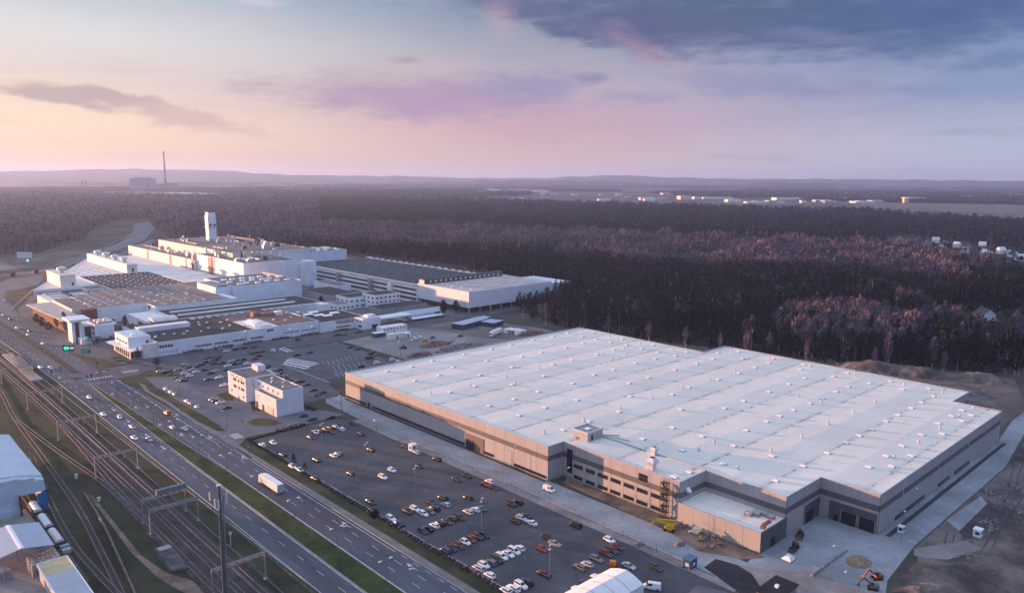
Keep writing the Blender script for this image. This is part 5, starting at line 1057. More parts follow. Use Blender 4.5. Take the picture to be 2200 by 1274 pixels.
# ------------------------------------------------------------------ works in front of the warehouse
TT = thing('marquee_tent', 'white gabled marquee tent at the bottom of the car park', 'tent', (148, 121, 0)); TENTM = mat('tent_cloth', (.78, .77, .78), .6, .04, .3)
rg = lambda x: [(x, 115.4, 0), (x, 115.4, 3.7), (x, 118.3, 4.9), (x, 121.3, 5.6), (x, 124.2, 4.9), (x, 127.1, 3.7), (x, 127.1, 0)]
part(TT, 'canvas', MB().loft([rg(x)[::-1] for x in (137, 142, 147, 152, 157.5)]), TENTM)
for x in (142, 147, 152): part(TT, 'frame_bow', (lambda mb, P_: [mb.beam(Vector(a) + Vector((0, 0, .06)), Vector(b) + Vector((0, 0, .06)), .12) for a, b in zip(P_, P_[1:])] and mb)(MB(), rg(x)[1:-1]), mat('tent_seam', (.40, .42, .46), .6))
def cabin(name, label, x, y, w, d, h, m, cat):
    t = thing(name, label, cat, (x, y, 0)); part(t, 'shell', MB().box(x - w / 2, x + w / 2, y - d / 2, y + d / 2, .15, h), m); part(t, 'roof', MB().box(x - w / 2 - .15, x + w / 2 + .15, y - d / 2 - .15, y + d / 2 + .15, h, h + .15), DOME if m != CABB else mat('cabin_roof_blue', (.08, .16, .28), .5))
    for xx in (x - w / 2 - .03,): part(t, 'window', MB().box(xx, xx + .06, y - .7, y + .5, 1.0, 2.0), WFR if m == CABB else GLASSB)
    part(t, 'window', MB().box(x - .5, x + .7, y - d / 2 - .03, y - d / 2 + .03, 1.0, 2.0), WFR if m == CABB else GLASSB); part(t, 'door', MB().box(x + w / 2 - .03, x + w / 2 + .03, y - .4, y + .5, .2, 2.2), LHEAD)
CABB = mat('cabin_blue', (.018, .075, .16), .5)
cabin('guard_booth', 'small white guard booth by the warehouse fence', 176.5, 249.5, 2.6, 2.4, 2.7, WHITEW, 'booth'); cabin('site_cabin', 'dark blue site cabin with white windows near the black roofs', 180.6, 116, 3.4, 2.6, 3.0, CABB, 'site cabin')
# fences
FEN = mat('fence_wire', (.22, .21, .22), .6)
def fence(name, label, pts, h=2.0, step=2.5, m=FEN):
    t = thing(name, label, 'fence', (*pts[0], 0)); mb = MB(); mp = MB()
    for (x0, y0), (x1, y1) in zip(pts, pts[1:]):
        L = math.hypot(x1 - x0, y1 - y0); n = max(1, int(L / step))
        for z in (.25, h / 2, h): mb.beam((x0, y0, z), (x1, y1, z), .05)
        for k in range(n + 1): x, y = x0 + (x1 - x0) * k / n, y0 + (y1 - y0) * k / n; mp.beam((x, y, 0), (x, y, h + .1), .09)
    part(t, 'rail', mb, m); tag(part(t, 'posts', mp, m), kind='stuff')
fence('mesh_fence', 'long wire mesh fence between the car park and the warehouse road', [(177.6, 112), (180.6, 128), (181.4, 150), (182.4, 200), (182.5, 300), (181, 316)]); fence('mesh_fence', 'wire mesh fence curving round the warehouse corner by the factory car park', [(186, 322), (188, 340), (199, 345), (215, 345)])
fence('mesh_fence', 'wire fence on the grass strip beside the back lot', [(260.6, 455), (262, 428), (260, 400), (264, 388), (268, 372)])
fence('roadside_fence', 'low railing between the highway and the railway', [(91.6, 150), (91.6, 380)], 1.1, 4)
fence('factory_fence', 'factory fence along the side road in front of the banded hall', [(343, 481), (412, 474), (470, 479)], 2.2)
# machines
YEL = mat('machine_yellow', (.60, .40, .02), .45); ORG = mat('machine_orange', (.26, .09, .035), .55); BRN = mat('machine_brown', (.13, .075, .05), .65)
def wheels(t, xs, ys, r, w=.35):
    for a in xs:
        for b in ys: local(t, 'wheel', MB().tube((a - w / 2, b, r), (a + w / 2, b, r), r, n=12), TYRE)
x, y = G(*win(1100, 900, 3.538)(1195, 835), .5); t = thing('boom_lift', 'yellow boom lift with folded arm beside the scaffold tower', 'boom lift', (x, y, .1), .5)
local(t, 'chassis', MB().box(-1.1, 1.1, -1.7, 1.7, .5, 1.0), YEL); wheels(t, (-1.1, 1.1), (-1.3, 1.3), .5); local(t, 'turntable', MB().box(-1.0, 1.0, -1.6, 1.0, 1.05, 2.1), YEL)
local(t, 'boom', MB().beam((0, -1.6, 2.2), (0, 4.6, 2.7), .45, .5).beam((.5, 4.2, 3.0), (.5, -2.2, 3.3), .38, .4).beam((0, -1.5, 1.8), (.3, -2.0, 3.2), .35), YEL); local(t, 'basket', MB().box(-.2, 1.4, 4.9, 5.8, 1.6, 1.75).box(-.2, 1.4, 5.75, 5.8, 1.75, 2.7).box(-.2, -.15, 4.9, 5.8, 2.6, 2.7).box(1.35, 1.4, 4.9, 5.8, 2.6, 2.7), YEL)
def loader(px, wn, rot, label, m, dig=False):
    x, y = G(*wn(*px), .5); t = thing('excavator' if dig else 'wheel_loader', label, 'excavator' if dig else 'loader', (x, y, .1), rot)
    if dig:
        for s_ in (-1, 1): local(t, 'track', MB().box(s_ * 1.1 - .3, s_ * 1.1 + .3, -1.9, 1.9, 0, .85), SHUT)
        local(t, 'body', MB().box(-1.3, 1.3, -2.2, 1.0, .95, 2.1), m)
    else: wheels(t, (-1.05, 1.05), (-1.6, 1.6), .75, .5); local(t, 'body', MB().box(-.9, .9, -2.8, 0, .8, 1.9).box(-.6, .6, 0, 2.0, .8, 1.4), m)
    local(t, 'cab', MB().box(-1.2 if dig else -.7, -.1 if dig else .7, -.2 if dig else -.6, 1.1 if dig else .8, 1.9, 3.1), GLASSB); local(t, 'cab_roof', MB().box(-1.25 if dig else -.75, -.05 if dig else .75, -.25 if dig else -.65, 1.15 if dig else .85, 3.1, 3.25), m)
    if dig: local(t, 'arm', MB().beam((.3, .8, 1.8), (.3, 3.4, 4.0), .5, .6).beam((.3, 3.4, 4.0), (.3, 5.0, 1.6), .4, .45), m); local(t, 'bucket', MB().loft([[(-.3, 4.6, .5), (.9, 4.6, .5), (.9, 5.4, 1.5), (-.3, 5.4, 1.5)], [(-.3, 5.2, .2), (.9, 5.2, .2), (.9, 5.8, .9), (-.3, 5.8, .9)]]), m)
    t.scale = (.72, .72, .72) if dig else (.78, .78, .78)
    if not dig: local(t, 'arm', MB().beam((-.5, 1.2, 1.2), (-.5, 3.0, .7), .25, .4).beam((.5, 1.2, 1.2), (.5, 3.0, .7), .25, .4), m); local(t, 'bucket', MB().loft([[(-1.3, 2.9, .15), (1.3, 2.9, .15), (1.3, 2.9, 1.2), (-1.3, 2.9, 1.2)], [(-1.3, 4.0, .1), (1.3, 4.0, .1), (1.3, 3.6, .4), (-1.3, 3.6, .4)]]), m)
zz = win(1600, 940, 3.667); s1 = win(700, 680, 3.538)
loader((435, 770), zz, 1.9, 'brown wheel loader at the side wall of the low annex', BRN); loader((390, 868), zz, 1.7, 'dark muddy wheel loader in front of the low annex', mat('machine_dark', (.07, .04, .03), .7))
loader((1040, 1100), zz, .9, 'orange excavator beside the sand heap', ORG, True); loader((1010, 1180), zz, .4, 'grey excavator at the bottom of the yard below the orange one', mat('machine_grey', (.14, .13, .14), .6), True)
loader((590, 240), s1, .6, 'dark small loader on the pale back lot', SHUT)
# heaps
def heap(name, label, cx_, cy_, rx_, ry_, h, m, n=26, seed=1, chunk=0):
    r2 = random.Random(seed); mb = MB(); rings = []; K_ = 7
    for j in range(K_):
        f = j / (K_ - 1); rr_ = (1 - f) ** .8 if j < K_ - 1 else .02
        rings.append([(cx_ + rx_ * rr_ * math.cos(2 * math.pi * k / n) * (1 + .25 * (r2.random() - .5)), cy_ + ry_ * rr_ * math.sin(2 * math.pi * k / n) * (1 + .25 * (r2.random() - .5)), h * f * (1 + .2 * (r2.random() - .5)) - (.1 if j == 0 else 0)) for k in range(n)])
    mb.loft(rings)
    for k in range(chunk):
        a, rr_ = r2.uniform(0, 6.28), math.sqrt(r2.random()); x, y = cx_ + rx_ * rr_ * math.cos(a), cy_ + ry_ * rr_ * math.sin(a); z = h * (1 - rr_) * .9; d = Vector((r2.uniform(-1, 1), r2.uniform(-1, 1), r2.uniform(-.3, .5))).normalized() * r2.uniform(.5, 1.8); mb.beam(Vector((x, y, z)), Vector((x, y, z + .4)) + d, r2.uniform(.15, .7), r2.uniform(.1, .4))
    return tag(link(name, mb, m, smooth=(chunk == 0)), label, 'heap')
SAND = mat('yellow_sand', (.27, .20, .13), .95, .2, .4)
heap('sand_heap', 'round heap of tan sand on the concrete yard', 220.6, 83.4, 4.6, 3.6, 2.0, SAND, seed=3)
x, y = G(*q6(600, 885)); heap('scrap_heap', 'rust red scrap heap on the pale back lot', x, y, 13, 6, 2.4, mat('rust_scrap', (.17, .10, .075), .9, .5, .3, detail=8), seed=5, chunk=90)
x, y = G(*q6(830, 915)); heap('rubble_heap', 'long grey rubble heap at the warehouse roof edge', x, y, 22, 7, 2.8, mat('grey_rubble', (.17, .155, .15), .9, .5, .4, detail=8), seed=6, chunk=140)
x, y = G(*q6(450, 985)); heap('scrap_heap', 'reddish brown wood heap nearest the parked vans', x, y, 9, 5, 2.2, mat('brown_wood', (.15, .09, .07), .9, .5, .4, detail=8), seed=8, chunk=70)
x, y = G(*q6(1490, 785)); heap('scrap_heap', 'brown timber heap beyond the white containers at the forest edge', x, y, 11, 6, 2.4, mat('brown_wood', (.15, .09, .07)), seed=9, chunk=70)
for k, ((px_, py_), w, d, h, m, lb) in enumerate((((185, 770), 21, 8, 5.4, WHITEW, 'long cream two level site office with small windows on the back lot'), ((215, 822), 11, 6, 3.6, CREAM, 'cream container in front of the cream site office'), ((320, 808), 5, 5, 3.2, WHITEW, 'small white container right of the cream site office'), ((60, 805), 9, 5, 3, mat('container_blue', (.05, .09, .15), .5), 'dark blue container left of the cream site office'), ((925, 705), 33, 11, 4.0, mat('site_blue', (.018, .06, .14), .5), 'long dark blue flat roofed site office by the forest'), ((1130, 700), 13, 12, 3.4, mat('site_blue', (.018, .06, .14)), 'smaller dark blue site office behind the long one'), ((1020, 668), 18, 8, 3.2, mat('site_blue', (.018, .06, .14)), 'dark blue site office with white roof boxes at the back'), ((1290, 768), 8, 4, 3, WHITEW, 'white container right of the parked truck'), ((1345, 775), 9, 4, 3, GREYW, 'grey container between two white ones by the forest'), ((1395, 785), 8, 4, 3, WHITEW, 'white container beside the brown timber heap'))):
    x, y = G(*q6(px_, py_)); t = thing('site_container', lb, 'container', (x, y, 0), -.05 if k < 4 else .25 if k < 7 else 0)
    local(t, 'shell', MB().box(-w / 2, w / 2, -d / 2, d / 2, .1, h), m); local(t, 'roof', MB().box(-w / 2 - .1, w / 2 + .1, -d / 2 - .1, d / 2 + .1, h, h + .2), WHITER if k in (0, 1) else mat('pale_blue_sheet', (.40, .46, .56)) if k in (4, 5, 6) else DOME)
    if k == 0:
        for j in range(7): local(t, 'window', MB().box(-w / 2 + 1.2 + j * 2.8, -w / 2 + 2.3 + j * 2.8, -d / 2 - .06, -d / 2 + .02, 3.6, 4.6), SHUT)
    local(t, 'door', MB().box(-.6, .6, -d / 2 - .06, -d / 2 + .02, .2, 2.2), SHUT)
o = link('concrete_pipe', MB().tube((201.9, 89.2, .45), (208.6, 89.2, .45), .4, n=10).tube((209, 89.2, .45), (217, 89.15, .45), .4, n=10).tube((217.4, 89.2, .45), (224.8, 89.1, .45), .4, n=10), CONC); tag(o, 'long white concrete pipe lying on the yard by the sand heap', 'pipe')
cabin('portable_office', 'small white portable hut on the dark earth bank', 265.7, 64.6, 2.6, 2.2, 2.6, WHITEW, 'hut'); cabin('generator', 'white and black generator box at the dock corner', 250.2, 82.4, 1.8, 1.6, 2.2, WHITEW, 'generator')
t = thing('tarpaulin_pile', 'white tarpaulin covered pile by the annex corner', 'pile', (206.6, 98.6, 0)); part(t, 'tarpaulin', MB().loft([[(204.8, 97, 0), (208.2, 97, 0), (208.4, 100, 0), (205, 100.4, 0)], [(205.6, 97.8, 1.2), (207.8, 97.6, .9), (207.6, 99.4, 1.3), (205.8, 99.6, 1.0)]]), TENTM); part(t, 'base_pallet', MB().box(204.6, 208.6, 96.8, 100.4, 0, .15), BRN)
for k, (x, y, lb) in enumerate(((199.6, 133.4, 'heap of mixed building rubbish beside the yellow boom lift'), (198.8, 122.5, 'grey rubbish heap along the foot of the pink annex wall'), (198.0, 118, 'small dark rubbish heap under the annex wall corner'), (190, 126, 'dark gravel patch heap on the road beside the dirt strip'), (180.5, 134.5, 'brown dirt heap at the edge of the car park'))): heap('rubbish_heap', lb, x, y, 2.6, 1.6, .9, mat('site_rubbish', (.16, .13, .12), .9, .5, .8), seed=20 + k, chunk=22 if k < 3 else 0)
tag(link('timber_board', MB().loft([[(199.2, 128.6, .3), (202, 128.6, 1.3), (202, 128.7, 1.4), (199.2, 128.7, .4)], [(199.2, 125.6, .3), (202, 125.6, 1.3), (202, 125.7, 1.4), (199.2, 125.7, .4)]]), mat('plywood', (.42, .36, .27), .8)), 'tilted pale plywood sheet below the annex wall', 'board')
t = thing('concrete_barrier', 'row of pipe sections lying below the annex wall', 'pipe', (201.8, 126, 0)); part(t, 'section', MB().tube((202.2, 131, .4), (202.2, 121, .4), .4, n=8), CONC)
# rooftop air units on the low annex
AIRU = mat('air_unit', (.40, .40, .44), .5); AIRR = mat('air_unit_red', (.34, .06, .07), .5)
for k, (x, y) in enumerate(((214.2, 113.8), (216.2, 112.2), (212.6, 115.6), (215.8, 109.6))):
    u = part(WH, 'air_unit', MB().box(x - .8, x + .8, y - 1.1, y + 1.1, 6.22, 7.5), AIRU); o = part(WH, 'unit_stripe', MB().box(x - .86, x + .86, y - 1.15, y + 1.15, 6.6, 6.85), AIRR); o.parent = u
part(WH, 'air_duct', MB().box(209, 213.5, 108.2, 109.2, 6.22, 6.8), AIRR); part(WH, 'air_duct', MB().box(207, 208.6, 107.4, 108.6, 6.22, 6.9), mat('brown_panel', (.16, .13, .115)))
# black flat roofs at the very bottom
for (x, y, w, d, lb) in ((184, 90.5, 11, 6, 'black flat roofed site hut cut by the bottom edge'), (176.4, 85, 7, 8, 'black flat roofed hut left of the larger one at the bottom edge')):
    t = thing('site_hut', lb, 'hut', (x, y, 0)); part(t, 'wall', MB().box(x - w / 2, x + w / 2, y - d / 2, y + d / 2, 0, 2.9), CONCD); part(t, 'roof', MB().box(x - w / 2 - .4, x + w / 2 + .4, y - d / 2 - .4, y + d / 2 + .4, 2.9, 3.2), mat('black_felt', (.022, .022, .026), .85, .2, .4)); part(t, 'roof_hatch', MB().box(x - .5, x + .5, y - .5, y + .5, 3.2, 3.9), DOME)
# signs
def sign(name, label, px, w, h, z0, m, cat, rot=None, posts=2):
    x, y = G(*px); t = thing(name, label, cat, (x, y, 0), -HEAD if rot is None else rot)
    for k in range(posts): xx = (k - (posts - 1) / 2) * w * .6; local(t, 'post', MB().tube((xx, 0, 0), (xx, 0, z0 + h * .5), .12, n=6), POLE)
    local(t, 'panel', MB().box(-w / 2, w / 2, -.18, -.06, z0, z0 + h), m); return t
t = sign('led_billboard', 'black LED billboard with glowing green picture at the highway junction', z3(590, 478), 12.6, 6.2, 3.0, SHUT, 'billboard', None, 2)
GRN = mat('led_green', (.02, .5, .3), .5, emit=((.03, .85, .45), .45)); LWH = mat('led_white', (.6, .7, .65), .5, emit=((.5, .8, .65), .3))
mb = MB(); mb.prism([(-5, 5.3), (-4.6, 7.6), (-1, 7.9), (1.2, 7.0), (.6, 5.2), (-1.2, 4.4), (-3.4, 4.2)], 0, .04)
mb.v = [(x, -.2 - z, y) for x, y, z in mb.v]; local(t, 'lit_picture', mb, GRN); local(t, 'picture_core', MB().box(-2.6, -1.0, -.28, -.245, 5.4, 6.4), SHUT)
t.scale = (.6, .6, .6)
for z in (5.2, 6.6): local(t, 'lit_line', MB().box(2.0, 5.6, -.24, -.19, z, z + .9), LWH)
t = sign('direction_sign', 'wide green road sign on two posts beside the junction lawn', z3(740, 500), 9.4, 4.4, 3.2, mat('sign_green', (.01, .22, .17), .5), 'road sign')
t.scale = (.62, .62, .62)
for k in range(3): local(t, 'sign_line', MB().box(-3.6, 3.0 - k, -.2, -.18, 6.6 - 1.1 * k, 7.0 - 1.1 * k), mat('sign_pale', (.35, .55, .5), .6))
t = sign('parking_sign', 'small blue sign with a white P on the verge of the large car park', z6(106, 345), 1.5, 1.5, 1.6, mat('sign_blue', (.02, .12, .45), .5), 'road sign', None, 1)
local(t, 'letter', MB().box(-.3, -.12, -.2, -.185, 1.85, 2.85).box(-.12, .3, -.2, -.185, 2.7, 2.85).box(.15, .3, -.2, -.185, 2.4, 2.7).box(-.12, .3, -.2, -.185, 2.25, 2.4), LWH if False else LHEAD)
sign('billboard', 'blank white billboard on the far left field', (54, 561), 20, 8, 4, LHEAD, 'billboard'); sign('billboard', 'tiny bright cyan light board beside the flyover', (61, 578), 2.4, 2.4, 9, mat('lit_cyan', (.3, .7, .75), .5, emit=((.25, .8, .9), .5)), 'billboard', None, 1)
for px, lb in ((z3(835, 600), 'near the green sign'), (z3(523, 645), 'between the two carriageways'), (z3(446, 680), 'on the railway side'), (z3(748, 718), 'left of the lawn tip'), (z3(785, 712), 'at the lawn tip')):
    x, y = G(*px); t = thing('traffic_light', f'dark traffic light at the junction {lb}', 'traffic light', (x, y, 0), -HEAD, 'junction traffic lights'); local(t, 'post', MB().tube((0, 0, 0), (0, 0, 3.4), .09, n=6), SHUT); local(t, 'light_head', MB().box(-.35, .35, -.3, .1, 2.6, 4.0), SHUT)
# flyover and motorway at the far left
FWY = [(640, 1980), (560, 1740), (430, 1400), (330, 1220), (262, 1120), (198, 1000), (170, 900), (146, 872), (120, 878), (150, 960), (205, 1062), (290, 1200), (380, 1370), (470, 1600), (560, 1880)]
ground('motorway', FWY, .06, ASPHL); ground('slip_road', [(134, 880), (137, 868), (129, 830), (121, 760), (118, 700), (112, 700), (113, 760), (121, 835), (128, 885)], .075, ASPHL); ground('slip_road', [(183, 1170), (182, 1020), (150, 1035), (120, 1080), (90, 1130), (90, 1300), (160, 1260)], .05, ASPHL)
ground('road', [(455, 1400), (300, 1105), (252, 1078), (246, 1086), (300, 1130), (440, 1408)], .08, ASPHL)
ground('grass_verge', [(119, 705), (124, 745), (141, 800), (158, 858), (140, 866), (130, 830)], .09, ROUGH)
fence('boundary_wall', 'pale boundary wall running diagonally along the white roofed hall', [(119, 742), (160, 866)], 1.8, 6, WHITEW)
FLY = thing('flyover', 'grey concrete road flyover on piers at the left edge', 'bridge', (170, 1010, 0)); d0, d1 = Vector((120, 968, 0)), Vector((225, 1020, 0)); dn = (d1 - d0).normalized(); ds = Vector((-dn.y, dn.x, 0))
part(FLY, 'deck', MB().beam(d0 + Vector((0, 0, 6)), d1 + Vector((0, 0, 6)), 11, 1.6), CONCD); 
for s_ in (-5.4, 5.4): part(FLY, 'parapet', MB().beam(d0 + ds * s_ + Vector((0, 0, 7.3)), d1 + ds * s_ + Vector((0, 0, 7.3)), .3, 1.0), CONCD)
for f in (.2, .42, .66, .88): c = d0 + (d1 - d0) * f; part(FLY, 'pier', MB().beam(c - ds * 3 + Vector((0, 0, 2.6)), c + ds * 3 + Vector((0, 0, 2.6)), 1.4, 5.2), CONCD)
mb = MB()
for a, b in (((470, 1540), (300, 1190)), ((455, 1560), (290, 1195)), ((300, 1180), (200, 1010))): mb.beam((*a, .1), (*b, .1), .5, .05)
link('lane_marking', mb, PAINT, [o for o in C.objects if o.name == 'motorway'][0])
for (x, y, c, w) in ((445, 1480, 'white', 'farthest up'), (135, 1105, 'white', 'on the slip road loop'), (124, 800, 'white', 'at the merge')): place(S_, c, x, y, -.5, f'white saloon on the motorway beyond the factory, {w}', 'cars on the far motorway', name='driving_car', z=.12, far=True)
# ------------------------------------------------------------------ trees
BARK = mat('pine_bark', (.12, .075, .055), .9); BIRCHB = mat('birch_bark', (.58, .54, .52), .85, .25, .8)
PINE = mat('pine_needles', (.009, .021, .020), .9, .4, .02, c2=(.018, .034, .026), island=.6, spec=.1)
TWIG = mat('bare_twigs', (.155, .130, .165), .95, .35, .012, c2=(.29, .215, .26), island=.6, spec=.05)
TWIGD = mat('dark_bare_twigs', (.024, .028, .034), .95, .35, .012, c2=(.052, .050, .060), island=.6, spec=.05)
nr = np.random.default_rng(11)
def tri_cloud(n, size, fn, flat=0.0):
    """n separate leaf-sized triangles at positions from fn(u) -> (n,3)"""
    c = fn(n); v = np.zeros((n, 3, 3))
    d = nr.normal(size=(n, 3, 3)); d[:, :, 2] *= (1 - flat); d /= np.linalg.norm(d, axis=2, keepdims=True) + 1e-9
    return c[:, None, :] + d * size * nr.uniform(.6, 1.3, (n, 1, 1))
def pine_crown(n, size):                       # ragged cone in the upper two thirds
    def fn(k):
        t = nr.uniform(0, 1, k) ** .8; z = .30 + .70 * t; r = (.20 * (1 - t) ** .8 + .015) * np.sqrt(nr.uniform(.1, 1, k)) * nr.choice([1, 1, .55], k); a = nr.uniform(0, 6.283, k)
        return np.stack([r * np.cos(a), r * np.sin(a), z], 1)
    return tri_cloud(n, size, fn, .3)
def birch_crown(n, size, wide=.19):            # upswept twigs: long thin triangles, loose crown
    t = nr.uniform(0, 1, n); z = .28 + .70 * t; rr = wide * np.sin(np.pi * (t * .82 + .12)) * np.sqrt(nr.uniform(.02, 1, n)); a = nr.uniform(0, 6.283, n)
    c = np.stack([rr * np.cos(a), rr * np.sin(a), z], 1)
    d = np.stack([np.cos(a) * .45 + nr.normal(0, .25, n), np.sin(a) * .45 + nr.normal(0, .25, n), np.full(n, 1.0)], 1); d /= np.linalg.norm(d, axis=1, keepdims=True)
    L = size * nr.uniform(.7, 1.6, (n, 1)); s = np.cross(d, nr.normal(size=(n, 3))); s /= np.linalg.norm(s, axis=1, keepdims=True)
    w = L * .16
    return np.stack([c - d * L * .5 - s * w, c - d * L * .5 + s * w, c + d * L * .6], 1)
def trunk_tris(r0, r1, z1, k=4, lean=0):
    a = np.arange(k) * 2 * np.pi / k; o = []
    for i in range(k):
        p, q_ = a[i], a[(i + 1) % k]; A = (r0 * np.cos(p), r0 * np.sin(p), 0); B = (r0 * np.cos(q_), r0 * np.sin(q_), 0); C_ = (r1 * np.cos(q_) + lean, r1 * np.sin(q_), z1); D_ = (r1 * np.cos(p) + lean, r1 * np.sin(p), z1)
        o += [[A, B, C_], [A, C_, D_]]
    return np.array(o)
def branches(k):
    o = []
    for _ in range(k):
        z0 = nr.uniform(.3, .75); a = nr.uniform(0, 6.283); L = nr.uniform(.12, .26); e = (L * .5 * math.cos(a), L * .5 * math.sin(a), z0 + L); w = .006
        o.append([(-w, 0, z0), (w, 0, z0), e]); o.append([(0, -w, z0), (0, w, z0), e])
    return np.array(o)
def tri_mesh(name, tris, mats, idx=None):
    n = len(tris); me = bpy.data.meshes.new(name); v = tris.reshape(-1, 3).astype(np.float32)
    me.vertices.add(n * 3); me.vertices.foreach_set('co', v.ravel()); me.loops.add(n * 3); me.loops.foreach_set('vertex_index', np.arange(n * 3, dtype=np.int32))
    me.polygons.add(n); me.polygons.foreach_set('loop_start', np.arange(0, n * 3, 3, dtype=np.int32))
    for m in mats: me.materials.append(m)
    if idx is not None: me.polygons.foreach_set('material_index', idx.astype(np.int32))
    me.update(calc_edges=True); return me
def instance(tmpl, pos, h, rot, wscale=None):
    """every template triangle for every tree; template height 1"""
    c, s = np.cos(rot), np.sin(rot); T_ = tmpl.reshape(-1, 3); ws = h if wscale is None else h * wscale
    x = (T_[None, :, 0] * c[:, None] - T_[None, :, 1] * s[:, None]) * ws[:, None] + pos[:, 0, None]
    y = (T_[None, :, 0] * s[:, None] + T_[None, :, 1] * c[:, None]) * ws[:, None] + pos[:, 1, None]
    z = T_[None, :, 2] * h[:, None] + pos[:, 2, None] if pos.shape[1] > 2 else T_[None, :, 2] * h[:, None]
    return np.stack([x, y, z], 2).reshape(-1, 3, 3)
def vnoise(x, y, s, seed):
    """cheap value noise, numpy"""
    r_ = np.random.default_rng(seed).uniform(0, 1, (64, 64)); u, v = x / s, y / s; i, j = np.floor(u).astype(int), np.floor(v).astype(int); fu, fv = u - i, v - j; fu = fu * fu * (3 - 2 * fu); fv = fv * fv * (3 - 2 * fv)
    g = lambda a, b: r_[a % 64, b % 64]
    return (g(i, j) * (1 - fu) + g(i + 1, j) * fu) * (1 - fv) + (g(i, j + 1) * (1 - fu) + g(i + 1, j + 1) * fu) * fv
def inpoly(x, y, poly):
    r_ = np.zeros(len(x), bool); j = len(poly) - 1
    for i in range(len(poly)):
        (xi, yi), (xj, yj) = poly[i], poly[j]; c_ = ((yi > y) != (yj > y)) & (x < (xj - xi) * (y - yi) / (yj - yi + 1e-9) + xi); r_ ^= c_; j = i
    return r_
EDGE = [(552, 1040), (585, 720), (545, 585), (560, 500), (470, 485), (440, 455), (418, 400), (425, 350), (432, 300), (448, 250), (462, 205), (476, 165), (500, 128), (560, 104), (700, 95), (1100, 120), (2300, 480), (2540, 1110), (2430, 1750), (2210, 2600), (1700, 3650), (620, 5000), (-400, 5000), (-200, 2400), (40, 1420), (240, 1260), (330, 1440), (430, 1720), (560, 2050), (700, 2050), (560, 1760), (480, 1430), (520, 1250)]
CLEAR = [[(1060, 232), (1140, 218), (1330, 262), (1500, 440), (1620, 560), (1500, 600), (1240, 430), (1090, 310)], [(625, 150), (720, 160), (740, 215), (690, 215), (600, 168)], [(535, 455), (600, 455), (600, 500), (535, 500)], [(1350, 1000), (1400, 1000), (1800, 1900), (1750, 1900)], [(560, 118), (640, 118), (640, 138), (520, 150)]]
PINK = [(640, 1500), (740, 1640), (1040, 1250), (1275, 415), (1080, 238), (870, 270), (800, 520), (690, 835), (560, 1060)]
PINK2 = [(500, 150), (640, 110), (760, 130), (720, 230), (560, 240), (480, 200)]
def field(r0, r1, sp, azr, seed):
    """jittered points in the view fan, spacing growing with distance"""
    g = np.random.default_rng(seed); P_ = []; r = r0
    while r < r1:
        s = sp(r); n = int(2 * azr * r / s); a = HEAD + np.linspace(-azr, azr, n) + g.normal(0, .35 * s / r, n); rr_ = r + g.uniform(-.5, .5, n) * s
        P_.append(np.stack([rr_ * np.sin(a), rr_ * np.cos(a), np.full(n, s)], 1)); r += s * .85
    return np.concatenate(P_)
pts = field(380, 5600, lambda r: max(5.0, .0062 * r), R(41), 3)
ok = inpoly(pts[:, 0] + (vnoise(pts[:, 0], pts[:, 1], 26, 41) - .5) * 34, pts[:, 1] + (vnoise(pts[:, 0], pts[:, 1], 22, 42) - .5) * 34, EDGE)
for c_ in CLEAR: ok &= ~inpoly(pts[:, 0], pts[:, 1], c_)
pts = pts[ok]; X_a, Y_a, SP = pts[:, 0], pts[:, 1], pts[:, 2]; DIST = np.hypot(X_a, Y_a)
n1 = vnoise(X_a, Y_a, 70, 1) * .6 + vnoise(X_a, Y_a, 28, 2) * .4; n2 = vnoise(X_a, Y_a, 260, 5) * .6 + vnoise(X_a, Y_a, 110, 6) * .4
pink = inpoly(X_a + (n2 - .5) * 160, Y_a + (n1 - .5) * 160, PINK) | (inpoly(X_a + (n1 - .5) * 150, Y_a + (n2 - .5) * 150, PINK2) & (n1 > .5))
leftwood = (Y_a > 1150) & (X_a < .55 * Y_a)
bare_p = np.where(pink, .93, np.where(leftwood, .66, np.where(DIST < 900, .34, .035)))
u = nr.uniform(0, 1, len(pts)); bare = u < np.clip(bare_p + (n2 - .5) * np.where(DIST > 900, .35, .6), .02, .97)
sparse = (vnoise(X_a, Y_a, 16, 9) > .12); pts, X_a, Y_a, SP, DIST, bare, pink, leftwood = [a[sparse] for a in (pts, X_a, Y_a, SP, DIST, bare, pink, leftwood)]
hgt = np.where(bare, nr.uniform(12, 22, len(pts)), nr.uniform(9, 20, len(pts))) * np.where(DIST > 2500, 1.1, 1) * (.66 + .62 * vnoise(X_a, Y_a, 34, 51))
# the 300 that show largest: the nearest edge of the wood, each its own tree
order = np.argsort(DIST); near = np.zeros(len(pts), bool)
vis = order[:1400]; pick = vis[np.argsort(DIST[vis] - hgt[vis] * 4 + nr.uniform(0, 90, len(vis)))][:300]; near[pick] = True
far_ = ~near; wide = np.clip(SP / 5.2, 1, 4)
def bucket(mask, tm, jit=True):
    return [(tm[k], mask & (np.arange(len(pts)) % len(tm) == k)) for k in range(len(tm))]
def build_wood(name, label, sets, mats):
    tr, ix = [], []
    for tmpl, mi, mask in sets:
        if mask.sum() == 0: continue
        p = np.stack([X_a[mask], Y_a[mask]], 1); a = instance(tmpl, p, hgt[mask], nr.uniform(0, 6.283, mask.sum()), wide[mask] ** .8); tr.append(a); ix.append(np.full(len(a), mi))
    me = tri_mesh(name, np.concatenate(tr), mats, np.concatenate(ix)); o = bpy.data.objects.new(name, me); C.objects.link(o); return tag(o, label, 'woodland', kind='stuff')
nearz, midz = DIST < 950, (DIST >= 950) & (DIST < 2000); farz = DIST >= 2000
idx_ = np.arange(len(pts)); S_sets, B_sets = [], []
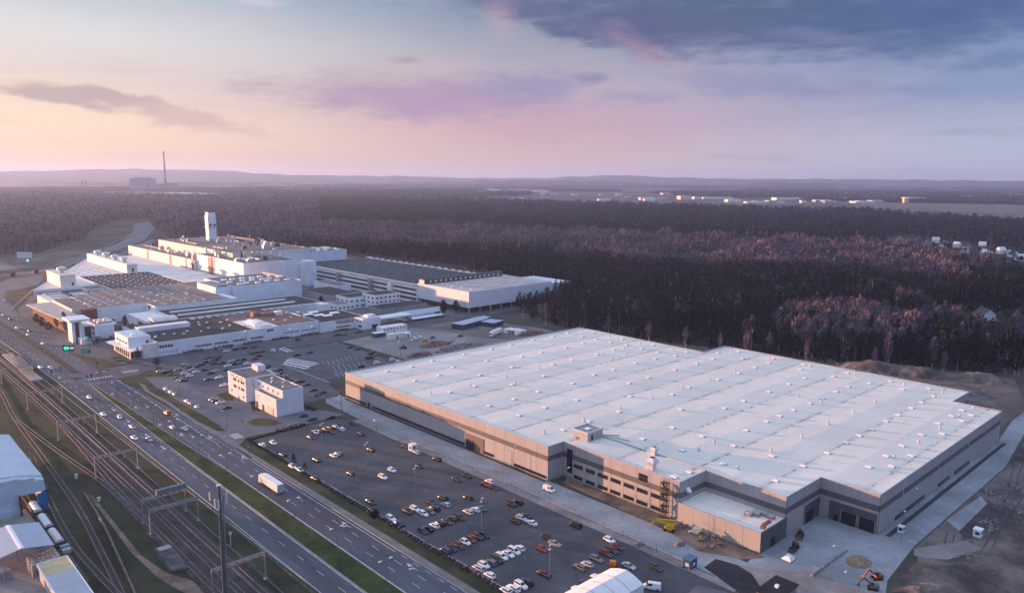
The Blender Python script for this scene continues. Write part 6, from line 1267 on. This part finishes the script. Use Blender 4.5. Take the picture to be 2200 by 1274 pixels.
for k in range(4):
    sel = idx_ % 4 == k
    for zone, n_p, s_p, n_b, s_b in ((nearz, 110, .050, 120, .12), (midz, 46, .075, 50, .17), (farz, 22, .11, 22, .25)):
        S_sets.append((pine_crown(n_p, s_p), 0, far_ & ~bare & zone & sel))
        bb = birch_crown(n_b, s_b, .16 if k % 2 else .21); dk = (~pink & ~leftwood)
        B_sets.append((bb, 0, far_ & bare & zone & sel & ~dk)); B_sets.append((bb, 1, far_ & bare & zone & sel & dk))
        if zone is not farz: B_sets.append((np.concatenate([trunk_tris(.011, .004, .85, 3), branches(5)]), 2, far_ & bare & zone & sel)); S_sets.append((trunk_tris(.013, .005, .7, 3), 1, far_ & ~bare & zone & sel)) if zone is nearz else None
build_wood('pine_woodland', 'dark pine wood stretching behind the factory and warehouse', S_sets, [PINE, BARK])
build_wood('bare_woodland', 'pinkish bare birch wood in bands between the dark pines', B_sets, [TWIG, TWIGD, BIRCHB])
# single trees
def proto_tree(kind, k):
    if kind == 'pine':
        return tri_mesh('trunk', trunk_tris(.016, .005, .8, 6), [BARK]), tri_mesh('crown', pine_crown(260, .042), [PINE])
    dark = kind == 'dark'
    return tri_mesh('trunk', np.concatenate([trunk_tris(.016, .005, .92, 6), branches(18)]), [BIRCHB if not dark else BARK]), tri_mesh('crown', birch_crown(320, .095, (.14, .19, .23)[k % 3]), [TWIGD if dark else TWIG])
TP = {kd: [proto_tree(kd, k) for k in range(3)] for kd in ('pine', 'birch', 'dark')}
def tree(name, x, y, h, kd, label, group, k=0, w=1.0):
    t = thing(name, label, 'tree', (x, y, 0), rnd.uniform(0, 6.28), group); t.scale = (h * w, h * w, h)
    for nm, me in zip(('trunk', 'crown'), TP[kd][k % 3]): o = bpy.data.objects.new(nm, me); C.objects.link(o); o.parent = t
    return t
for j, i in enumerate(pick):
    x, y, h = X_a[i], Y_a[i], hgt[i]; w = 'right of the warehouse roof' if y < 215 else 'behind the warehouse roof' if y < 400 else 'beside the press hall'
    if bare[i]:
        kd = 'birch' if (pink[i] or j % 3 == 0) else 'dark'; nm = 'birch_tree' if kd == 'birch' else 'bare_tree'; lb = f'bare pale barked birch at the wood edge {w}' if kd == 'birch' else f'dark leafless tree at the wood edge {w}'; gp = f'bare birches {w}' if kd == 'birch' else f'dark leafless trees {w}'
    else: kd, nm, lb, gp = 'pine', 'pine_tree', f'dark green pine at the wood edge {w}', f'pines {w}'
    tree(nm, x, y, h, kd, lb, gp, j)
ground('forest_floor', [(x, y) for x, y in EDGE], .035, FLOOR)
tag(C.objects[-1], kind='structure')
# single trees and shrubs inside the works
for p, h, kd, w, lb in (((690, 690), 11, 'dark', 1.5, 'round leafless tree left of the press hall posts'), ((665, 678), 10, 'dark', 1.3, 'leafless tree beside the gable roofed shed'), ((735, 700), 0, 'dark', 1, '')):
    pass
q6 = win(800, 540, 4.394); q5 = win(560, 600, 7.323); q7 = win(40, 630, 7.323)
for wn, px, h, kd, w, lb in ((q6, (670, 620), 14, 'dark', 1.7, 'wide leafless tree nearest the white gable shed'), (q6, (790, 585), 11, 'dark', 1.6, 'round leafless tree under the press hall corner'), (q5, (1370, 450), 9, 'dark', 1.5, 'bare tree before the two storey white building'), (q5, (950, 400), 8, 'dark', 1.6, 'bare tree by the windowless grey building'),
        (q7, (730, 590), 14, 'pine', 1.3, 'dark spruce left of the headquarters fin tower'), (q7, (2040, 1000), 11, 'pine', 1.2, 'dark cypress at the corner of the front hall'), (q7, (1880, 1050), 8, 'pine', 1.3, 'dark conifer before the entrance pavilion glass'), (q7, (1120, 850), 8.5, 'pine', 1.6, 'dark conifer left of the flagpoles'), (q7, (1240, 850), 6, 'pine', 1.6, 'small dark conifer beside the flagpoles'),
        (q7, (290, 500), 9, 'birch', 1.5, 'reddish bare tree farthest along the brick loading side'), (q7, (380, 560), 9, 'birch', 1.5, 'reddish bare tree midway along the brick loading side'), (q7, (480, 620), 8, 'birch', 1.6, 'bare tree nearest the headquarters on the brick side'), (q7, (1500, 590), 9, 'birch', 1.4, 'bare tree in the courtyard by the pale wall'), (q7, (1680, 560), 10, 'birch', 1.4, 'bare tree in the courtyard corner'), (q7, (1600, 640), 6, 'birch', 1.8, 'reddish shrub like tree in the courtyard'), (q7, (1800, 600), 6, 'birch', 1.8, 'reddish shrub like tree by the link wing'), (q7, (1520, 690), 7, 'pine', 1.5, 'conifer right of the headquarters jutting box'),
        (win(500, 860, 3.078), (405, 440), 5.5, 'pine', 1.5, 'small dark spruce at the hedge of the car park'), (win(500, 860, 3.078), (478, 478), 4, 'pine', 1.6, 'stunted dark spruce right of the taller one'), (win(500, 860, 3.078), (940, 800), 4.5, 'dark', 2.0, 'stunted bare tree by the hatched kerb'), (z4, (852, 660), 3.5, 'pine', 1.3, 'tiny conifer before the white three storey building'), (z4, (150, 350), 5, 'dark', 2.2, 'low dark bush at the car park corner'), (win(320, 440, 7.323), (365, 460), 12, 'dark', 1.8, 'round dark tree beside the motorway')):
    x, y = G(*wn(*px)); tree('conifer' if kd == 'pine' else 'bare_tree', x, y, h, kd, lb, None, rnd.randrange(3), w)
sh = tri_cloud(240, .5, lambda k: np.stack([nr.uniform(-1, 1, k) * 6, nr.normal(0, .45, k), np.abs(nr.normal(0, .6, k)) + .1], 1))
SHM = tri_mesh('hedge', sh, [mat('hedge_leaves', (.040, .034, .026), .95, .3, .3, island=.5)])
for k, (x, y, r, s_, lb) in enumerate(((176, 490.2, 0, 1.1, 'under the left windows'), (196, 490.2, 0, 1.1, 'under the middle windows'), (216, 490.2, 0, 1.1, 'under the right windows'), (236, 489.6, 0, 1.1, 'under the white roof strip'), (258, 488.6, 0, 1.2, 'under the rust red roof'), (283, 488, 0, 1.0, 'under the office wing'), (205, 459.4, 0, .9, 'at the car park edge opposite the left windows'), (178, 464, -.3, .9, 'at the car park corner'), (152, 308.4, .03, 1.2, 'at the top edge of the large car park'), (172.5, 330, 1.57, .9, 'behind the white three storey building'), (188.5, 348, .4, .8, 'by the warehouse corner'))):
    o = bpy.data.objects.new('hedge', SHM); C.objects.link(o); o.location = (x, y, .1); o.rotation_euler = (0, 0, r); o.scale = (s_, s_, s_); tag(o, f'low brown hedge {lb}', 'hedge', 'hedges')
vh = tri_cloud(420, .36, lambda k: np.stack([nr.uniform(-1, 1, k) * 7, nr.normal(0, .55, k), np.abs(nr.normal(0, .28, k)) + .05], 1)); VHM = tri_mesh('hedge', vh, [mat('dry_hedge', (.075, .062, .045), .95, .3, .3, island=.6)])
for k in range(17):
    o = bpy.data.objects.new('hedge', VHM); C.objects.link(o); o.location = (130.9 + rnd.uniform(-.2, .2), 104 + 12.3 * k, .1); o.rotation_euler = (0, 0, 1.57); tag(o, 'low dry hedge strip on the verge between path and large car park', 'hedge', 'hedge strips on the car park verge')
tufts = tri_cloud(5000, .18, lambda k: np.stack([nr.uniform(103.2, 110, k), nr.uniform(90, 320, k), nr.uniform(.2, .26, k)], 1)); o = bpy.data.objects.new('grass', tri_mesh('grass', tufts, [mat('lawn_tuft', (.055, .085, .02), .95)])); C.objects.link(o); tag(o, 'green grass on the highway median', 'grass', kind='stuff')
# ------------------------------------------------------------------ houses in the wood, the far town, hills, power station
def house(name, label, px, w, d, h, wall, roof, rot=0.0, group=None):
    x, y = G(*px); t = thing(name, label, 'house', (x, y, 0), rot, group)
    local(t, 'wall', MB().box(-w / 2, w / 2, -d / 2, d / 2, 0, h).loft([[(-w / 2, -d / 2, h), (w / 2, -d / 2, h), (0, -d / 2, h + w * .42)], [(-w / 2, d / 2, h), (w / 2, d / 2, h), (0, d / 2, h + w * .42)]]), wall)
    for s_ in (-1, 1): local(t, 'roof', MB().loft([[(s_ * (w / 2 + .5), yy, h - .4), (0, yy, h + w * .42 + .12), (0, yy, h + w * .42 + .4), (s_ * (w / 2 + .5), yy, h)] for yy in (-d / 2 - .5, d / 2 + .5)]), roof)
    for k in range(2): local(t, 'window', MB().box(-w / 2 + w * (k + .3) / 2, -w / 2 + w * (k + .65) / 2, -d / 2 - .08, -d / 2, 1, 2.4), GLASSB)
    return t
DROOF = mat('slate_roof', (.09, .08, .085), .85, .2, .5)
house('detached_house', 'white gabled house alone in the wood right of the warehouse', (2115, 686), 12, 13, 4.2, WHITEW, DROOF, -.75)
for k, (px, lb) in enumerate((((1993, 528), 'leftmost white house of the hamlet in the wood'), ((2010, 522), 'white house with the highest roof in the hamlet'), ((2030, 530), 'gabled white house third along the hamlet edge'), ((2056, 532), 'long pale house amid the hamlet'), ((2075, 533), 'pale house right of the long one in the hamlet'), ((2110, 534), 'white roofed house behind the hamlet conifers'), ((2128, 555), 'large white house low in the hamlet'), ((2150, 545), 'white house between the hamlet and the photo edge'), ((2178, 552), 'pale wide house near the right edge of the photo'), ((2193, 560), 'white house cut by the right edge of the photo'))): house('detached_house', lb, px, 9 + 2 * (k % 3), 10, 3.8 + (k % 2) * 1.8, WHITEW, WHITER if k % 2 else DROOF, rnd.uniform(-1, 1), 'houses of the hamlet')
hr = random.Random(17)
for k in range(16):
    px = hr.uniform(1985, 2235); house('detached_house', 'small pale house of the wood hamlet half hidden among its trees', (px, 521 + (px - 1985) * .16 + hr.uniform(-7, 9)), hr.uniform(7.5, 10), hr.uniform(8, 11), hr.uniform(3, 4.8), (WHITEW, CREAM, GREYW)[k % 3], DROOF if k % 4 else WHITER, hr.uniform(-1.5, 1.5), 'half hidden houses of the hamlet')
for k in range(26):
    px = hr.uniform(1980, 2235); x, y = G(px, 523 + (px - 1985) * .16 + hr.uniform(-8, 14)); kd = ('pine', 'dark')[k % 2]; tree('conifer' if kd == 'pine' else 'bare_tree', x, y, hr.uniform(7, 13), kd, f"{'dark conifer' if kd == 'pine' else 'leafless tree'} in a garden between the houses of the hamlet", f"{'conifers' if kd == 'pine' else 'leafless trees'} in the hamlet gardens", k, 1.3)
for k in range(90):
    y = hr.uniform(105, 440); x0 = np.interp(y, [105, 165, 205, 250, 300, 350, 400, 440], [560, 476, 458, 444, 430, 422, 415, 436]); kd = ('dark', 'birch', 'dark', 'pine')[k % 4]
    tree('pine_tree' if kd == 'pine' else 'young_tree', x0 + hr.uniform(-9, 4), y, hr.uniform(10, 18) if kd == 'birch' else hr.uniform(3, 9), kd, {'dark': 'low dark brush tree in front of the wood edge behind the warehouse', 'birch': 'slim pale birch standing in front of the wood edge behind the warehouse', 'pine': 'small young pine in front of the wood edge behind the warehouse'}[kd], {'dark': 'brush at the wood edge', 'birch': 'slim birches at the wood edge', 'pine': 'young pines at the wood edge'}[kd], k, .8 if kd == 'birch' else 1.5)
for k, (x, y) in enumerate([G(1990 + 21 * k, 540 + 2.2 * k + rnd.uniform(-6, 5)) for k in range(10)]): tree('conifer', x, y, rnd.uniform(9, 13), 'pine', 'dark conifer between the white houses of the hamlet', 'conifers of the hamlet', k, 1.2)
def far_building(px, w, h, d, m, label, group):
    x, y = G(*px); t = thing('industrial_building', label, 'building', (x, y, 0), -HEAD + rnd.uniform(-.12, .12), group)
    local(t, 'wall', MB().box(-w / 2, w / 2, -d / 2, d / 2, 0, h), m); local(t, 'roof', MB().box(-w / 2 - .5, w / 2 + .5, -d / 2 - .5, d / 2 + .5, h, h + .8), WHITER)
FARW = mat('far_white', (.72, .70, .70), .7); FARC = mat('far_cream', (.70, .55, .42), .7); FARB = mat('far_blue_grey', (.35, .37, .42), .7)
# (pixel x, base y, pixel width, pixel height)
town = [(1150, 410, 120, 4), (1115, 408, 36, 3), (900, 411, 60, 3), (955, 410, 22, 3), (770, 412, 14, 3), (785, 411, 12, 4), (640, 410, 55, 5), (612, 411, 20, 3), (690, 403, 4, 8), (1098, 419, 14, 3), (1140, 418, 24, 3), (1165, 420, 10, 3), (1190, 420, 16, 3), (1235, 420, 12, 3), (1290, 420, 9, 3), (1330, 420, 14, 3), (1405, 430, 50, 4), (1470, 429, 24, 8), (1497, 428, 16, 5), (1540, 428, 58, 4), (1350, 425, 12, 3), (1430, 418, 18, 3), (1475, 404, 46, 2), (1560, 418, 16, 3), (1622, 420, 14, 3), (1690, 430, 54, 5), (1650, 436, 60, 3), (1725, 436, 10, 5), (1765, 434, 30, 4), (1790, 429, 44, 4), (1830, 432, 26, 6), (1852, 436, 40, 3), (1900, 429, 36, 3), (1945, 436, 8, 10), (1962, 434, 34, 9), (2000, 429, 40, 3), (2020, 434, 22, 4), (2050, 430, 36, 4), (2085, 434, 20, 5), (2120, 432, 26, 4), (2150, 435, 34, 3), (2185, 434, 26, 4), (160, 408, 34, 3), (185, 409, 24, 2), (780, 408, 30, 2), (1020, 414, 40, 2)]
for k, (px, py, pw, ph) in enumerate(town):
    x, y = G(px, py); dist = math.hypot(x, y); w = pw * dist / F_PX; h = max(5, ph * dist / F_PX * .9); side = 'left of the power station' if px < 300 else 'left of the middle' if px < 1000 else 'in the middle' if px < 1380 else 'right of the middle' if px < 1800 else 'towards the right edge'
    far_building((px, py), w, h, min(w, 60), FARC if k in (33, 17, 34) else FARW if k % 4 else FARB, f'pale building of the far town on the horizon {side}', f'far town buildings {side}')
tr_ = random.Random(31)
for k in range(46):
    px, py = tr_.choice([(tr_.uniform(1100, 2195), tr_.uniform(427, 437)), (tr_.uniform(1380, 2195), tr_.uniform(417, 437)), (tr_.uniform(560, 1250), tr_.uniform(408, 420))]); pw, ph = tr_.uniform(7, 30), tr_.uniform(2.5, 5)
    x, y = G(px, py); dist = math.hypot(x, y); side = 'left of the middle' if px < 1000 else 'in the middle' if px < 1380 else 'right of the middle' if px < 1800 else 'towards the right edge'
    far_building((px, py), pw * dist / F_PX, max(5, ph * dist / F_PX), min(pw * dist / F_PX, 50), FARW if k % 3 else FARB, f'pale building of the far town on the horizon {side}', f'far town buildings {side}')
PS = thing('power_station', 'hazy grey power station with a tall chimney on the left horizon', 'power station', (*G(335, 411), 0), -HEAD)
dk_ = math.hypot(*G(335, 411)); u_ = dk_ / F_PX; PSM = mat('far_concrete', (.24, .23, .26), .9)
for nm, x0, x1, h, d in (('boiler_house', -40, -8, 24, 70), ('turbine_hall', -8, 16, 14, 60), ('bunker_bay', 22, 38, 16, 40), ('annex', -44, -38, 18, 40), ('switch_house', 38, 44, 9, 40)): local(PS, nm, MB().box(x0 * u_, x1 * u_, -d, d, 0, h * u_), PSM)
for x in (-34, -26, -18): local(PS, 'roof_vent', MB().loft([[(x * u_, -60, 24 * u_), ((x + 5) * u_, -60, 24 * u_), ((x + 2.5) * u_, -60, 27 * u_)], [(x * u_, 60, 24 * u_), ((x + 5) * u_, 60, 24 * u_), ((x + 2.5) * u_, 60, 27 * u_)]]), PSM)
zb = 0
for k in range(6): z0, z1 = 76 * k / 6 * u_, 76 * (k + 1) / 6 * u_; local(PS, 'chimney_band', MB().tube((19.5 * u_, 0, z0), (19.5 * u_, 0, z1), (2.2 - .18 * k) * u_, (2.2 - .18 * (k + 1)) * u_, n=14, caps=(k == 5)), mat('chimney_dark', (.16, .10, .10), .9) if k % 2 or k < 2 else mat('chimney_pale', (.30, .22, .21), .9))
for px, w in ((178, 'left of the power station'), (186, 'left of the power station')): x, y = G(px, 409); t = thing('cooling_stack', f'slim grey stack far {w}', 'stack', (x, y, 0), 0, 'slim far stacks'); local(t, 'shaft', MB().tube((0, 0, 0), (0, 0, 70), 8, 6, n=8), PSM)
x, y = G(1140, 412)
WATER = mat('pale_field', (.50, .46, .46), .9)
def field_patch(name, pl, m, z=.1): ground(name, [G(*p) for p in pl], z, m)
field_patch('field', [(320, 416.5), (560, 416.5), (560, 413.5), (330, 414.5)], WATER); field_patch('field', [(0, 416), (140, 416.6), (130, 414.4), (0, 413.6)], WATER)
field_patch('field', [(1790, 437), (2200, 461), (2240, 461), (2240, 437), (1900, 436)], mat('fallow_field', (.13, .11, .10), .95, .2, .01), .12)
# far woods: low ridges of many clumps
pts2 = field(4200, 11500, lambda r: .0085 * r, R(40), 8); x2, y2, d2 = pts2[:, 0], pts2[:, 1], np.hypot(pts2[:, 0], pts2[:, 1])
w2 = vnoise(x2, y2, 1500, 21) * .6 + vnoise(x2, y2, 520, 22) * .4; az2 = np.degrees(np.arctan2(x2, y2)) - math.degrees(HEAD)
keep = (w2 > np.where(az2 < -8, .56, .53)) & (~inpoly(x2, y2, EDGE)); pts2, x2, y2 = pts2[keep], x2[keep], y2[keep]
a = instance(tri_cloud(26, .42, lambda k: np.stack([nr.normal(0, .9, k), nr.normal(0, .9, k), nr.uniform(.15, .75, k)], 1), .4), np.stack([x2, y2], 1), nr.uniform(16, 26, len(x2)), nr.uniform(0, 6.28, len(x2)), np.full(len(x2), 1.6))
o = bpy.data.objects.new('far_woods', tri_mesh('far_woods', a, [mat('far_wood', (.022, .030, .032), .95, .3, .002, c2=(.036, .040, .040))])); C.objects.link(o); tag(o, 'distant dark woods scattered before the horizon', 'woodland', kind='stuff')
def ridge(name, r, prof, m, thick=900):
    """a real hill: front slope, crest and back slope along an arc"""
    mb = MB(); n = 120; rows = []
    for i in range(n + 1):
        az = -46 + 92 * i / n; h = 0
        for (a0, h0), (a1, h1) in zip(prof, prof[1:]):
            if a0 <= az <= a1: f = (az - a0) / (a1 - a0); f = f * f * (3 - 2 * f); h = h0 + (h1 - h0) * f
        h = max(2, h + 6 * math.sin(az * 2.1) + 4 * math.sin(az * 5.3 + 1)); a = HEAD + R(az); s, c = math.sin(a), math.cos(a)
        rows.append([((r + dr) * s, (r + dr) * c, h * f) for dr, f in ((-thick, 0), (-thick * .45, .62), (0, 1), (thick * .5, .6), (thick, 0))])
    for p, q_ in zip(rows, rows[1:]):
        for k in range(4): mb.face([p[k], q_[k], q_[k + 1], p[k + 1]])
    return tag(link(name, mb, m, smooth=True), kind='structure')
HILL = mat('wooded_hill', (.032, .038, .042), .95, .4, .0016, c2=(.070, .068, .068), detail=8)
ridge('hills', 13400, [(-46, 120), (-33, 150), (-27, 195), (-22, 190), (-16, 120), (-8, 110), (-3, 85), (2, 90), (5, 125), (8, 150), (11, 120), (16, 100), (24, 105), (32, 95), (46, 100)], HILL, 1100)
ridge('hills', 9600, [(-46, 20), (-14, 10), (-7, 40), (-2, 62), (5, 66), (9, 60), (11, 14), (14, 20), (18, 66), (23, 62), (26, 12), (32, 40), (36, 60), (46, 30)], HILL, 500)
ridge('hills', 7600, [(-46, 2), (12, 2), (17, 18), (24, 26), (30, 40), (36, 34), (46, 20)], HILL, 300)
# dirt banks right of the warehouse
def bank(name, pl, h, m, seed, ins=9, cell=1.3):
    """spoil heap as a height field: rises from the outline, broken by ruts and clods"""
    xs = np.arange(min(q_[0] for q_ in pl) - cell, max(q_[0] for q_ in pl) + cell, cell); ys = np.arange(min(q_[1] for q_ in pl) - cell, max(q_[1] for q_ in pl) + cell, cell)
    gx, gy = np.meshgrid(xs, ys); X1, Y1 = gx.ravel(), gy.ravel(); dmin = np.full(len(X1), 1e9)
    for (x0, y0), (x1, y1) in zip(pl, pl[1:] + pl[:1]):
        t_ = np.clip(((X1 - x0) * (x1 - x0) + (Y1 - y0) * (y1 - y0)) / ((x1 - x0) ** 2 + (y1 - y0) ** 2), 0, 1); dmin = np.minimum(dmin, np.hypot(X1 - x0 - t_ * (x1 - x0), Y1 - y0 - t_ * (y1 - y0)))
    dmin = np.where(inpoly(X1, Y1, pl), dmin, -dmin); f = np.clip(dmin / ins, 0, 1); f = f * f * (3 - 2 * f)
    X2, Y2 = X1 + 500, Y1 + 500
    hh_ = f * h * (.45 + .9 * vnoise(X2, Y2, 13, seed) ** 1.3) + np.clip(dmin / 2, 0, 1) * ((vnoise(X2, Y2, 3.1, seed + 1) - .5) * 1.1 + (vnoise(X2 + Y2 * .4, Y2 * .25, 1.7, seed + 2) - .5) * .55)
    Z1 = np.where(dmin < 0, -.3, hh_ - .05); nx, ny = len(xs), len(ys); mb = MB(); mb.v = list(zip(X1.tolist(), Y1.tolist(), Z1.tolist()))
    for j in range(ny - 1):
        for i in range(nx - 1):
            a = j * nx + i
            if max(dmin[a], dmin[a + 1], dmin[a + nx], dmin[a + nx + 1]) > 0: mb.f.append((a, a + 1, a + nx + 1, a + nx)); mb.m.append(0)
    return tag(link(name, mb, m), kind='structure')
ground('bare_soil', [(205, 60), (244, 75.5), (341, 75.5), (412, 83.5), (440, 85.5), (520, 110), (520, 40), (200, 20)], .05, SLOPE)
ground('bare_soil', [(398, 92), (440, 91), (500, 112), (496, 150), (470, 205), (452, 245), (440, 260), (398, 240)], .06, mat('reddish_soil', (.15, .11, .105), .95, .3, .05, c2=(.21, .155, .14), detail=8))
bank('earth_bank', [(462, 200), (480, 152), (494, 112), (478, 108), (462, 140), (444, 190)], 4.5, SLOPE, 3); bank('earth_bank', [(430, 80), (478, 98), (500, 90), (470, 66), (430, 62)], 5, SLOPE, 4)
bank('earth_bank', [G(*win(1600, 940, 3.667)(*c_)) for c_ in ((1360, 930), (1450, 992), (1640, 965), (1900, 892), (2200, 795), (2500, 760), (2400, 1300), (1000, 1300), (1100, 1200), (1250, 1050))], 2.6, SLOPE, 5, 7)
bank('earth_bank', [(404, 100), (444, 104), (470, 118), (452, 150), (430, 180), (410, 150)], 1.3, SLOPE, 11)
RUB = mat('site_rubble', (.22, .20, .19), .9, .4, .9)
for k in range(14):
    x, y = hr.uniform(246, 345), hr.uniform(60, 74); heap('rubble_heap', 'small grey rubble heap on the churned earth right of the concrete yard', x, y, hr.uniform(.8, 2.2), hr.uniform(.6, 1.6), hr.uniform(.4, .9), RUB, n=12, seed=60 + k, chunk=8)['group'] = 'rubble heaps on the churned earth'
RUT = mat('wheel_rut', (.085, .077, .077), .95, .5, .35, c2=(.14, .12, .115), detail=8)
for k, (x0, y0, x1, y1) in enumerate(((216, 62, 300, 68), (222, 57, 330, 66), (240, 50, 350, 72), (212, 54, 262, 70), (300, 60, 410, 79), (330, 52, 430, 80))):
    for o_ in (0, 2.1):
        P_ = sm([(x0, y0 + o_), (x0 + (x1 - x0) * .35, y0 + o_ + (y1 - y0) * .2), (x0 + (x1 - x0) * .7, y0 + o_ + (y1 - y0) * .75), (x1, y1 + o_)], 8); mb = MB()
        for a, b in zip(P_, P_[1:]): mb.face([(a[0], a[1], .09 + .004 * k), (b[0], b[1], .09 + .004 * k), (b[0], b[1] + .4, .09 + .004 * k), (a[0], a[1] + .4, .09 + .004 * k)])
        tag(link('path', mb, RUT), kind='structure')
zz_ = win(1600, 940, 3.667)
ground('yard', [G(*zz_(*c_)) for c_ in ((1335, 872), (1730, 812), (1880, 880), (1600, 960), (1425, 950), (1330, 925))], .11, CONCD); ground('concrete_ramp', [G(*zz_(*c_)) for c_ in ((1590, 650), (1860, 460), (1910, 520), (1690, 735))], .12, CONC)
ground('bare_soil', [G(*zz_(*c_)) for c_ in ((1690, 735), (1910, 520), (2020, 590), (1800, 790), (1730, 806))], .10, mat('dark_soil', (.062, .058, .062), .95, .35, .1, detail=8))  # darker strip of soil along one side of the concrete ramp
# ------------------------------------------------------------------ walkers and flags
def body_mesh():
    J = {'pel': (0, 0, .95, .13), 'chest': (0, .02, 1.32, .155), 'neck': (0, .02, 1.50, .065), 'head': (0, .04, 1.66, .105)}
    E_ = [('pel', 'chest'), ('chest', 'neck'), ('neck', 'head')]
    for s, st in ((-1, .22), (1, -.20)):
        k = str(s); J['hip' + k] = (s * .10, 0, .90, .10); J['knee' + k] = (s * .11, st * .7 + .05, .50, .07); J['ank' + k] = (s * .11, st * 1.3 - .05, .10, .05); J['toe' + k] = (s * .12, st * 1.3 + .12, .05, .045)
        J['sh' + k] = (s * .19, .01, 1.42, .07); J['elb' + k] = (s * .25, -st * .4, 1.15, .05); J['wri' + k] = (s * .25, -st * .9 + .08, .92, .04); J['hand' + k] = (s * .25, -st * 1.0 + .1, .83, .04)
        E_ += [('pel', 'hip' + k), ('hip' + k, 'knee' + k), ('knee' + k, 'ank' + k), ('ank' + k, 'toe' + k), ('chest', 'sh' + k), ('sh' + k, 'elb' + k), ('elb' + k, 'wri' + k), ('wri' + k, 'hand' + k)]
    nm = list(J); me = bpy.data.meshes.new('body'); me.from_pydata([J[n][:3] for n in nm], [(nm.index(a), nm.index(b)) for a, b in E_], [])
    o = bpy.data.objects.new('body', me); C.objects.link(o); m = o.modifiers.new('skin', 'SKIN')
    sk = me.skin_vertices[0].data if me.skin_vertices else None
    if sk is None:
        bm = bmesh.new(); bm.from_mesh(me); L = bm.verts.layers.skin.verify(); bm.to_mesh(me); bm.free(); sk = me.skin_vertices[0].data
    for v, n in zip(sk, nm): v.radius = (J[n][3], J[n][3]); v.use_root = (n == 'pel')
    o.modifiers.new('sub', 'SUBSURF').levels = 1; o.modifiers['sub'].render_levels = 1
    dg = bpy.context.evaluated_depsgraph_get(); me2 = bpy.data.meshes.new_from_object(o.evaluated_get(dg)); bpy.data.objects.remove(o); return me2
PBODY = body_mesh(); PBODY.materials.clear(); PBODY.materials.append(mat('dark_coat', (.025, .026, .032), .9)); PBODY.name = 'body'
hair = MB().loft([[(.10 * r * math.cos(a), .03 + .11 * r * math.sin(a), z) for a in [2 * math.pi * k / 8 for k in range(8)]] for r, z in ((1.02, 1.68), (1.08, 1.74), (.7, 1.79), (.1, 1.80))])
for wn, px, rot, lb in ((z4, (880, 834), .4, 'person in dark clothes walking past the oval grass plot'), (z4, (1728, 744), 2.2, 'person in dark clothes at the fence corner below the warehouse'), (z4, (94, 440), 1.2, 'person in dark clothes on the paving by the factory car park corner'), (z3, (1551, 974), -.6, 'person in dark clothes walking on the verge path')):
    x, y = G(*wn(*px)); t = thing('person', lb, 'person', (x, y, .12), rot); b_ = bpy.data.objects.new('body', PBODY); C.objects.link(b_); b_.parent = t; local(b_, 'hair', hair, mat('dark_hair', (.02, .014, .01), .8))
for k, px in enumerate(((1296, 800), (1328, 800), (1362, 803), (1398, 805))):
    x, y = G(*q7(*px)); t = thing('flag', 'white banner flag hanging in the row before the headquarters box', 'flag', (x, y, 0), -HEAD, 'flags before the headquarters'); local(t, 'pole', MB().tube((0, 0, 0), (0, 0, 8), .08, .05, n=6), POLE)
    local(t, 'cloth', MB().loft([[(.08 + .1 * j, .04 * math.sin(j * 1.4 + z), z) for j in range(12)] + [(.08 + .1 * j, .04 * math.sin(j * 1.4 + z) + .02, z) for j in range(11, -1, -1)] for z in (4.2, 5.4, 6.6, 7.8)]), mat('flag_cloth', (.70, .70, .76), .8))
# ------------------------------------------------------------------ air
hz_ = MB().box(-14700, 14700, -14700, 14700, -1.5, 240)
hz_.v = [(x, y, z) for x, y, z in hz_.v]
HZM = bpy.data.materials.new('haze'); HZM.use_nodes = True; k = Nodes(HZM.node_tree); k.n.clear()
pv = k.n.new('ShaderNodeVolumePrincipled'); pv.inputs['Color'].default_value = (.42, .56, .95, 1); pv.inputs['Density'].default_value = 7.4e-5; pv.inputs['Anisotropy'].default_value = .35
k.l.new(pv.outputs[0], k.n.new('ShaderNodeOutputMaterial').inputs['Volume'])
tag(link('haze', hz_, HZM), kind='stuff')
